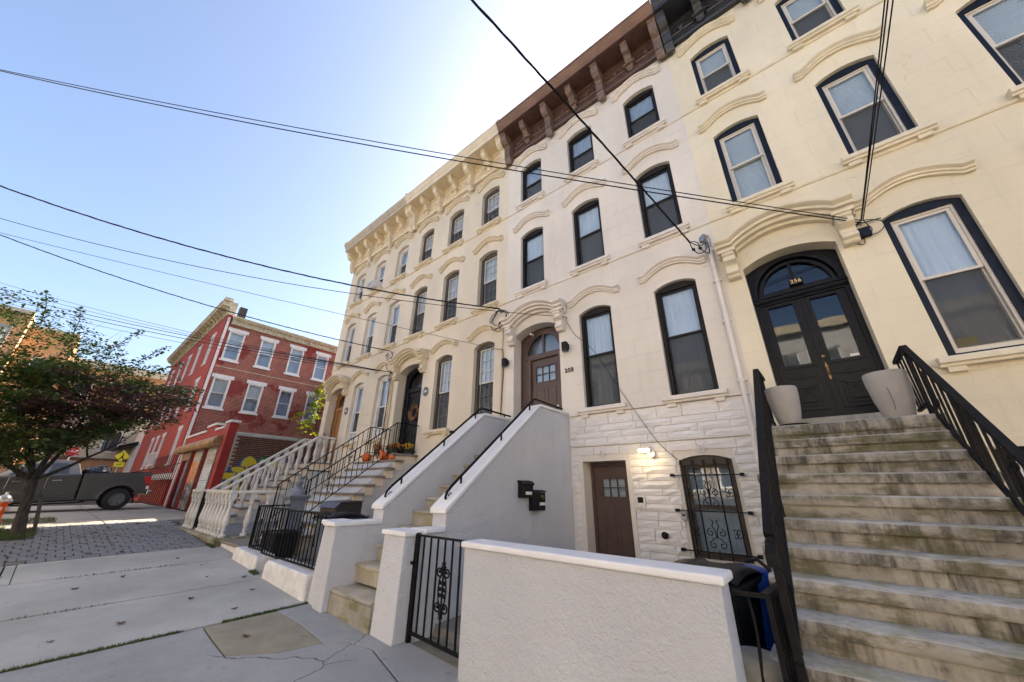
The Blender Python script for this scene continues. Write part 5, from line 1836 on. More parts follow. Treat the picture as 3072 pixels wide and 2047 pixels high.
wheelie('wheelie_bin', 'slate blue wheelie bin with black lid behind the iron fence', -6.72, -3.16, .14, .52, .56, 1.0, 'bin_slate', 'bin_black', .1)
tb = thing('tub', 'low black plastic tub at the foot of the grey newel post', 'tub', (-8.55, -3.34, .14))
MB().hexa([(-8.80, -3.56, .15), (-8.32, -3.56, .15), (-8.32, -3.16, .15), (-8.80, -3.16, .15), (-8.86, -3.60, .68), (-8.26, -3.60, .68), (-8.26, -3.12, .68), (-8.86, -3.12, .68)]).obj('body', 'bin_black', tb, bevel=.02)
MB().plate(rect(-8.885, -8.235, -3.625, -3.095), [rect(-8.85, -8.27, -3.59, -3.13)], .66, .70, 'z').obj('rim', 'bin_black', tb)
wheelie('wheelie_bin', 'black wheelie bin behind the white garden wall under the barred window', -1.0, -2.58, -.045, .58, .64, .99, 'bin_black', 'bin_black', PI - .12)
bb = thing('barrel', 'blue plastic bin standing between black bin and stone steps', 'bin', (-.80, -2.1, -.045))
MB().lathe([(.20, .02), (.215, .1), (.25, .72), (.262, .75), (.262, .78), (.25, .79)], (-.80, -2.12, -.045), 28).obj('body', 'bin_blue', bb, smooth=True)
MB().lathe([(.275, .765), (.28, .80), (.265, .825), (.20, .885), (.09, .91), (.01, .915)], (-.80, -2.12, -.045), 28).obj('lid', 'bin_blue', bb, smooth=True)
hs = MB().tube([(-.72, -2.50, .95), (-.62, -2.56, .98), (-.545, -2.58, .92), (-.525, -2.55, .80), (-.53, -2.5, .5), (-.56, -2.48, .1)], .016, 8).obj('hose', 'cable_black', None, smooth=True)
tag(hs, 'black hose hanging over the black bin beside the blue one', 'hose')

# ------------------------------------------------------------------ 262: stone balustrades
BALP = [(.060, 0), (.060, .055), (.036, .07), (.032, .11), (.044, .13), (.044, .145), (.032, .16), (.040, .20), (.060, .27), (.062, .31), (.052, .40), (.038, .52), (.031, .62), (.030, .66), (.044, .675), (.044, .695), (.034, .71), (.036, .73), (.055, .75), (.058, .79)]
bal_me = MB().lathe(BALP, n=10).mesh('baluster', 'baluster_white', True)
BH = .79


def baluster(x, y, z, h, parent):
    return inst(bal_me, 'baluster', (x, y, z), parent, (0, 0, rnd.random()), (1.22, 1.22, h / BH))


def rail_block(mb, a, b, w=.15, h=.075):
    mb.bar(a, b, w, h)
    return mb


s2 = thing('pale_stoop', 'pale stoop of the end house with stone steps between balustrades', 'stoop', (-14.9, -2, .3))
for i in range(9):
    y0 = -.85 if i == 0 else -.85 - .255 * i
    z = 2.36 - .207 * i
    MB().box(-15.65, -14.18, y0, -.015 if i == 0 else y0 + .30, z - .05, z).obj('tread', 'tread_slate', s2, bevel=.01)
    MB().box(-15.60, -14.23, y0 + .035, -.02 if i == 0 else y0 + .29, z - .27, z - .0505).obj('riser', 'riser_cream', s2)
MB().prism([(-.02, .3), (-.02, 2.05), (-1.0, 2.05), (-3.0, .5), (-3.0, .3)], 'x', -15.55, -14.28).obj('core', 'stucco_side', s2)
sb = []
for (bx, lb) in ((-14.30, 'white stone stair balustrade on the right of the oak door steps'), (-15.55, 'white stone stair balustrade on the left of the oak door steps')):
    t = thing('stair_balustrade', lb, 'balustrade', (bx, -2, 1), 'stair balustrades of the end house')
    MB().bar((bx, -.02, 3.26), (bx, -.66, 3.26), .15, .07).obj('hand_rail', 'rail_white', t, bevel=.02)
    MB().bar((bx, -.64, 3.265), (bx, -3.12, 1.41), .15, .075).obj('hand_rail', 'rail_white', t, bevel=.02)
    for i in range(11):
        y = -.12 - .27 * i
        zr = 3.235 if y > -.66 else 3.235 - .748 * (-.66 - y)
        zb = 2.36 if y > -.85 else 2.36 - .207 * math.ceil((-.85 - y) / .255 - 1e-6)
        # a plinth block under the sloping rail, as cast
        MB().hexa([(bx - .055, y - .055, zr - .16), (bx + .055, y - .055, zr - .16), (bx + .055, y + .055, zr - .16), (bx - .055, y + .055, zr - .16),
                   (bx - .055, y - .055, zr - .03), (bx + .055, y - .055, zr - .03), (bx + .055, y + .055, zr - .01), (bx - .055, y + .055, zr - .01)]).obj('block', 'baluster_white', t)
        baluster(bx, y, zb, zr - .16 - zb, t)
yb_ = thing('yard_balustrade', 'white stone yard balustrade on a mossy coping at the pavement', 'balustrade', (-12.7, -3.7, .3))
MB().box(-14.55, -10.86, -3.84, -3.62, .05, .36).obj('base_wall', 'coping_mossy', yb_, bevel=.015)
MB().box(-14.60, -10.80, -3.88, -3.58, .361, .44).obj('coping', 'coping_mossy', yb_, bevel=.02)
MB().box(-10.95, -10.82, -3.575, -2.2, .361, .44).obj('coping', 'coping_mossy', yb_, bevel=.02)
MB().box(-10.93, -10.845, -3.61, -2.2, .05, .36).obj('base_wall', 'coping_mossy', yb_)
MB().bar((-14.62, -3.72, 1.385), (-13.62, -3.72, 1.385), .15, .075).obj('hand_rail', 'rail_white', yb_, bevel=.02)
MB().bar((-13.08, -3.72, 1.385), (-10.86, -3.72, 1.385), .15, .075).obj('hand_rail', 'rail_white', yb_, bevel=.02)
MB().bar((-10.90, -3.64, 1.386), (-10.90, -2.2, 1.386), .15, .073).obj('hand_rail', 'rail_white', yb_, bevel=.02)
MB().bar((-14.55, -3.64, 1.386), (-14.55, -3.05, 1.386), .15, .073).obj('hand_rail', 'rail_white', yb_, bevel=.02)
for x in (-14.50, -14.12, -13.74):
    MB().box(x - .065, x + .065, -3.785, -3.655, 1.235, 1.347).obj('block', 'baluster_white', yb_)
    baluster(x, -3.72, .44, .795, yb_)
for i in range(8):
    x = -12.98 + i * .297
    MB().box(x - .065, x + .065, -3.785, -3.655, 1.235, 1.347).obj('block', 'baluster_white', yb_)
    baluster(x, -3.72, .44, .795, yb_)
for y in (-3.30, -2.95, -2.45):
    MB().box(-10.965, -10.835, y - .065, y + .065, 1.235, 1.347).obj('block', 'baluster_white', yb_)
    baluster(-10.90, y, .44, .795, yb_)
ig = iron_fence('yard_gate', 'narrow black iron gate in the white yard balustrade', 'gate', (-13.60, -3.71), (-13.10, -3.71), .46, 1.36, 6, mat='iron_old')
heart(ig, -13.35, -3.71, .95, 'iron_old')

# ------------------------------------------------------------------ small things on the facades
for (x, lb) in ((-5.62, 'charcoal box wall lantern left of the brown front door'), (-3.83, 'charcoal box wall lantern right of the brown front door')):
    t = thing('wall_lantern', lb, 'wall lantern', (x, -.08, 4.38), 'wall lanterns beside the brown door')
    Mx = Matrix.Translation((x, -.13, 0)) @ Matrix.Rotation(R(0), 4, 'Z')
    MB().box(-.055, .055, -.055, .055, 4.44, 4.60).xform(Mx).obj('body', 'bronze_frame', t)
    MB().box(-.045, .045, -.045, .045, 4.385, 4.439).xform(Mx).obj('lens', 'newel_grey', t)
    for z in (4.385, 4.403, 4.421):
        MB().plate([(-.056, -.056), (.056, -.056), (.056, .056), (-.056, .056)], [[(-.044, -.044), (.044, -.044), (.044, .044), (-.044, .044)]], z, z + .009, 'z').xform(Mx).obj('louvre', 'bronze_frame', t)
    MB().box(-.04, .04, .055, .132, 4.46, 4.58).xform(Mx).obj('wall_plate', 'bronze_frame', t)
# lit floodlight over the basement
t = thing('floodlight', 'lit white floodlight glowing over the basement door', 'floodlight', (-2.3, -.05, 2.1))
MB().tube([(-2.24, .0, 2.11), (-2.24, -.10, 2.11)], .06, 16).obj('mount', 'cream_plastic', t)
MB().hexa([(-2.42, -.21, 2.125), (-2.22, -.21, 2.125), (-2.23, -.12, 2.135), (-2.41, -.12, 2.135), (-2.42, -.19, 2.21), (-2.22, -.19, 2.21), (-2.23, -.11, 2.20), (-2.41, -.11, 2.20)]).obj('housing', 'cream_plastic', t, bevel=.01)
MB().hexa([(-2.405, -.216, 2.135), (-2.235, -.216, 2.135), (-2.235, -.209, 2.135), (-2.405, -.209, 2.135), (-2.405, -.205, 2.185), (-2.235, -.205, 2.185), (-2.235, -.199, 2.185), (-2.405, -.199, 2.185)]).obj('lens', 'lamp_lit', t)
for i in range(9):
    MB().box(-2.418 + i * .023, -2.410 + i * .023, -.19, -.11, 2.203, 2.22).obj('fin', 'cream_plastic', t)
ld = bpy.data.lights.new('flood', 'AREA')
ld.energy = 1.0
ld.color = (1, .74, .38)
ld.shape = 'RECTANGLE'
ld.size, ld.size_y = .2, .07
lo = bpy.data.objects.new('flood', ld)
C.objects.link(lo)
lo.location = (-2.32, -.225, 2.15)
lo.rotation_euler = (R(58), 0, 0)
# intercom, hose bib, lock box
t = thing('intercom', 'white intercom panel with dark screen beside the basement door', 'intercom', (-2.53, -.06, 1.25))
MB().box(-2.60, -2.46, -.075, -.03, 1.245, 1.435).obj('body', 'cream_plastic', t, bevel=.006)
MB().box(-2.578, -2.482, -.0785, -.0755, 1.325, 1.415).obj('screen', 'plastic_black', t)
MB().box(-2.54, -2.52, -.0785, -.0755, 1.272, 1.292).obj('button', 'chrome', t)
t = thing('hose_bib', 'small black outlet cap on the white stone wall', 'outlet', (-2.2, -.06, .86))
MB().lathe([(.05, 0), (.055, .03), (.03, .05)], (0, 0, 0), 12).xform(Matrix.Translation((-2.2, -.05, .86)) @ Matrix.Rotation(R(90), 4, 'X')).obj('cap', 'plastic_black', t)
MB().tube([(-2.22, -.09, .86), (-2.16, -.10, .865)], .02, 8).obj('spout', 'plastic_black', t)
t = thing('key_box', 'silver key lock box hanging from the window grille', 'lock box', (-1.84, -.12, 1.12))
MB().box(-1.885, -1.80, -.15, -.11, 1.10, 1.205).obj('body', 'steel_grey', t, bevel=.01)
MB().tube([(-1.87, -.13, 1.20), (-1.87, -.13, 1.245), (-1.845, -.13, 1.262), (-1.82, -.13, 1.245), (-1.82, -.13, 1.20)], .007, 6).obj('shackle', 'steel_grey', t)
MB().box(-1.865, -1.82, -.156, -.1505, 1.155, 1.185).obj('dial', 'plastic_black', t)
# yellow paper in the parlour window of 256
pp = MB().box(1.655, 1.86, .165, .168, 3.165, 3.335).obj('notice_paper', 'paper_yellow')
tag(pp, 'faded yellow paper in the lower pane of the parlour window', 'notice')
t = thing('floodlight', 'twin-head floodlight, unlit, on the side of the slate stoop house', 'floodlight', (-7.9, -.1, 2.2))
for s in (-1, 1):
    MB().box(-7.9 + s * .1 - .06, -7.9 + s * .1 + .06, -.20, -.1, 2.13, 2.25).obj('head', 'plastic_black', t, bevel=.01)
    MB().box(-7.9 + s * .1 - .05, -7.9 + s * .1 + .05, -.206, -.2005, 2.14, 2.24).obj('lens', 'cream_plastic', t)
MB().box(-7.96, -7.84, -.10, .0, 2.15, 2.24).obj('mount', 'plastic_black', t)
t = MB().box(-7.55, -7.45, -.12, -.02, 2.90, 2.96).obj('dusk_sensor', 'plastic_black')
tag(t, 'small black dusk sensor below the small-paned parlour windows', 'sensor')
t = MB().box(-15.08, -14.98, .02, .06, 3.44, 3.6).obj('doorbell_panel', 'steel_grey')
t.location.y = .05
t.location.x = -15.57
tag(t, 'grey doorbell panel in the oak door reveal', 'doorbell')
# window air conditioners of the end house
for (cx, z, d, lb) in ((-13.25, 9.50, .34, 'white air conditioner in the middle top window of the end house'),):
    t = thing('air_conditioner', lb, 'air conditioner', (cx, -.1, z))
    MB().box(cx - .25, cx + .25, -d, .19, z + .01, z + .36).obj('case', 'vinyl_white', t, bevel=.01)
    for k in range(6):
        MB().box(cx - .21, cx + .21, -d - .006, -d - .001, z + .05 + k * .045, z + .075 + k * .045).obj('fin', 'shade_grey', t)
for cx, lb in ((-13.25, 'white slatted window vent in the parlour window beside the oak door'), (-11.55, 'white slatted window vent in the parlour window by the cable bundle')):
    t = thing('window_vent', lb, 'window vent', (cx, 0, 3.1), 'slatted vents in the parlour windows')
    MB().plate(rect(cx - .30, cx + .30, 3.10, 3.45), [rect(cx - .26, cx - .02, 3.14, 3.41), rect(cx + .02, cx + .26, 3.14, 3.41)], .10, .16).obj('frame', 'vinyl_white', t)
    for k in range(6):
        MB().box(cx - .28, cx + .28, .12, .14, 3.15 + k * .045, 3.17 + k * .045).obj('slat', 'vinyl_white', t)
# ------------------------------------------------------------------ service mast, conduits, cables
t = thing('service_pipe', 'white service pipe with metal weatherhead up the edge of the white house', 'pipe', (-.67, -.05, 1.7))
MB().tube([(-.69, -.055, 1.5), (-.67, -.055, 3.0), (-.66, -.055, 5.75)], .042, 12).obj('pipe', 'pipe_white', t, smooth=True)
for z in (2.4, 3.15, 4.2, 5.0, 5.66):
    MB().box(-.735, -.60, -.06, .002, z, z + .03).obj('strap', 'pipe_white', t)
    MB().tube([(-.668, -.055, z - .01), (-.668, -.055, z + .04)], .05, 12).obj('coupling', 'pipe_white', t)
MB().tube([(-.66, -.055, 5.72), (-.66, -.06, 5.88), (-.665, -.09, 5.95), (-.70, -.14, 5.955), (-.73, -.17, 5.90), (-.74, -.18, 5.83)], [.045, .05, .055, .055, .05, .04], 12).obj('weatherhead', 'steel_grey', t, smooth=True)
t = thing('conduit', 'thin tan conduit beside the left lantern of the white house', 'conduit', (-5.80, -.03, 3.0))
MB().tube([(-5.82, -.03, 3.0), (-5.80, -.03, 4.2), (-5.79, -.03, 5.62)], .016, 8).obj('pipe', 'conduit_tan', t)
for z in (3.5, 4.1, 4.9):
    MB().box(-5.83, -5.77, -.045, .0, z, z + .02).obj('strap', 'conduit_tan', t)
t = thing('conduit', 'pair of tan conduits left of the black-door house', 'conduit', (-10.85, -.04, 3.3))
MB().tube([(-10.80, -.035, 3.0), (-10.86, -.035, 5.45)], .03, 8).obj('pipe', 'conduit_tan', t)
MB().tube([(-10.90, -.03, 3.0), (-10.96, -.03, 5.35)], .018, 8).obj('pipe', 'conduit_tan', t)


def curve_obj(pts, r, name='cable', mat='cable_black', n=6):
    return MB().tube(pts, r, n).obj(name, mat, None, smooth=True)


def span(A, B, s, sag, ext=.25, n=24):
    """hanging line through A and B, its dip measured at fraction s, run on past B"""
    A, B = Vector(A), Vector(B)
    k = sag / (s * (1 - s))
    out = []
    for i in range(n + 1):
        u = (1 + ext) * i / n
        p = A.lerp(B, u)
        p.z += k * u * (1 - u)
        out.append(p)
    return out


def twisted(pts, r, name, label, grp=None, turns=9, off=1.0, n=90):
    """two insulated lines wound round a bare messenger: one bundle, three strands"""
    fine = []
    L = len(pts) - 1
    for i in range(n * 2 + 1):
        u = i / (n * 2) * L
        k = min(int(u), L - 1)
        fine.append(Vector(pts[k]).lerp(Vector(pts[k + 1]), u - k))
    t = thing(name, label, 'cable', fine[0], grp)
    d = (fine[-1] - fine[0]).normalized()
    a = d.orthogonal().normalized()
    b = d.cross(a)
    for s in range(3):
        q = [p + (a * math.cos(turns * 2 * PI * i / len(fine) + s * 2.1) + b * math.sin(turns * 2 * PI * i / len(fine) + s * 2.1)) * r * off for i, p in enumerate(fine)]
        MB().tube(q, r * (.62 if s == 2 else 1), 6).obj('strand', 'cable_black', t, smooth=True)
    return t


twisted(span((-.92, -.30, 5.84), (-1.93, -5.11, 6.98), .728, .03, .9), .0095, 'service_drop', 'thick twisted service cable to the weatherhead of the white house', None, 9)
for k, dx in enumerate((-.015, .0, .045)):
    o = curve_obj(span((1.32 + dx * .4, -.10, 5.25), (1.57 + dx * 1.2, -2.86, 5.92 + abs(dx)), .594, -.012, 1.6), .0065)
    tag(o, ('leftmost', 'middle', 'rightmost')[k] + ' of three lines rising steeply from the cable box of the cream house', 'cable', 'three lines above the cable box')
o = curve_obj(span((1.32, -.12, 5.24), (-10.33, -9.59, 8.81), .587, -.142, .3), .0075)
tag(o, 'upper of the two long lines crossing the sky to the cable box', 'cable')
o = curve_obj(span((1.30, -.12, 5.21), (-10.34, -9.59, 8.79), .585, -.21, .3), .0095)
tag(o, 'lower of the two long lines crossing the sky to the cable box', 'cable')
twisted(span((-5.81, -.15, 6.10), (-13.26, -9.42, 7.92), .46, -.42, .3), .0105, 'service_drop', 'thick twisted cable reaching the coil left of the brown door', None, 16)
o = curve_obj(span((-3.78, -.05, 5.25), (-14.49, -9.40, 7.67), .248, -.30, .3), .008)
tag(o, 'thin line passing the arch of the brown door to the white wall', 'cable')
o = curve_obj(span((-5.90, -.05, 4.95), (-14.64, -9.30, 7.36), .4, -.05, .3), .0065)
tag(o, 'thin line ending below the coil at the tan conduit', 'cable')
twisted(span((-11.14, -.15, 6.12), (-18.33, -9.95, 8.77), .584, -.29, .3), .0095, 'service_drop', 'twisted cable reaching the porcelain hooks of the end house', None, 26)
far = [((-24.54, -10.40, 9.21), -.228), ((-24.61, -10.33, 9.02), -.216), ((-24.68, -10.27, 8.80), -.178), ((-24.73, -10.22, 8.67), -.235), ((-24.78, -10.17, 8.53), -.33)]
fl = ('uppermost', 'second from the top', 'middle', 'second from the bottom', 'lowest')
for (B, sg), w_ in zip(far, fl):
    o = curve_obj(span((-10.93, -.15, 5.28), B, .522, sg, .3), .011 if 'mid' in w_ or 'second from the b' in w_ else .007)
    tag(o, w_ + ' line of the bundle running over the tree to the conduits', 'cable', 'bundle of lines over the tree')
# loops, splices and hooks at the walls
t = thing('cable_coil', 'loops of black cable with splices over the arch of the brown door', 'cable coil', (-5.85, -.1, 5.6))
H = Vector((-5.86, -.13, 6.09))


def loop(pts, r=.011):
    """smooth line through a few points"""
    P = [Vector(p) for p in pts]
    out = []
    for i in range(len(P) - 1):
        p0, p1, p2, p3 = P[max(i - 1, 0)], P[i], P[i + 1], P[min(i + 2, len(P) - 1)]
        for k in range(6):
            u = k / 6
            out.append(.5 * ((2 * p1) + (p2 - p0) * u + (2 * p0 - 5 * p1 + 4 * p2 - p3) * u * u + (3 * p1 - p0 - 3 * p2 + p3) * u ** 3))
    out.append(P[-1])
    return MB().tube(out, r, 6)


for pp_ in ([H, (-6.12, -.11, 6.0), (-6.22, -.10, 5.84), (-6.14, -.10, 5.62), (-6.03, -.09, 5.53), (-5.93, -.09, 5.60), (-5.84, -.09, 5.70)],
            [H, (-6.10, -.09, 5.95), (-6.18, -.09, 5.78), (-6.08, -.09, 5.63), (-5.96, -.09, 5.56), (-5.84, -.08, 5.58), (-5.79, -.06, 5.66)],
            [H, (-6.05, -.08, 5.96), (-6.14, -.08, 5.82), (-6.05, -.08, 5.69), (-5.93, -.08, 5.66), (-5.84, -.07, 5.70)],
            [H, (-5.72, -.11, 6.02), (-5.63, -.10, 5.92), (-5.615, -.10, 5.84)], [H, (-5.68, -.09, 6.03), (-5.58, -.08, 5.93), (-5.55, -.07, 5.81)]):
    loop(pp_).obj('loop', 'cable_black', t, smooth=True)
for p in ((-5.85, -.1, 5.69), (-5.62, -.10, 5.81)):
    MB().tube([(p[0] - .03, p[1], p[2] - .04), p, (p[0] + .03, p[1], p[2] + .04)], [.012, .032, .014], 8).obj('splice', 'cable_black', t, smooth=True)
MB().tube([(-5.86, .0, 6.07), (-5.86, -.08, 6.09), (-5.86, -.15, 6.10)], [.03, .045, .03], 8).obj('insulator', 'steel_grey', t, smooth=True)
loop([(-5.93, -.05, 4.96), (-5.80, -.06, 4.93), (-5.74, -.05, 4.80), (-5.74, -.03, 4.3), (-5.79, -.03, 3.4), (-5.80, -.03, 3.0)], .008).obj('lead', 'cable_black', t, smooth=True)
t = thing('cable_splices', 'black splices and loops hanging at the weatherhead of the white house', 'cable splice', (-.85, -.2, 5.7))
A = Vector((-.92, -.30, 5.84))
for pp_ in ([A, (-.915, -.27, 5.76), (-.89, -.25, 5.68), (-.84, -.22, 5.60), (-.76, -.2, 5.59), (-.70, -.19, 5.64), (-.69, -.17, 5.80)],
            [A, (-.86, -.26, 5.85), (-.80, -.22, 5.81), (-.785, -.2, 5.72), (-.74, -.18, 5.62), (-.69, -.15, 5.57), (-.655, -.13, 5.62), (-.66, -.12, 5.84)],
            [A, (-.83, -.22, 5.78), (-.76, -.18, 5.76), (-.70, -.17, 5.80)]):
    loop(pp_, .009).obj('loop', 'cable_black', t, smooth=True)
for p in ((-.89, -.25, 5.69), (-.785, -.2, 5.70)):
    MB().tube([(p[0] - .02, p[1], p[2] + .04), p, (p[0] + .02, p[1], p[2] - .035)], [.010, .032, .012], 8).obj('splice', 'cable_black', t, smooth=True)
t = thing('cable_box', 'square black cable box with wire loops right of the black door arch', 'cable box', (1.31, -.06, 5.0))
MB().hexa([(1.245, -.09, 5.0), (1.375, -.09, 5.0), (1.375, -.0, 5.0), (1.245, -.0, 5.0), (1.245, -.09, 5.145), (1.375, -.09, 5.145), (1.375, -.0, 5.145), (1.245, -.0, 5.145)]).obj('body', 'navy_frame', t, bevel=.008)
for pp_ in ([(1.29, -.1, 5.25), (1.19, -.06, 5.16), (1.17, -.05, 5.06), (1.22, -.05, 4.99), (1.27, -.05, 4.97)],
            [(1.30, -.1, 5.25), (1.20, -.05, 5.12), (1.18, -.04, 4.98), (1.22, -.04, 4.90), (1.27, -.04, 4.91), (1.28, -.04, 4.99)],
            [(1.33, -.1, 5.25), (1.43, -.06, 5.24), (1.52, -.05, 5.17), (1.52, -.05, 5.08), (1.45, -.05, 5.01), (1.36, -.05, 5.0)],
            [(1.34, -.1, 5.25), (1.37, -.06, 5.18), (1.395, -.05, 5.10), (1.37, -.05, 5.02)]):
    loop(pp_, .006).obj('loop', 'cable_black', t, smooth=True)
MB().tube([(1.26, -.03, 5.255), (1.53, -.03, 5.235)], .008, 6).obj('strand', 'cable_black', t)
MB().tube([(1.31, .0, 5.25), (1.31, -.13, 5.25)], .016, 8).obj('hook', 'steel_grey', t)
t = thing('cable_hooks', 'porcelain hooks and drooping leads between the two left houses', 'cable hook', (-11.1, -.1, 5.6))
for pp_ in ([(-11.14, -.15, 6.12), (-11.05, -.1, 6.05), (-11.05, -.08, 5.92), (-11.16, -.08, 5.86), (-11.3, -.08, 5.92), (-11.36, -.08, 6.03)],
            [(-11.05, -.08, 5.92), (-11.18, -.06, 5.74), (-11.34, -.06, 5.84), (-11.5, -.06, 6.0)], [(-11.36, -.08, 5.86), (-11.4, -.05, 5.6), (-11.2, -.05, 5.40), (-10.95, -.05, 5.42)],
            [(-11.0, -.1, 5.3), (-11.06, -.05, 5.1), (-11.02, -.04, 4.5), (-10.95, -.04, 3.2)], [(-10.93, -.1, 5.3), (-10.97, -.05, 5.0), (-10.98, -.04, 4.4), (-11.05, -.04, 3.1)],
            [(-10.95, -.1, 5.28), (-11.10, -.07, 5.18), (-11.12, -.05, 5.06), (-11.02, -.05, 5.02), (-10.95, -.05, 5.12)]):
    loop(pp_, .010).obj('lead', 'cable_black', t, smooth=True)
for p in ((-11.36, -.08, 6.04), (-11.5, -.06, 6.02), (-11.05, -.1, 6.0)):
    MB().tube([p, (p[0], p[1], p[2] + .05)], [.016, .03], 8).obj('connector', 'cable_black', t)
MB().tube([(-10.95, .0, 5.30), (-10.95, -.12, 5.28)], [.05, .04], 8).obj('clamp', 'cable_black', t)
o = loop([(-3.78, -.05, 5.25), (-3.80, -.05, 5.15), (-3.60, -.03, 4.75), (-3.2, -.05, 4.3), (-2.7, -.04, 3.35), (-2.45, -.07, 2.9), (-2.1, -.07, 2.3), (-1.83, -.06, 2.0)], .006).obj('cable', 'cable_black', None, smooth=True)
tag(o, 'thin lead running down the white facade to the barred window', 'cable')

# ------------------------------------------------------------------ corner building of red brick
BX = -26.0
bb_ = thing('brick_building', 'three storey red brick corner building with painted street front', 'building', (-31, 2, .9))
by0, by1 = -2.69, 12.0
BZ = .6
uz, lz = (8.52, 10.32), (5.65, 7.38)
ys_ = (-1.92, -.19, 1.58, 3.29, 5.0, 6.7)
holes = []
for y in ys_:
    for (za, zb) in (uz, lz):
        holes.append(rect(y - .42, y + .42, za, zb))
MB().plate(rect(by0 + .02, by1, BZ, 11.15), holes, BX, BX - .3, 'x').obj('side_wall', 'brick_red', bb_)
fx = (-28.05, -31.4, -34.4, -37.2, -40.4)
fh = [rect(x - .42, x + .42, za, zb) for x in fx for (za, zb) in (uz, lz)]
gf = (-27.9, -32.7, -34.9, -36.9)
fh += [rect(x - .42, x + .42, 2.65, 4.5) for x in gf]
MB().plate(rect(-43.0, BX - .30, BZ, 11.55), fh, by0, by0 + .3).obj('front_wall', 'brick_painted', bb_)
MB().box(BX - .299, BX + .004, by0 - .003, by0 + .25, BZ, 11.55).obj('corner_strip', 'corner_red', bb_)
MB().box(-42.9, BX - .35, by0 + .4, by1, 11.0, 11.14).obj('roof', 'roof_tar', bb_)
MB().box(-42.95, -42.8, by0 + .31, by1, BZ, 11.1).obj('end_wall', 'brick_painted', bb_)
MB().box(BX - .3, BX + .0, by1, by1 + .2, BZ, 11.1).obj('end_wall', 'brick_red', bb_)


def flat_window(parent, plane, c, za, zb, axis, lintel=True, w=.84, shade=.5):
    """sash window in a brick opening; axis x: wall across x (side wall), axis y: street front"""
    s = 1 if axis == 'x' else -1

    def bx(mb, u0, u1, d0, d1, z0, z1):
        a, b = sorted((plane + s * d0, plane + s * d1))
        return mb.box(a, b, u0, u1, z0, z1) if axis == 'x' else mb.box(u0, u1, a, b, z0, z1)

    def pl(outer, inner, d0, d1):
        return MB().plate(outer, inner, plane + s * d0, plane + s * d1, 'x' if axis == 'x' else 'y')
    a, b = c - w / 2, c + w / 2
    win = pl(rect(a + .003, b - .003, za + .003, zb - .003), [rect(a + .075, b - .075, za + .06, zb - .07)], .02, -.10).obj('window', 'old_white', parent)
    zm = (za + zb) / 2
    pl(rect(a + .078, b - .078, za + .063, zb - .073), [rect(a + .115, b - .115, za + .10, zm - .02), rect(a + .115, b - .115, zm + .02, zb - .11)], -.05, -.085).obj('sash', 'old_white', win)
    bx(MB(), a + .10, b - .10, -.065, -.069, za + .09, zb - .1).obj('pane', 'glass', win)
    if shade > 0:
        bx(MB(), a + .09, b - .09, -.12, -.13, zb - .05 - (zb - za) * shade, zb - .05).obj('shade', 'old_white' if shade < .95 else 'curtain_grey', win)
    bx(MB(), a + .02, b - .02, -.30, -.31, za, zb).obj('room', 'curtain_grey', win)
    bx(MB(), a - .07, b + .07, .05, -.02, za - .11, za - .002).obj('sill', 'old_white', parent)
    if lintel:
        bx(MB(), a - .12, b + .12, .03, -.02, zb + .002, zb + .21).obj('lintel', 'old_white', parent)
    return win


for i, y in enumerate(ys_):
    flat_window(bb_, BX, y, *uz, 'x', shade=(.5, .48, .35, .12, .5, .5)[i])
    flat_window(bb_, BX, y, *lz, 'x', shade=(.45, .5, 0, .3, .5, .5)[i])
for x in fx:
    flat_window(bb_, by0, x, *uz, 'y')
    flat_window(bb_, by0, x, *lz, 'y')
for x in gf:
    w = flat_window(bb_, by0, x, 2.65, 4.5, 'y', shade=0)
for y in (-.55, 2.2):
    MB().box(BX - .02, BX + .03, y - .55, y + .55, 3.80, 3.98).obj('lintel', 'old_white', bb_)
cpath = [(BX + .03, 0, 0)]
cn = MB().sweep([(-43.2, by0, 0), (BX + .05, by0, 0)], [(-.01, 11.28), (.06, 11.28), (.08, 11.34), (.03, 11.38), (.03, 11.72), (.10, 11.76), (.42, 11.80), (.42, 11.90), (.50, 12.02), (.50, 12.08), (-.3, 12.16), (-.3, 11.3)]).obj('cornice', 'cornice_old', bb_)
for i in range(24):
    x = -43.0 + i * .735
    MB().prism([(by0 - .02, 11.79), (by0 - .36, 11.79), (by0 - .34, 11.70), (by0 - .14, 11.60), (by0 - .08, 11.42), (by0 - .02, 11.40)], 'x', x - .07, x + .07).obj('bracket', 'cornice_old', cn)
MB().box(BX - .25, BX + .12, by0 - .42, by0 + .0, 12.1, 12.32).obj('end_block', 'cornice_old', cn)
MB().box(BX - .5, BX - .2, by0 + .5, by0 + .9, 11.2, 12.1).obj('chimney', 'roof_tar', bb_)
sc = MB()
sc.prism([(BX - .05, 10.72), (BX + .10, 10.74), (BX + .14, 10.98), (BX + .22, 11.02), (BX + .30, 11.16), (BX + .30, 11.22), (BX - .3, 11.26), (BX - .3, 10.72)], 'y', by0 + .28, by1).obj('side_cornice', 'cornice_old', bb_)
for y in (.6, 2.2, 3.9, 5.6, 7.4):
    MB().box(BX + .10, BX + .2, y - .06, y + .06, 10.8, 10.98).obj('bracket', 'cornice_old', bb_)
MB().box(BX + .004, BX + .10, by0 + .04, by0 + .16, 2.0, 11.1).obj('downpipe', 'old_white', bb_)
MB().box(BX + .001, BX + .012, by0 + .2, 5.2, 8.02, 8.06).obj('band', 'cornice_old', bb_)
bb_.scale = (1.19,) * 3
bb_.location = (-36.89, 3.634, .786)
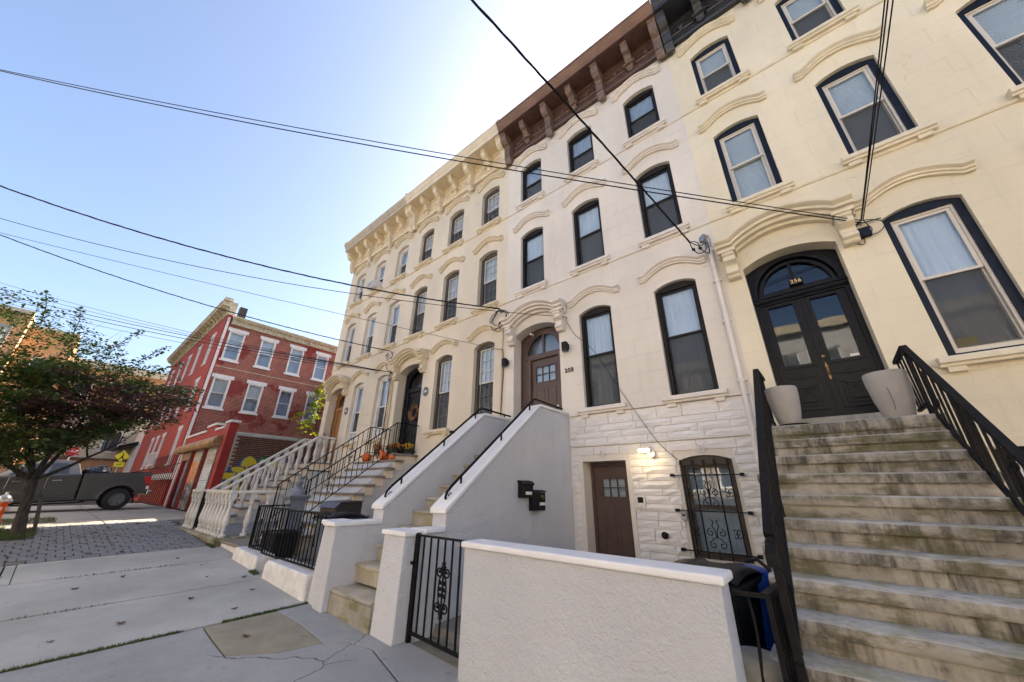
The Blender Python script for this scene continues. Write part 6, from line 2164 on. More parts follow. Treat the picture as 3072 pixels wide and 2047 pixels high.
# the neighbour's shopfronts further along the painted front
sh = thing('white_house_front', 'white trimmed house front beyond the red corner building', 'house', (-46, by0, 1))
MB().box(-54, -43.25, by0 + .35, 9, BZ, 6.6).obj('wall', 'old_white', sh)
for x in (-44.2, -46.2, -48.4):
    MB().box(x - .5, x + .5, by0 + .30, by0 + .345, 2.0, 4.9).obj('window', 'bronze_frame', sh)
    MB().plate(rect(x - .65, x + .65, 1.8, 5.2), [rect(x - .5, x + .5, 2.0, 4.9)], by0 + .2, by0 + .34).obj('frame', 'vinyl_white', sh)
MB().prism([(by0 + .3, 5.25), (by0 - .9, 4.75), (by0 - .95, 4.6), (by0 - .85, 4.55), (by0 + .3, 4.9)], 'x', -52, -47.5).obj('awning', 'plastic_black', sh)
sh.scale = (1.19,) * 3
sh.location = (-54.74, -1.947, .905)

# ------------------------------------------------------------------ the garage with painted shutters
GY, GX1 = -2.43, -18.78
ga = thing('brick_garage', 'low red garage with rusty hood and sprayed roller shutters', 'garage', (-22, -1, .7))
gz_ = .40
# front: red parapet wall with stepped white coping
fo = [(-27.0, gz_), (GX1, gz_), (GX1, 4.02), (-19.5, 4.02), (-19.5, 3.84), (-21.0, 3.84), (-21.0, 4.12), (-22.6, 4.12), (-22.6, 3.92), (-27.0, 3.92)]
MB().plate(fo, [rect(-25.95, -24.5, gz_ + .02, 3.12), rect(-24.05, -21.85, gz_ + .02, 3.12), rect(-21.68, -19.55, gz_ + .02, 3.12)], GY, GY + .25).obj('front_wall', 'corner_red', ga)
for xa, xb, z in ((-19.53, GX1 + .05, 4.02), (-20.96, -19.54, 3.84), (-22.64, -20.97, 4.12), (-27.0, -22.65, 3.92)):
    MB().box(xa, xb, GY - .06, GY + .31, z + .002, z + .10).obj('coping', 'old_white', ga)
MB().box(GX1 - .50, GX1 + .004, GY - .05, GY - .002, gz_, 4.01).obj('pier', 'corner_red', ga)


def shutter(xa, xb, z0, z1, mat, name='roller_shutter'):
    n = int((z1 - z0) / .085)
    vs, fs = [], []
    for i in range(n * 4 + 1):
        u = i / 4
        d = (.0, .018, .024, .010)[i % 4]
        z = z0 + (z1 - z0) * i / (n * 4)
        vs += [(xa, GY + .10 - d, z), (xb, GY + .10 - d, z)]
    for i in range(n * 4):
        fs.append((2 * i, 2 * i + 1, 2 * i + 3, 2 * i + 2))
    return MB().add(vs, fs).obj(name, mat, ga)


shutter(-24.05, -21.86, .50, 3.12, 'shutter_orange')
shutter(-21.67, -19.56, .50, 3.12, 'shutter_white')
for x in (-24.15, -21.77, -19.44):
    MB().box(x - .08, x + .08, GY - .06, GY + .12, gz_, 3.15).obj('guide_post', 'rust_frame', ga)
MB().box(-25.9, -24.55, GY + .14, GY + .18, .55, 2.72).obj('lilac_door', 'door_lilac', ga)
MB().box(-25.94, -24.51, GY + .0, GY + .06, 2.73, 3.11).obj('transom_panel', 'rust_hood', ga)
MB().box(-26.35, -26.1, GY - .06, GY - .003, gz_, 3.3).obj('post', 'old_white', ga)
for k in range(3):
    xa = -27.0 + k * 2.57
    MB().prism([(GY - .002, 3.10), (GY - .26, 3.10), (GY - .33, 3.22), (GY - .32, 3.36), (GY - .20, 3.50), (GY - .002, 3.52)], 'x', xa + .01, xa + 2.56).obj('hood_box', 'rust_hood', ga)
MB().box(-26.9, GX1 - .3, GY + .3, 4.0, 3.45, 3.55).obj('roof', 'roof_tar', ga)
MB().box(-27.0, -26.8, GY + .251, 4.0, gz_, 3.5).obj('end_wall', 'corner_red', ga)
# side wall of separate bricks facing the row, with a cement band on top
SX = GX1 - .03
MB().box(SX - .22, SX - .022, GY + .251, 4.0, gz_, 3.50).obj('mortar_bed', 'mortar', ga)
MB().box(SX - .25, SX + .03, GY + .25, 4.0, 3.505, 3.66).obj('cement_band', 'slab_concrete', ga, bevel=.02)
MB().box(SX - .02, SX + .016, GY + .251, GY + .34, gz_, 3.5).obj('cement_strip', 'step_concrete', ga)
MB().box(SX - .02, SX + .012, GY - .001, GY + .2505, gz_, 3.5).obj('painted_return', 'corner_red', ga)
MB().box(SX - .3, SX + .028, GY + .001, GY + .249, 3.501, 4.0).obj('pier_return', 'corner_red', ga)
bk = MB().box(-.02, .018, -.100, .100, -.030, .030).mesh('brick', 'brick_unit')
cnt = 0
rest = MB()
z = 3.46
row = 0
while z > .7:
    y = GY + .45 + (.108 if row % 2 else 0)
    while y < 1.35:
        if z > 1.25 and cnt < 300 and y < .95:
            inst(bk, 'brick', (SX + rnd.uniform(-.004, .002), y, z), ga)
            cnt += 1
        else:
            rest.box(SX - .02, SX + .018, y - .1, y + .1, z - .03, z + .03)
        y += .216
    z -= .078
    row += 1
stuff(rest.obj('more_bricks', 'brick_unit', ga))
# sprayed wall lettering: rounded blocks of colour, no figures
mur = {
    'paint_blue': [[(-2.283, 1.849), (-2.236, 2.017), (-2.101, 2.114), (-2.111, 2.252), (-1.788, 2.284), (-1.793, 2.41), (-1.713, 2.59), (-1.529, 2.716), (-1.15, 2.627), (-1.086, 2.434), (-1.369, 2.098), (-1.512, 1.873), (-1.607, 1.808), (-1.809, 1.424), (-1.896, 1.349), (-2.158, 1.583), (-2.159, 1.733), (-2.264, 1.73)],
                   [(-.56, 2.62), (-.36, 2.80), (-.12, 2.74), (-.2, 2.4), (-.48, 2.2)], [(-.1, 2.62), (.36, 2.66), (.40, 2.40), (.0, 2.3)]],
    'paint_yellow': [[(-2.218, 2.025), (-1.76, 2.043), (-1.807, 1.879), (-1.867, 1.847), (-1.869, 1.649), (-1.816, 1.349), (-1.963, 1.348), (-2.029, 1.646), (-2.064, 1.826), (-2.109, 1.794), (-2.224, 1.776)],
                     [(-1.99, 2.235), (-1.758, 2.278), (-1.538, 2.249), (-1.492, 2.125), (-1.644, 2.056), (-1.634, 1.963), (-1.522, 1.857), (-1.555, 1.717), (-1.666, 1.714), (-1.727, 2.052), (-1.933, 2.098)],
                     [(-1.681, 2.305), (-1.676, 2.449), (-1.608, 2.629), (-1.455, 2.713), (-1.295, 2.667), (-1.166, 2.544), (-1.123, 2.432), (-1.261, 2.36), (-1.418, 2.287), (-1.4, 2.161), (-1.457, 2.158), (-1.49, 2.284)],
                     [(-.532, 2.634), (-.322, 2.699), (-.241, 2.636), (-.221, 2.416), (-.364, 2.207), (-.473, 2.136), (-.506, 2.4)],
                     [(-.116, 2.524), (.327, 2.567), (.355, 2.377), (.203, 2.301), (.244, 2.2), (.119, 2.093), (-.076, 2.085), (-.1, 2.32)],
                     [(-1.579, 1.381), (-1.454, 1.596), (-1.361, 1.567), (-1.334, 1.352), (-1.219, 1.291), (-1.582, 1.29)]],
    'paint_green': [[(-1.104, 2.564), (-1.069, 2.666), (-.931, 2.725), (-.743, 2.721), (-.625, 2.628), (-.616, 2.461), (-.711, 2.34), (-.824, 2.482), (-1.101, 2.434)]],
    'paint_maroon': [[(-1.414, 2.271), (-1.265, 2.376), (-.95, 2.376), (-.881, 2.282), (-1.087, 2.142), (-1.316, 2.228)]],
    'paint_tan': [[(-1.382, 2.035), (-1.233, 2.136), (-.658, 2.128), (-.652, 1.916), (-.698, 1.673), (-1.044, 1.856), (-1.317, 1.895)]],
    'paint_scarlet': [[(-1.1, 1.728), (-1.007, 1.825), (-.769, 1.592), (-.684, 1.435), (-.747, 1.387), (-1.02, 1.588)]],
    'paint_pale': [[(-1.062, 2.518), (-.946, 2.632), (-.81, 2.55), (-.917, 2.485)]],
}
for k, (mt, polys) in enumerate(mur.items()):
    for p in polys:
        MB().prism(p, 'x', SX + .010, SX + .019 + .0012 * k + (.003 if mt == 'paint_pale' else 0)).obj('sprayed_letter', mt, ga)
# lattice gate panel beside the garage and the white railing
lg = thing('lattice_gate', 'black lattice gate panels between garage and red building', 'gate', (-33, -2.2, .5))
for i in range(15):
    x = -35.0 + i * .56
    MB().bar((x, GY - .05, .55), (x, GY - .05, 3.2), .028).obj('bar', 'iron_black', lg)
for k in range(8):
    MB().bar((-35.1, GY - .05, .62 + k * .26), (-27.1, GY - .05, .62 + k * .26), .02).obj('crossbar', 'iron_black', lg)
MB().box(-35.1, -27.1, GY + .0, GY + .04, 1.85, 2.2).obj('white_band', 'old_white', lg)
wg = thing('window_railing', 'white iron railing on the red front above the truck tail', 'railing', (-34.5, -2.4, 3))
for i in range(9):
    MB().bar((-36.5 + i * .42, GY - .25, 2.75), (-36.5 + i * .42, GY - .25, 3.5), .035).obj('bar', 'old_white', wg)
MB().bar((-36.6, GY - .25, 3.52), (-33.1, GY - .25, 3.52), .07).obj('top_rail', 'old_white', wg)
MB().bar((-36.6, GY - .25, 2.75), (-33.1, GY - .25, 2.75), .06).obj('bottom_rail', 'old_white', wg)

# ------------------------------------------------------------------ far side of the cross street
def far_block(name, label, x, y0, y1, z0, z1, ang, mat, extra):
    t = thing(name, label, 'building', (x, y1, z0))
    MB().box(x - 14, x, y0, y1, z0, z1).obj('wall', mat, t)
    extra(t)
    t.rotation_euler = (0, 0, ang)
    t.scale = (1.32,) * 3
    t.location = (x * 1.32, 2.112 + 1.32 * y1, 1.32 * z0 - .48)
    return t


def exA(t):
    MB().box(-45.3, -44.9, -19, -11.28, 13.75, 14.05).obj('coping', 'siding_beige', t)
    MB().box(-44.95, -44.85, -16.0, -11.9, 10.6, 12.6).obj('shutter_panel', 'shade_grey', t)
    for i in range(12):
        MB().box(-44.85, -44.80, -15.9 + i * .33, -15.75 + i * .33, 10.8, 12.2).obj('louvre', 'old_white', t)
    for z in (3.0, 6.2, 8.4):
        for y in (-18, -15.5, -13):
            f = MB().box(-45.01, -44.93, y - .5, y + .5, z, z + 1.6).obj('window', 'old_white', t)
            MB().box(-44.93, -44.92, y - .4, y + .4, z + .1, z + 1.5).obj('pane', 'glass_dark', f)


def exB(t):
    MB().box(-46.3, -45.9, -11.2, -8.6, 13.0, 13.25).obj('coping', 'siding_beige', t)
    for z in (6.2, 9.2):
        f = MB().box(-46.02, -45.93, -10.4, -9.4, z, z + 1.6).obj('window', 'old_white', t)
        MB().box(-45.93, -45.92, -10.3, -9.5, z + .1, z + 1.5).obj('pane', 'glass_dark', f)


def exC(t):
    MB().box(-47.4, -46.75, -8.6, 1.0, 10.9, 11.5).obj('cornice', 'siding_beige', t)
    MB().box(-46.99, -46.95, -8.5, 1.0, 3.6, 7.6).obj('siding', 'siding_beige', t)
    MB().box(-46.99, -46.85, -8.5, 1.0, 3.45, 3.6).obj('ledge', 'rust_frame', t)
    for y in (-7.2, -4.2, -1.6):
        f = MB().box(-46.95, -46.88, y - .55, y + .55, 4.1, 5.9).obj('window', 'old_white', t)
        MB().box(-46.88, -46.87, y - .45, y + .45, 4.2, 5.8).obj('pane', 'glass_dark', f)
        f = MB().box(-47.02, -46.93, y - .55, y + .55, 8.2, 10.0).obj('window', 'old_white', t)
        MB().box(-46.93, -46.92, y - .45, y + .45, 8.3, 9.9).obj('pane', 'glass_dark', f)


far_block('brick_building', 'tall orange brick building at the far left behind the street tree', -45, -19, -11.3, .5, 13.8, R(0), 'brick_orange_sunlit', exA)
far_block('brick_building', 'orange brick building stepping down beside the tallest one behind the tree', -46, -11.25, -8.62, .5, 13.1, R(0), 'brick_orange_sunlit', exB)
far_block('brick_building', 'lower brick building with beige siding and pale cornice behind the truck', -47, -8.6, 1.0, .5, 11.0, R(0), 'brick_orange_sunlit', exC)
# unseen blocks added behind the gap: they cut the sunlight down to a strip
rb = thing('rear_sun_blocker', 'unseen brick block added behind the row to shade the pavement', 'house', (-21, 8, .5))
MB().box(-24.4, -16.95, 4.6, 12.0, .3, 9.6).obj('wall', 'brick_red', rb)
MB().box(-24.5, -16.93, 4.5, 12.1, 9.6, 9.75).obj('roof', 'roof_tar', rb)
MB().box(-27.2, -24.41, 4.6, 12.0, .3, 9.6).obj('sun_blocker_wing', 'brick_red', rb)
MB().box(-30.6, -27.21, 6.0, 12.0, .3, 9.6).obj('sun_blocker_wing', 'brick_red', rb)
gs = thing('yard_sun_blocker', 'unseen board shed in the yard behind the end house', 'blocker', (-17.4, 3, .5))  # added out of view; its height sets where the sun strip begins
for i in range(13):
    MB().box(-18.74 + i * .21, -18.74 + i * .21 + .197, 1.42, 1.445, .4, 4.0).obj('board', 'stake_wood', gs)
MB().box(-18.7, -16.02, 1.446, 4.2, .4, 3.95).obj('body', 'stake_wood', gs)
MB().box(-18.76, -15.99, 1.40, 4.25, 4.001, 4.08).obj('roof', 'roof_tar', gs)
# the other side of the street, in the sun: seen only in the window panes, and the source of the warm bounce
for i in range(13):
    xa = -46 + i * 6.4
    hh = (10.2, 11.4, 9.6, 10.8)[i % 4]
    t = thing('opposite_house', ('orange brick house', 'pale stucco house')[i % 2] + ' across the street, %s from the left, seen only in window panes' % ('first second third fourth fifth sixth seventh eighth ninth tenth eleventh twelfth thirteenth'.split()[i]), 'house', (xa + 3.2, -18.6, gz(xa, -18)), 'houses across the street')
    mt = ('brick_sunny', 'stucco_sunny')[i % 2]
    oh = [rect(xa + .8 + 1.85 * k, xa + 1.75 + 1.85 * k, z, z + 1.8) for k in range(3) for z in (1.6 + gz(xa, -18), 4.8 + gz(xa, -18), 7.6 + gz(xa, -18))]
    b = MB().plate(rect(xa + .01, xa + 6.39, -3, hh), oh, -18.6, -18.9)
    b.box(xa + .01, xa + 6.39, -28, -27.8, -3, hh)
    b.obj('wall', mt, t)
    MB().box(xa + .02, xa + 6.38, -28, -18.7, hh + .002, hh + .15).obj('roof', 'roof_tar', t)
    MB().box(xa, xa + 6.4, -18.598, -18.2, hh - .5, hh + .001).obj('cornice', 'siding_beige', t)
    for k, o_ in enumerate(oh):
        (x0, z0), (x1, z1) = o_[0], o_[2]
        w = MB().plate(rect(x0 + .003, x1 - .003, z0 + .003, z1 - .003), [rect(x0 + .09, x1 - .09, z0 + .09, (z0 + z1) / 2 - .03), rect(x0 + .09, x1 - .09, (z0 + z1) / 2 + .03, z1 - .09)], -18.7, -18.8).obj('window', 'vinyl_white', t)
        MB().box(x0 + .05, x1 - .05, -18.76, -18.75, z0 + .05, z1 - .05).obj('pane', 'glass_dark', w)
        MB().box(x0 - .1, x1 + .1, -18.599, -18.5, z0 - .12, z0 - .001).obj('sill', 'siding_beige', t)
# signs
t = thing('crossing_sign', 'yellow pedestrian crossing sign on a pole beyond the truck', 'sign', (-36, -4, .5))
yy_, zz_ = -3.97, 3.30
MB().tube([(-36.0, yy_, .5), (-36.0, yy_ - .02, 3.7)], .035, 8).obj('pole', 'steel_grey', t)
MB().prism([(yy_, zz_ - .36), (yy_ + .36, zz_), (yy_, zz_ + .36), (yy_ - .36, zz_)], 'x', -35.96, -35.94).obj('panel', 'sign_yellow', t)
MB().prism([(yy_ - .24, zz_ - .66), (yy_ + .24, zz_ - .66), (yy_ + .24, zz_ - .38), (yy_ - .24, zz_ - .38)], 'x', -35.96, -35.94).obj('arrow_panel', 'sign_yellow', t)
for p in ([(yy_, zz_ + .10), (yy_ + .06, zz_ + .12), (yy_ + .04, zz_ - .02), (yy_ + .14, zz_ - .22), (yy_ + .08, zz_ - .22), (yy_, zz_ - .06), (yy_ - .08, zz_ - .22), (yy_ - .13, zz_ - .20), (yy_ - .04, zz_ - .02)],
          [(yy_ - .03, zz_ + .14), (yy_ + .03, zz_ + .14), (yy_ + .04, zz_ + .20), (yy_, zz_ + .23), (yy_ - .04, zz_ + .20)]):
    MB().prism(p, 'x', -35.939, -35.932).obj('figure', 'plastic_black', t)
MB().bar((-35.935, yy_ - .12, zz_ - .57), (-35.935, yy_ + .12, zz_ - .47), .008, .04).obj('arrow', 'plastic_black', t)
t = thing('stop_sign', 'red stop sign half hidden behind the purple leaves', 'sign', (-30.5, -6.3, 1.2))
MB().tube([(-30.55, -6.3, 1.1), (-30.55, -6.3, 3.5)], .03, 8).obj('pole', 'steel_grey', t)
pn = MB().prism([(-6.3 + .27 * math.cos(PI / 8 + k * PI / 4), 3.15 + .27 * math.sin(PI / 8 + k * PI / 4)) for k in range(8)], 'x', -30.52, -30.505).obj('panel', 'sign_red', t)
inst(text_mesh('STOP', .17, .006, 'label_white', 'lettering'), 'lettering', (-30.50, -6.3, 3.15), pn, (PI / 2, 0, PI / 2))
# ------------------------------------------------------------------ pickup truck: local frame, nose along -Y, +X side seen
tr = thing('pickup_truck', 'dark grey double cab pickup truck parked across the pavement', 'truck', (0, 0, 0))
W = 1.72
xs0 = -W                                       # near side at x = 0


def sym(parent_name, mat, poly, x0, x1, **k):
    return MB().prism(poly, 'x', x0, x1).obj(parent_name, mat, tr, **k)


wy = (-.72, -3.72)                             # wheel centres
RW = .37


def arch_pts(c, r=.475, n=10, flip=False):
    pts = [(c + r * math.cos(PI * i / n), .36 + r * math.sin(PI * i / n)) for i in range(n + 1)]
    return pts


body = [(.02, .62), (.04, .72), (.03, 1.08), (.015, 1.18), (.06, 1.235), (0.0, 1.255), (-1.72, 1.265), (-1.72, .40), (-1.25, .40)]
low = [(.02, .58)] + [(c[0], c[1]) for c in arch_pts(wy[0])][0:] + [(-1.25, .40), (-1.71, .40), (-1.71, 1.262), (.0, 1.25), (.05, 1.22), (.03, 1.10), (.05, .72)]
low[1] = (-.245, .50)
# bed sides, shaped outwards over the wheel: a loft between an inner and an outer outline
for s, x in ((1, 0.0), (-1, -W)):
    xo = x
    xi = x - s * .16
    b = MB()
    b.prism(low, 'x', min(xo, xi), max(xo, xi))
    b.obj('bed_side', 'truck_grey', tr, bevel=.035, seg=3)
    ring_o = [(wy[0] + .535 * math.cos(PI * i / 12 * .94 + .06), .36 + .535 * math.sin(PI * i / 12 * .94 + .06)) for i in range(13)]
    ring_i = [(wy[0] + .470 * math.cos(PI * i / 12 * .94 + .06), .36 + .470 * math.sin(PI * i / 12 * .94 + .06)) for i in range(13)]
    MB().prism(ring_o + ring_i[::-1], 'x', min(x - .02, x + s * .028), max(x - .02, x + s * .028)).obj('wheel_arch', 'truck_grey', tr, bevel=.012)
MB().box(-W + .17, -.17, -1.70, .0, .62, .70).obj('bed_floor', 'plastic_black', tr)
MB().box(-W + .10, -.10, -.02, .045, .58, 1.235).obj('tailgate', 'truck_grey', tr, bevel=.02)
MB().box(-W + .02, -.02, -1.71, .02, 1.262, 1.285).obj('bed_rail_cap', 'plastic_black', tr) if False else None
for x in (-.085, -W + .085):
    MB().box(x - .07, x + .07, -1.70, .01, 1.262, 1.285).obj('bed_rail_cap', 'plastic_black', tr, bevel=.006)
MB().box(-W + .17, -.17, -1.71, -1.66, .70, 1.2).obj('bed_head', 'plastic_black', tr)
# cab and nose lower body
cab = [(-1.76, .42), (-1.755, 1.27), (-2.6, 1.235), (-3.40, 1.21), (-3.55, 1.20), (-4.35, 1.14), (-4.62, 1.06), (-4.68, .86), (-4.66, .55), (-4.45, .42), (-4.2, .42)]
cab += [(wy[1] + .46 * math.cos(PI * i / 10), .36 + .46 * math.sin(PI * i / 10)) for i in range(10, -1, -1)] + [(-3.2, .42)]
MB().prism(cab, 'x', -W + .005, -.005).obj('body', 'truck_grey', tr, bevel=.05, seg=3)
# door shells slightly proud, with shut lines between them
for (a, b_, nm) in ((-1.80, -2.535, 'rear_door'), (-2.55, -3.32, 'front_door')):
    d = MB().prism([(a, .50), (a + .02, .80), (a + .03, 1.235), (b_ + .02, 1.205), (b_, .85), (b_ + .03, .50)], 'x', -.03, .014).obj(nm, 'truck_grey', tr, bevel=.02, seg=3)
    MB().bar((.022, b_ + .12 if nm == 'front_door' else a - .58, 1.06), (.022, b_ + .30 if nm == 'front_door' else a - .38, 1.065), .03, .035).obj('handle', 'chrome', d, bevel=.008)
    MB().prism([(a + .01, .62), (b_ + .01, .62), (b_ + .01, .655), (a + .01, .66)], 'x', .012, .026).obj('side_moulding', 'truck_grey', d, bevel=.006)
# greenhouse: a tapered shell
gh = [(-1.78, 1.262), (-1.90, 1.60), (-2.05, 1.70), (-2.30, 1.735), (-2.9, 1.72), (-3.05, 1.68), (-3.60, 1.25), (-3.55, 1.20), (-1.78, 1.20)]
n_ = len(gh)
vs, fs = [], []
for x_, inset in ((-.02, 0), (-W + .02, 0)):
    s = 1 if x_ > -W / 2 else -1
    for (y, z) in gh:
        vs.append((x_ - s * max(0, z - 1.22) * .34, y, z))
tri = tessellate_polygon([[Vector((p[0], p[1], 0)) for p in gh]])
fs += [tuple(q) for q in tri] + [tuple(i + n_ for i in q[::-1]) for q in tri]
for i in range(n_):
    j = (i + 1) % n_
    fs.append((i, j, j + n_, i + n_))
MB().add(vs, fs).obj('cab_roof', 'truck_grey_lit', tr, bevel=.05, seg=3)


def side_pane(poly, d=.004):
    vs = []
    for off in (d, d - .02):
        vs += [(-.02 - max(0, z - 1.22) * .34 + off, y, z) for (y, z) in poly]
    m = len(poly)
    fs = [tuple(range(m)), tuple(range(2 * m - 1, m - 1, -1))] + [(i, (i + 1) % m, (i + 1) % m + m, i + m) for i in range(m)]
    return MB().add(vs, fs)


side_pane([(-2.08, 1.27), (-2.11, 1.56), (-2.18, 1.62), (-2.50, 1.63), (-2.54, 1.26)]).obj('side_window', 'glass_dark', tr)
side_pane([(-2.62, 1.26), (-2.60, 1.63), (-2.93, 1.62), (-3.34, 1.27)]).obj('side_window', 'glass_dark', tr)
side_pane([(-2.05, 1.255), (-2.09, 1.57), (-2.17, 1.635), (-2.51, 1.645), (-2.56, 1.245)], -.004).obj('window_seal', 'plastic_black', tr)
side_pane([(-2.605, 1.245), (-2.585, 1.645), (-2.94, 1.635), (-3.38, 1.255)], -.004).obj('window_seal', 'plastic_black', tr)
MB().add([(-.12, -3.60, 1.262), (-W + .12, -3.60, 1.262), (-W + .28, -3.08, 1.668), (-.28, -3.08, 1.668)], [(0, 1, 2, 3)]).obj('windscreen', 'glass', tr)
MB().add([(-.2, -1.775, 1.30), (-W + .2, -1.775, 1.30), (-W + .28, -1.885, 1.58), (-.28, -1.885, 1.58)], [(0, 1, 2, 3)]).obj('rear_window', 'glass_dark', tr)
MB().prism([(-2.98, 1.20), (-3.18, 1.20), (-3.2, 1.32), (-3.0, 1.36)], 'x', .06, .20).obj('mirror', 'plastic_black', tr, bevel=.02)
# sill step, bumpers, lights
MB().bar((.0, -1.5, .34), (.0, -3.15, .34), .09, .05).obj('side_step', 'plastic_black', tr, bevel=.012)
MB().bar((.012, -1.62, .372), (.012, -3.0, .372), .05, .014).obj('step_pad', 'steel_grey', tr)
MB().box(-W + .05, -.03, .02, .17, .46, .63).obj('rear_bumper', 'chrome', tr, bevel=.03, seg=3)
MB().prism([(.05, .78), (.06, 1.02), (.03, 1.13), (-.10, 1.14), (-.16, 1.08), (-.09, .92), (-.02, .80)], 'x', -.10, .022).obj('tail_light', 'lens_red', tr, bevel=.015)
MB().prism([(.052, .66), (.055, .78), (-.04, .785), (-.02, .66)], 'x', -.08, .02).obj('reverse_light', 'cream_plastic', tr, bevel=.01)
MB().tube([(.010, -1.0, 1.0), (.016, -1.0, 1.0)], .09, 20).obj('fuel_flap', 'truck_grey', tr)
MB().prism([(-4.30, .85), (-4.30, 1.05), (-4.66, .98), (-4.66, .83)], 'x', -.3, .012).obj('headlight', 'cream_plastic', tr, bevel=.02)
MB().box(-.14, -.02, -.30, -.27, .22, .52).obj('mud_flap', 'plastic_black', tr)
MB().box(-W + .1, -.1, -4.0, -.3, .36, .55).obj('chassis', 'plastic_black', tr)
MB().box(-W + .17, -.165, -1.24, -.22, .56, .90).obj('wheel_well', 'plastic_black', tr)
MB().box(-W + .25, -.25, -4.2, -3.25, .56, .90).obj('wheel_well', 'plastic_black', tr)
for x, s in ((-.10, 1), (-W + .10, -1)):
    for c_ in wy:
        w_ = thing('wheel', None, None, (x, c_, RW)) if False else None
        ty = MB()
        prof = [(.215, -.13), (.30, -.135), (.355, -.115), (.37, -.07), (.37, .07), (.355, .115), (.30, .135), (.215, .13)]
        ty.lathe(prof, (0, 0, 0), 32, cap=False).xform(Matrix.Translation((x - s * .04, c_, RW)) @ Matrix.Rotation(PI / 2, 4, 'Y'))
        wh = ty.obj('wheel', 'tyre', tr, smooth=True)
        rm = MB().lathe([(.218, -.12), (.222, .10), (.235, .115), (.235, .125), (.205, .12), (.195, .06), (.06, .05)], (0, 0, 0), 28, cap=False)
        rm.xform(Matrix.Translation((x - s * .04, c_, RW)) @ Matrix.Rotation(s * PI / 2, 4, 'Y'))
        rm.obj('rim', 'rim_grey', wh, smooth=True)
        MB().tube([(x - s * .04 + s * .02, c_, RW), (x - s * .04 + s * .10, c_, RW)], [.065, .05], 14).obj('hub', 'rim_grey', wh)
        MB().tube([(x - s * .10, c_, RW), (x - s * .02, c_, RW)], .19, 20).obj('brake_drum', 'plastic_black', wh)
        for k in range(6):
            a = 2 * PI * k / 6 + .2
            p0 = Vector((x + s * .055, c_ + .03 * math.cos(a), RW + .03 * math.sin(a)))
            p1 = Vector((x + s * .060, c_ + .212 * math.cos(a), RW + .212 * math.sin(a)))
            MB().bar(p0, p1, .062, .03, up=(1, 0, 0)).obj('spoke', 'rim_grey', wh)
tr.rotation_euler = (.062, 0, R(1.5))
tr.location = (-23.9, -3.62, .575)
tr.scale = (1.18,) * 3
# bag of rubbish in the bed: a crumpled heap of its own
rr = random.Random(11)
vs, fs = [], []
nu, nv = 26, 12
for j in range(nv + 1):
    for i in range(nu):
        a, b_ = 2 * PI * i / nu, PI / 2 * j / nv
        q = Vector((math.cos(a) * math.cos(b_), math.sin(a) * math.cos(b_), math.sin(b_)))
        k = 1 + .34 * noise.noise(q * 2.6 + Vector((3, 1, 7))) + .16 * noise.noise(q * 7.0)
        vs.append((-24.6 + q.x * .5 * k, -5.36 + q.y * .5 * k, 1.75 + q.z * .5 * k + (.12 * math.exp(-((q.y - .15) ** 2 + q.x ** 2) * 14))))
for j in range(nv):
    for i in range(nu):
        fs.append((j * nu + i, j * nu + (i + 1) % nu, (j + 1) * nu + (i + 1) % nu, (j + 1) * nu + i))
o = MB().add(vs, fs).obj('rubbish_bag', 'bag_black', None, smooth=True)
tag(o, 'crumpled black rubbish bag heaped in the truck bed', 'rubbish bag')
o = MB().bar((-24.4, -4.3, 2.05), (-24.8, -2.7, 2.55), .07, .04).obj('timber', 'rust_frame')
tag(o, 'reddish timber sticking out over the truck tailgate', 'timber')

# ------------------------------------------------------------------ street tree, stake, hydrant
tree = thing('street_tree', 'bushy street tree with green and purple leaves in a grassy pit', 'tree', (-14.9, -6.68, .42))
tb_ = Vector((-14.92, -6.68, .36))
fork = Vector((-14.95, -6.86, 1.60))
MB().tube([tb_, tb_ + Vector((0, -.02, .12)), (-14.93, -6.75, .8), (-14.94, -6.80, 1.25), fork], [.20, .125, .10, .088, .10], 12).obj('trunk', 'bark', tree, smooth=True)
tips = []
rr = random.Random(21)


def grow(p, d, L, r, depth, kind):
    pts, rad = [p.copy()], [r]
    q = p.copy()
    n = 5
    for i in range(n):
        d = (d + Vector((rr.gauss(0, .13), rr.gauss(0, .13), rr.gauss(0, .10) + .03))).normalized()
        q = q + d * (L / n)
        pts.append(q.copy())
        rad.append(r * (1 - .62 * (i + 1) / n))
    MB().tube(pts, rad, 6 if depth < 2 else 4, cap=False).obj('branch', 'bark', tree, smooth=True) if depth < 2 else twigs.tube(pts, rad, 3, cap=False)
    if depth >= 2:
        tips.append((pts[2], kind))
        tips.append((pts[-1], kind))
    if depth < 3:
        for k in range((4, 4, 4)[depth]):
            i = rr.randint(2, n)
            a = rr.uniform(0, 6.28)
            nd = (d * .7 + Vector((math.cos(a), math.sin(a), rr.uniform(-.15, .5))) * .75).normalized()
            grow(pts[i], nd, L * rr.uniform(.5, .72), rad[i] * .75, depth + 1, kind)


twigs = MB()
for d, L, r in (((-.1, .75, .62), 1.55, .05), ((.15, -.9, .45), 1.7, .06), ((-.3, .12, 1), 1.7, .06), ((.75, .25, .7), 1.4, .04), ((-.8, -.3, .7), 1.5, .045), ((.2, .45, .95), 1.9, .05), ((.1, -.45, 1), 1.9, .05)):
    grow(fork.copy(), Vector(d).normalized(), L, r, 0, 0)
stuff(twigs.obj('twigs', 'bark', tree))
# flat leafy sprays; the lower right heart of the crown is purple, the rest green
gl_, pl_ = MB(), MB()
rr = random.Random(33)


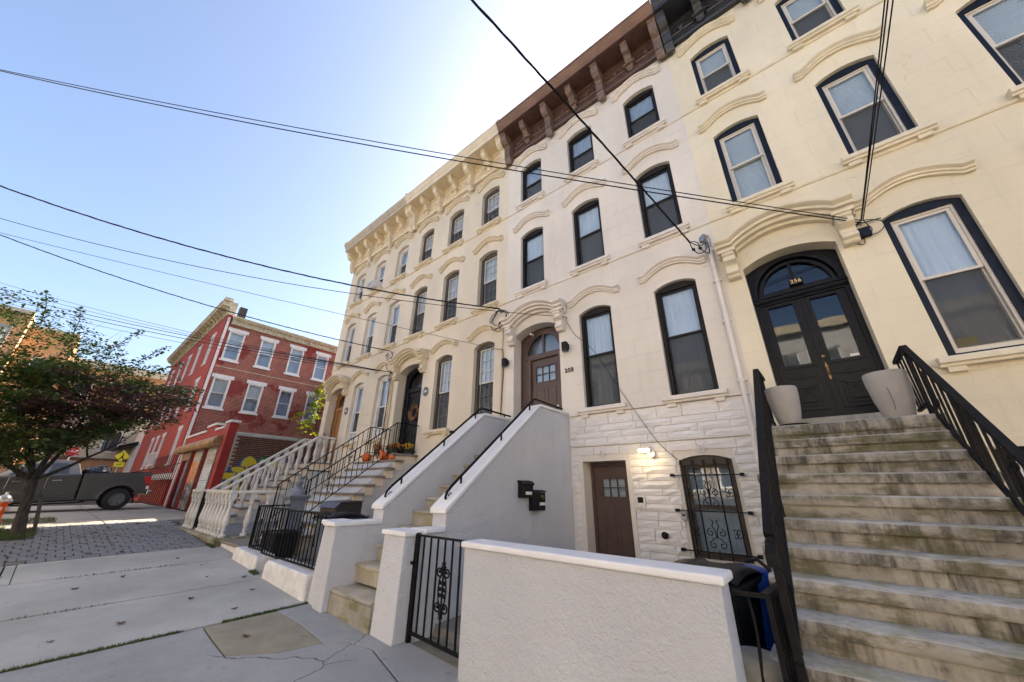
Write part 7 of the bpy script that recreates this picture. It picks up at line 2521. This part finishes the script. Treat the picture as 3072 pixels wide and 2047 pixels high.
def spray(mb, c, rx, ry, n, size, droop=.10):
    for i in range(n):
        a = rr.random() * 6.28
        q = math.sqrt(rr.random())
        p = Vector((c[0] + rx * q * math.cos(a), c[1] + ry * q * math.sin(a), c[2] - droop * q * q + rr.gauss(0, .035)))
        nrm = Vector((rr.gauss(0, .5), rr.gauss(0, .5), 1)).normalized()
        u = nrm.orthogonal().normalized()
        w = nrm.cross(u)
        t_ = rr.random() * 6.28
        u, w = u * math.cos(t_) + w * math.sin(t_), w * math.cos(t_) - u * math.sin(t_)
        s = size * rr.uniform(.55, 1.25)
        mb.add([p - u * s * .5, p + w * s * .42 - u * s * .05, p + u * s * .55, p - w * s * .42 - u * s * .05], [(0, 1, 2, 3)])


def in_crown(p):
    """outline of the crown: broad, low, highest away from the street houses"""
    y, z = p.y, p.z
    if z < 1.95 or y > -4.45:
        return False
    top = 5.9 - .45 * max(0, y + 8.4) - .12 * max(0, y + 6.4)
    bot = 1.95 + .62 * max(0, y + 7.4) ** 1.05
    return bot < z < top + .25


cnt_ = 0
while cnt_ < 600:
    p = Vector((rr.uniform(-17.0, -13.2), rr.uniform(-10.2, -4.6), rr.uniform(1.9, 6.0)))
    dx = (p.x + 15.0) / 1.9
    if dx * dx > 1 or not in_crown(p):
        continue
    if p.z > 4.4 and rr.random() < .50:
        continue
    cnt_ += 1
    purple = (-7.3 + rr.gauss(0, .3) < p.y < -4.8 and 2.65 + rr.gauss(0, .12) < p.z < 4.05 + rr.gauss(0, .25))
    if purple:
        spray(pl_, p, .38, .44, 105, .068, .16)
    else:
        spray(gl_, p, .34, .46, 100 if p.z < 4.5 else 46, .070, .14)
for p, k in tips:
    if p.z > 2.0 and rr.random() < .75:
        spray(gl_, p, .16, .2, 16, .085)
for p0, p1 in (((-15, -5.6, 4.15), (-15, -4.55, 4.42)), ((-15, -6.0, 4.9), (-15, -5.5, 5.55)), ((-15.2, -6.6, 5.2), (-15.3, -6.2, 5.95)), ((-15, -7.4, 5.3), (-15.1, -7.5, 6.1)), ((-15, -8.0, 5.4), (-15.1, -8.2, 6.3)), ((-15, -5.7, 4.6), (-15, -5.0, 5.1))):
    a, b_ = Vector(p0), Vector(p1)
    MB().tube([a, a.lerp(b_, .5) + Vector((0, .03, .05)), b_], [.014, .009, .004], 5).obj('branch', 'bark', tree)
    for i in range(9):
        spray(gl_, a.lerp(b_, i / 8), .10, .12, 9, .09, .02)
for i in range(26):                            # bare whips above the crown
    a = Vector((-15 + rr.uniform(-1, 1), rr.uniform(-8.2, -5.2), 0))
    a.z = 5.0 - .5 * max(0, a.y + 8.4) + .3
    d = Vector((rr.gauss(0, .2), .3 + rr.gauss(0, .3), 1)).normalized()
    L = rr.uniform(.6, 1.3)
    MB().tube([a, a + d * L * .5 + Vector((0, .03, 0)), a + d * L], [.008, .005, .0025], 4).obj('branch', 'bark', tree)
stuff(gl_.obj('green_leaves', 'leaf_green', tree))
stuff(pl_.obj('purple_leaves', 'leaf_purple', tree))
sk = MB().bar((-15.02, -6.44, .38), (-15.0, -6.60, 1.29), .085, .07).obj('stake', 'stake_wood', None, bevel=.006)
tag(sk, 'weathered wooden stake beside the tree trunk', 'stake')
hy = thing('fire_hydrant', 'orange fire hydrant with silver bonnet at the left edge', 'hydrant', (-18.1, -7.24, .5))
hx_, hy_ = -18.1, -7.24
MB().lathe([(.17, .50), (.17, .54), (.115, .56), (.112, .98), (.14, .99), (.14, 1.03), (.10, 1.035)], (hx_, hy_, 0), 20).obj('barrel', 'hydrant_orange', hy, smooth=True)
MB().lathe([(.155, 1.032), (.165, 1.05), (.165, 1.075), (.14, 1.09), (.135, 1.13), (.10, 1.19), (.05, 1.225), (.035, 1.23), (.035, 1.29), (.01, 1.295)], (hx_, hy_, 0), 20).obj('bonnet', 'hydrant_silver', hy, smooth=True)
for (dx, dy) in ((1, 0), (0, 1), (0, -1)):
    MB().tube([(hx_ + dx * .09, hy_ + dy * .09, .86), (hx_ + dx * .18, hy_ + dy * .18, .86)], .055, 12).obj('nozzle', 'hydrant_silver', hy)
for k in range(8):
    MB().tube([(hx_ + .15 * math.cos(k * PI / 4), hy_ + .15 * math.sin(k * PI / 4), 1.02), (hx_ + .15 * math.cos(k * PI / 4), hy_ + .15 * math.sin(k * PI / 4), 1.095)], .012, 6).obj('bolt', 'hydrant_silver', hy)
# yellow-green tree in the gap
yt = thing('young_tree', 'yellow green young tree in the gap beside the oak door', 'tree', (-17.1, .15, .6))
MB().tube([(-17.0, .55, .5), (-17.05, .5, 2.4), (-17.1, .3, 4.0), (-17.15, .2, 5.6)], [.05, .04, .03, .01], 6).obj('trunk', 'bark', yt)
rr = random.Random(44)
ly = MB()
for i in range(70):
    z = rr.uniform(3.55, 6.1)
    wd = .42 if z < 4.7 else .24
    p = Vector((-17.15 + rr.gauss(0, .25), .12 + rr.uniform(-1, 1) * wd - (.22 if z < 4.7 else -.1), z))
    spray(ly, p, .16, .18, 16, .10, .1)
stuff(ly.obj('leaves', 'leaf_lime', yt))

# ------------------------------------------------------------------ grass, weeds, fallen leaves
rr = random.Random(55)


def tufts(boxes, n, h, mat, name, label):
    vs, fs = [], []
    tot = sum((b[1] - b[0]) * (b[3] - b[2]) for b in boxes)
    for b in boxes:
        k = int(n * (b[1] - b[0]) * (b[3] - b[2]) / tot)
        for i in range(k):
            x, y = rr.uniform(b[0], b[1]), rr.uniform(b[2], b[3])
            if noise.noise(Vector((x * 1.1, y * 1.1, 3))) < (b[4] if len(b) > 4 else -1):
                continue
            z = gz(x, y) - .01
            a = rr.random() * 6.28
            hh = h * rr.uniform(.4, 1.2)
            dx, dy = math.cos(a), math.sin(a)
            lx, ly_ = rr.gauss(0, .35) * hh, rr.gauss(0, .35) * hh
            o = len(vs)
            vs += [(x - dx * .006, y - dy * .006, z), (x + dx * .006, y + dy * .006, z), (x + lx, y + ly_, z + hh)]
            fs.append((o, o + 1, o + 2))
    o = MB().add(vs, fs).obj(name, mat)
    stuff(o)
    return tag(o, label, 'grass')


tufts([(-15.75, -14.15, -6.95, -6.42), (-16.5, -14.2, -7.6, -6.95)], 2600, .10, 'grass', 'grass', 'green grass growing in the tree pit')
tufts([(-5.85, -5.785, -6.6, -3.75, -.02)], 3000, .032, 'grass', 'grass', 'strip of grass in the long pavement joint')
tufts([(-7.475, -7.445, -6.6, -5.6, -.1), (-9.375, -9.345, -6.6, -4.6, .0), (-10.0, -5.3, -6.66, -6.60, -.1)], 900, .035, 'grass', 'grass', 'weeds along the outer edge of the pavement')
tufts([(-11.2, -10.6, -3.92, -3.84, -.2), (-8.05, -7.75, -3.95, -3.85)], 500, .06, 'grass', 'weeds', 'weeds at the foot of the curb and balustrade')
tufts([(-19.8, -17.2, -7.6, -6.1)], 2200, .09, 'grass', 'grass', 'rough grass strip beyond the tree by the truck')
tufts([(-3.85, -3.1, -3.1, -2.3, .05)], 500, .03, 'grass', 'moss_weeds', 'low moss and weeds on the court behind the gate')
# fallen leaves: the larger ones one by one, the crumbs as litter
lm = []
for k in range(4):
    pts = []
    for i in range(10):
        a = 2 * PI * i / 10
        r_ = .045 * (1 + .25 * math.sin(3 * a + k) + rr.uniform(-.12, .12))
        pts.append((r_ * math.cos(a), r_ * .6 * math.sin(a), .006 + .012 * abs(math.sin(a * 1.5 + k))))
    pts.append((0, 0, .002))
    lm.append(MB().add(pts, [(i, (i + 1) % 10, 10) for i in range(10)]).mesh('fallen_leaf', 'dead_leaf'))
spots = [(-7.0, -4.9), (-6.5, -5.6), (-8.1, -4.5), (-6.9, -4.2), (-9.9, -4.6), (-8.9, -5.4), (-6.2, -4.6), (-8.5, -5.9), (-7.7, -4.1), (-5.2, -4.75), (-6.35, -6.1), (-9.0, -4.4)]
for i in range(70):
    spots.append((rr.uniform(-16.2, -11), rr.uniform(-6.8, -3.9)))
for i, (x, y) in enumerate(spots):
    o = inst(lm[i % 4], 'fallen_leaf', (x, y, gz(x, y) + .004), None, (0, 0, rr.random() * 6.28), (rr.uniform(.6, 1.2),) * 3)
    tag(o, 'small dry leaf lying on the grey slabs' if i < 12 else 'small dry leaf lying on the block paving', 'leaf', 'leaves on the grey slabs' if i < 12 else 'leaves on the block paving')
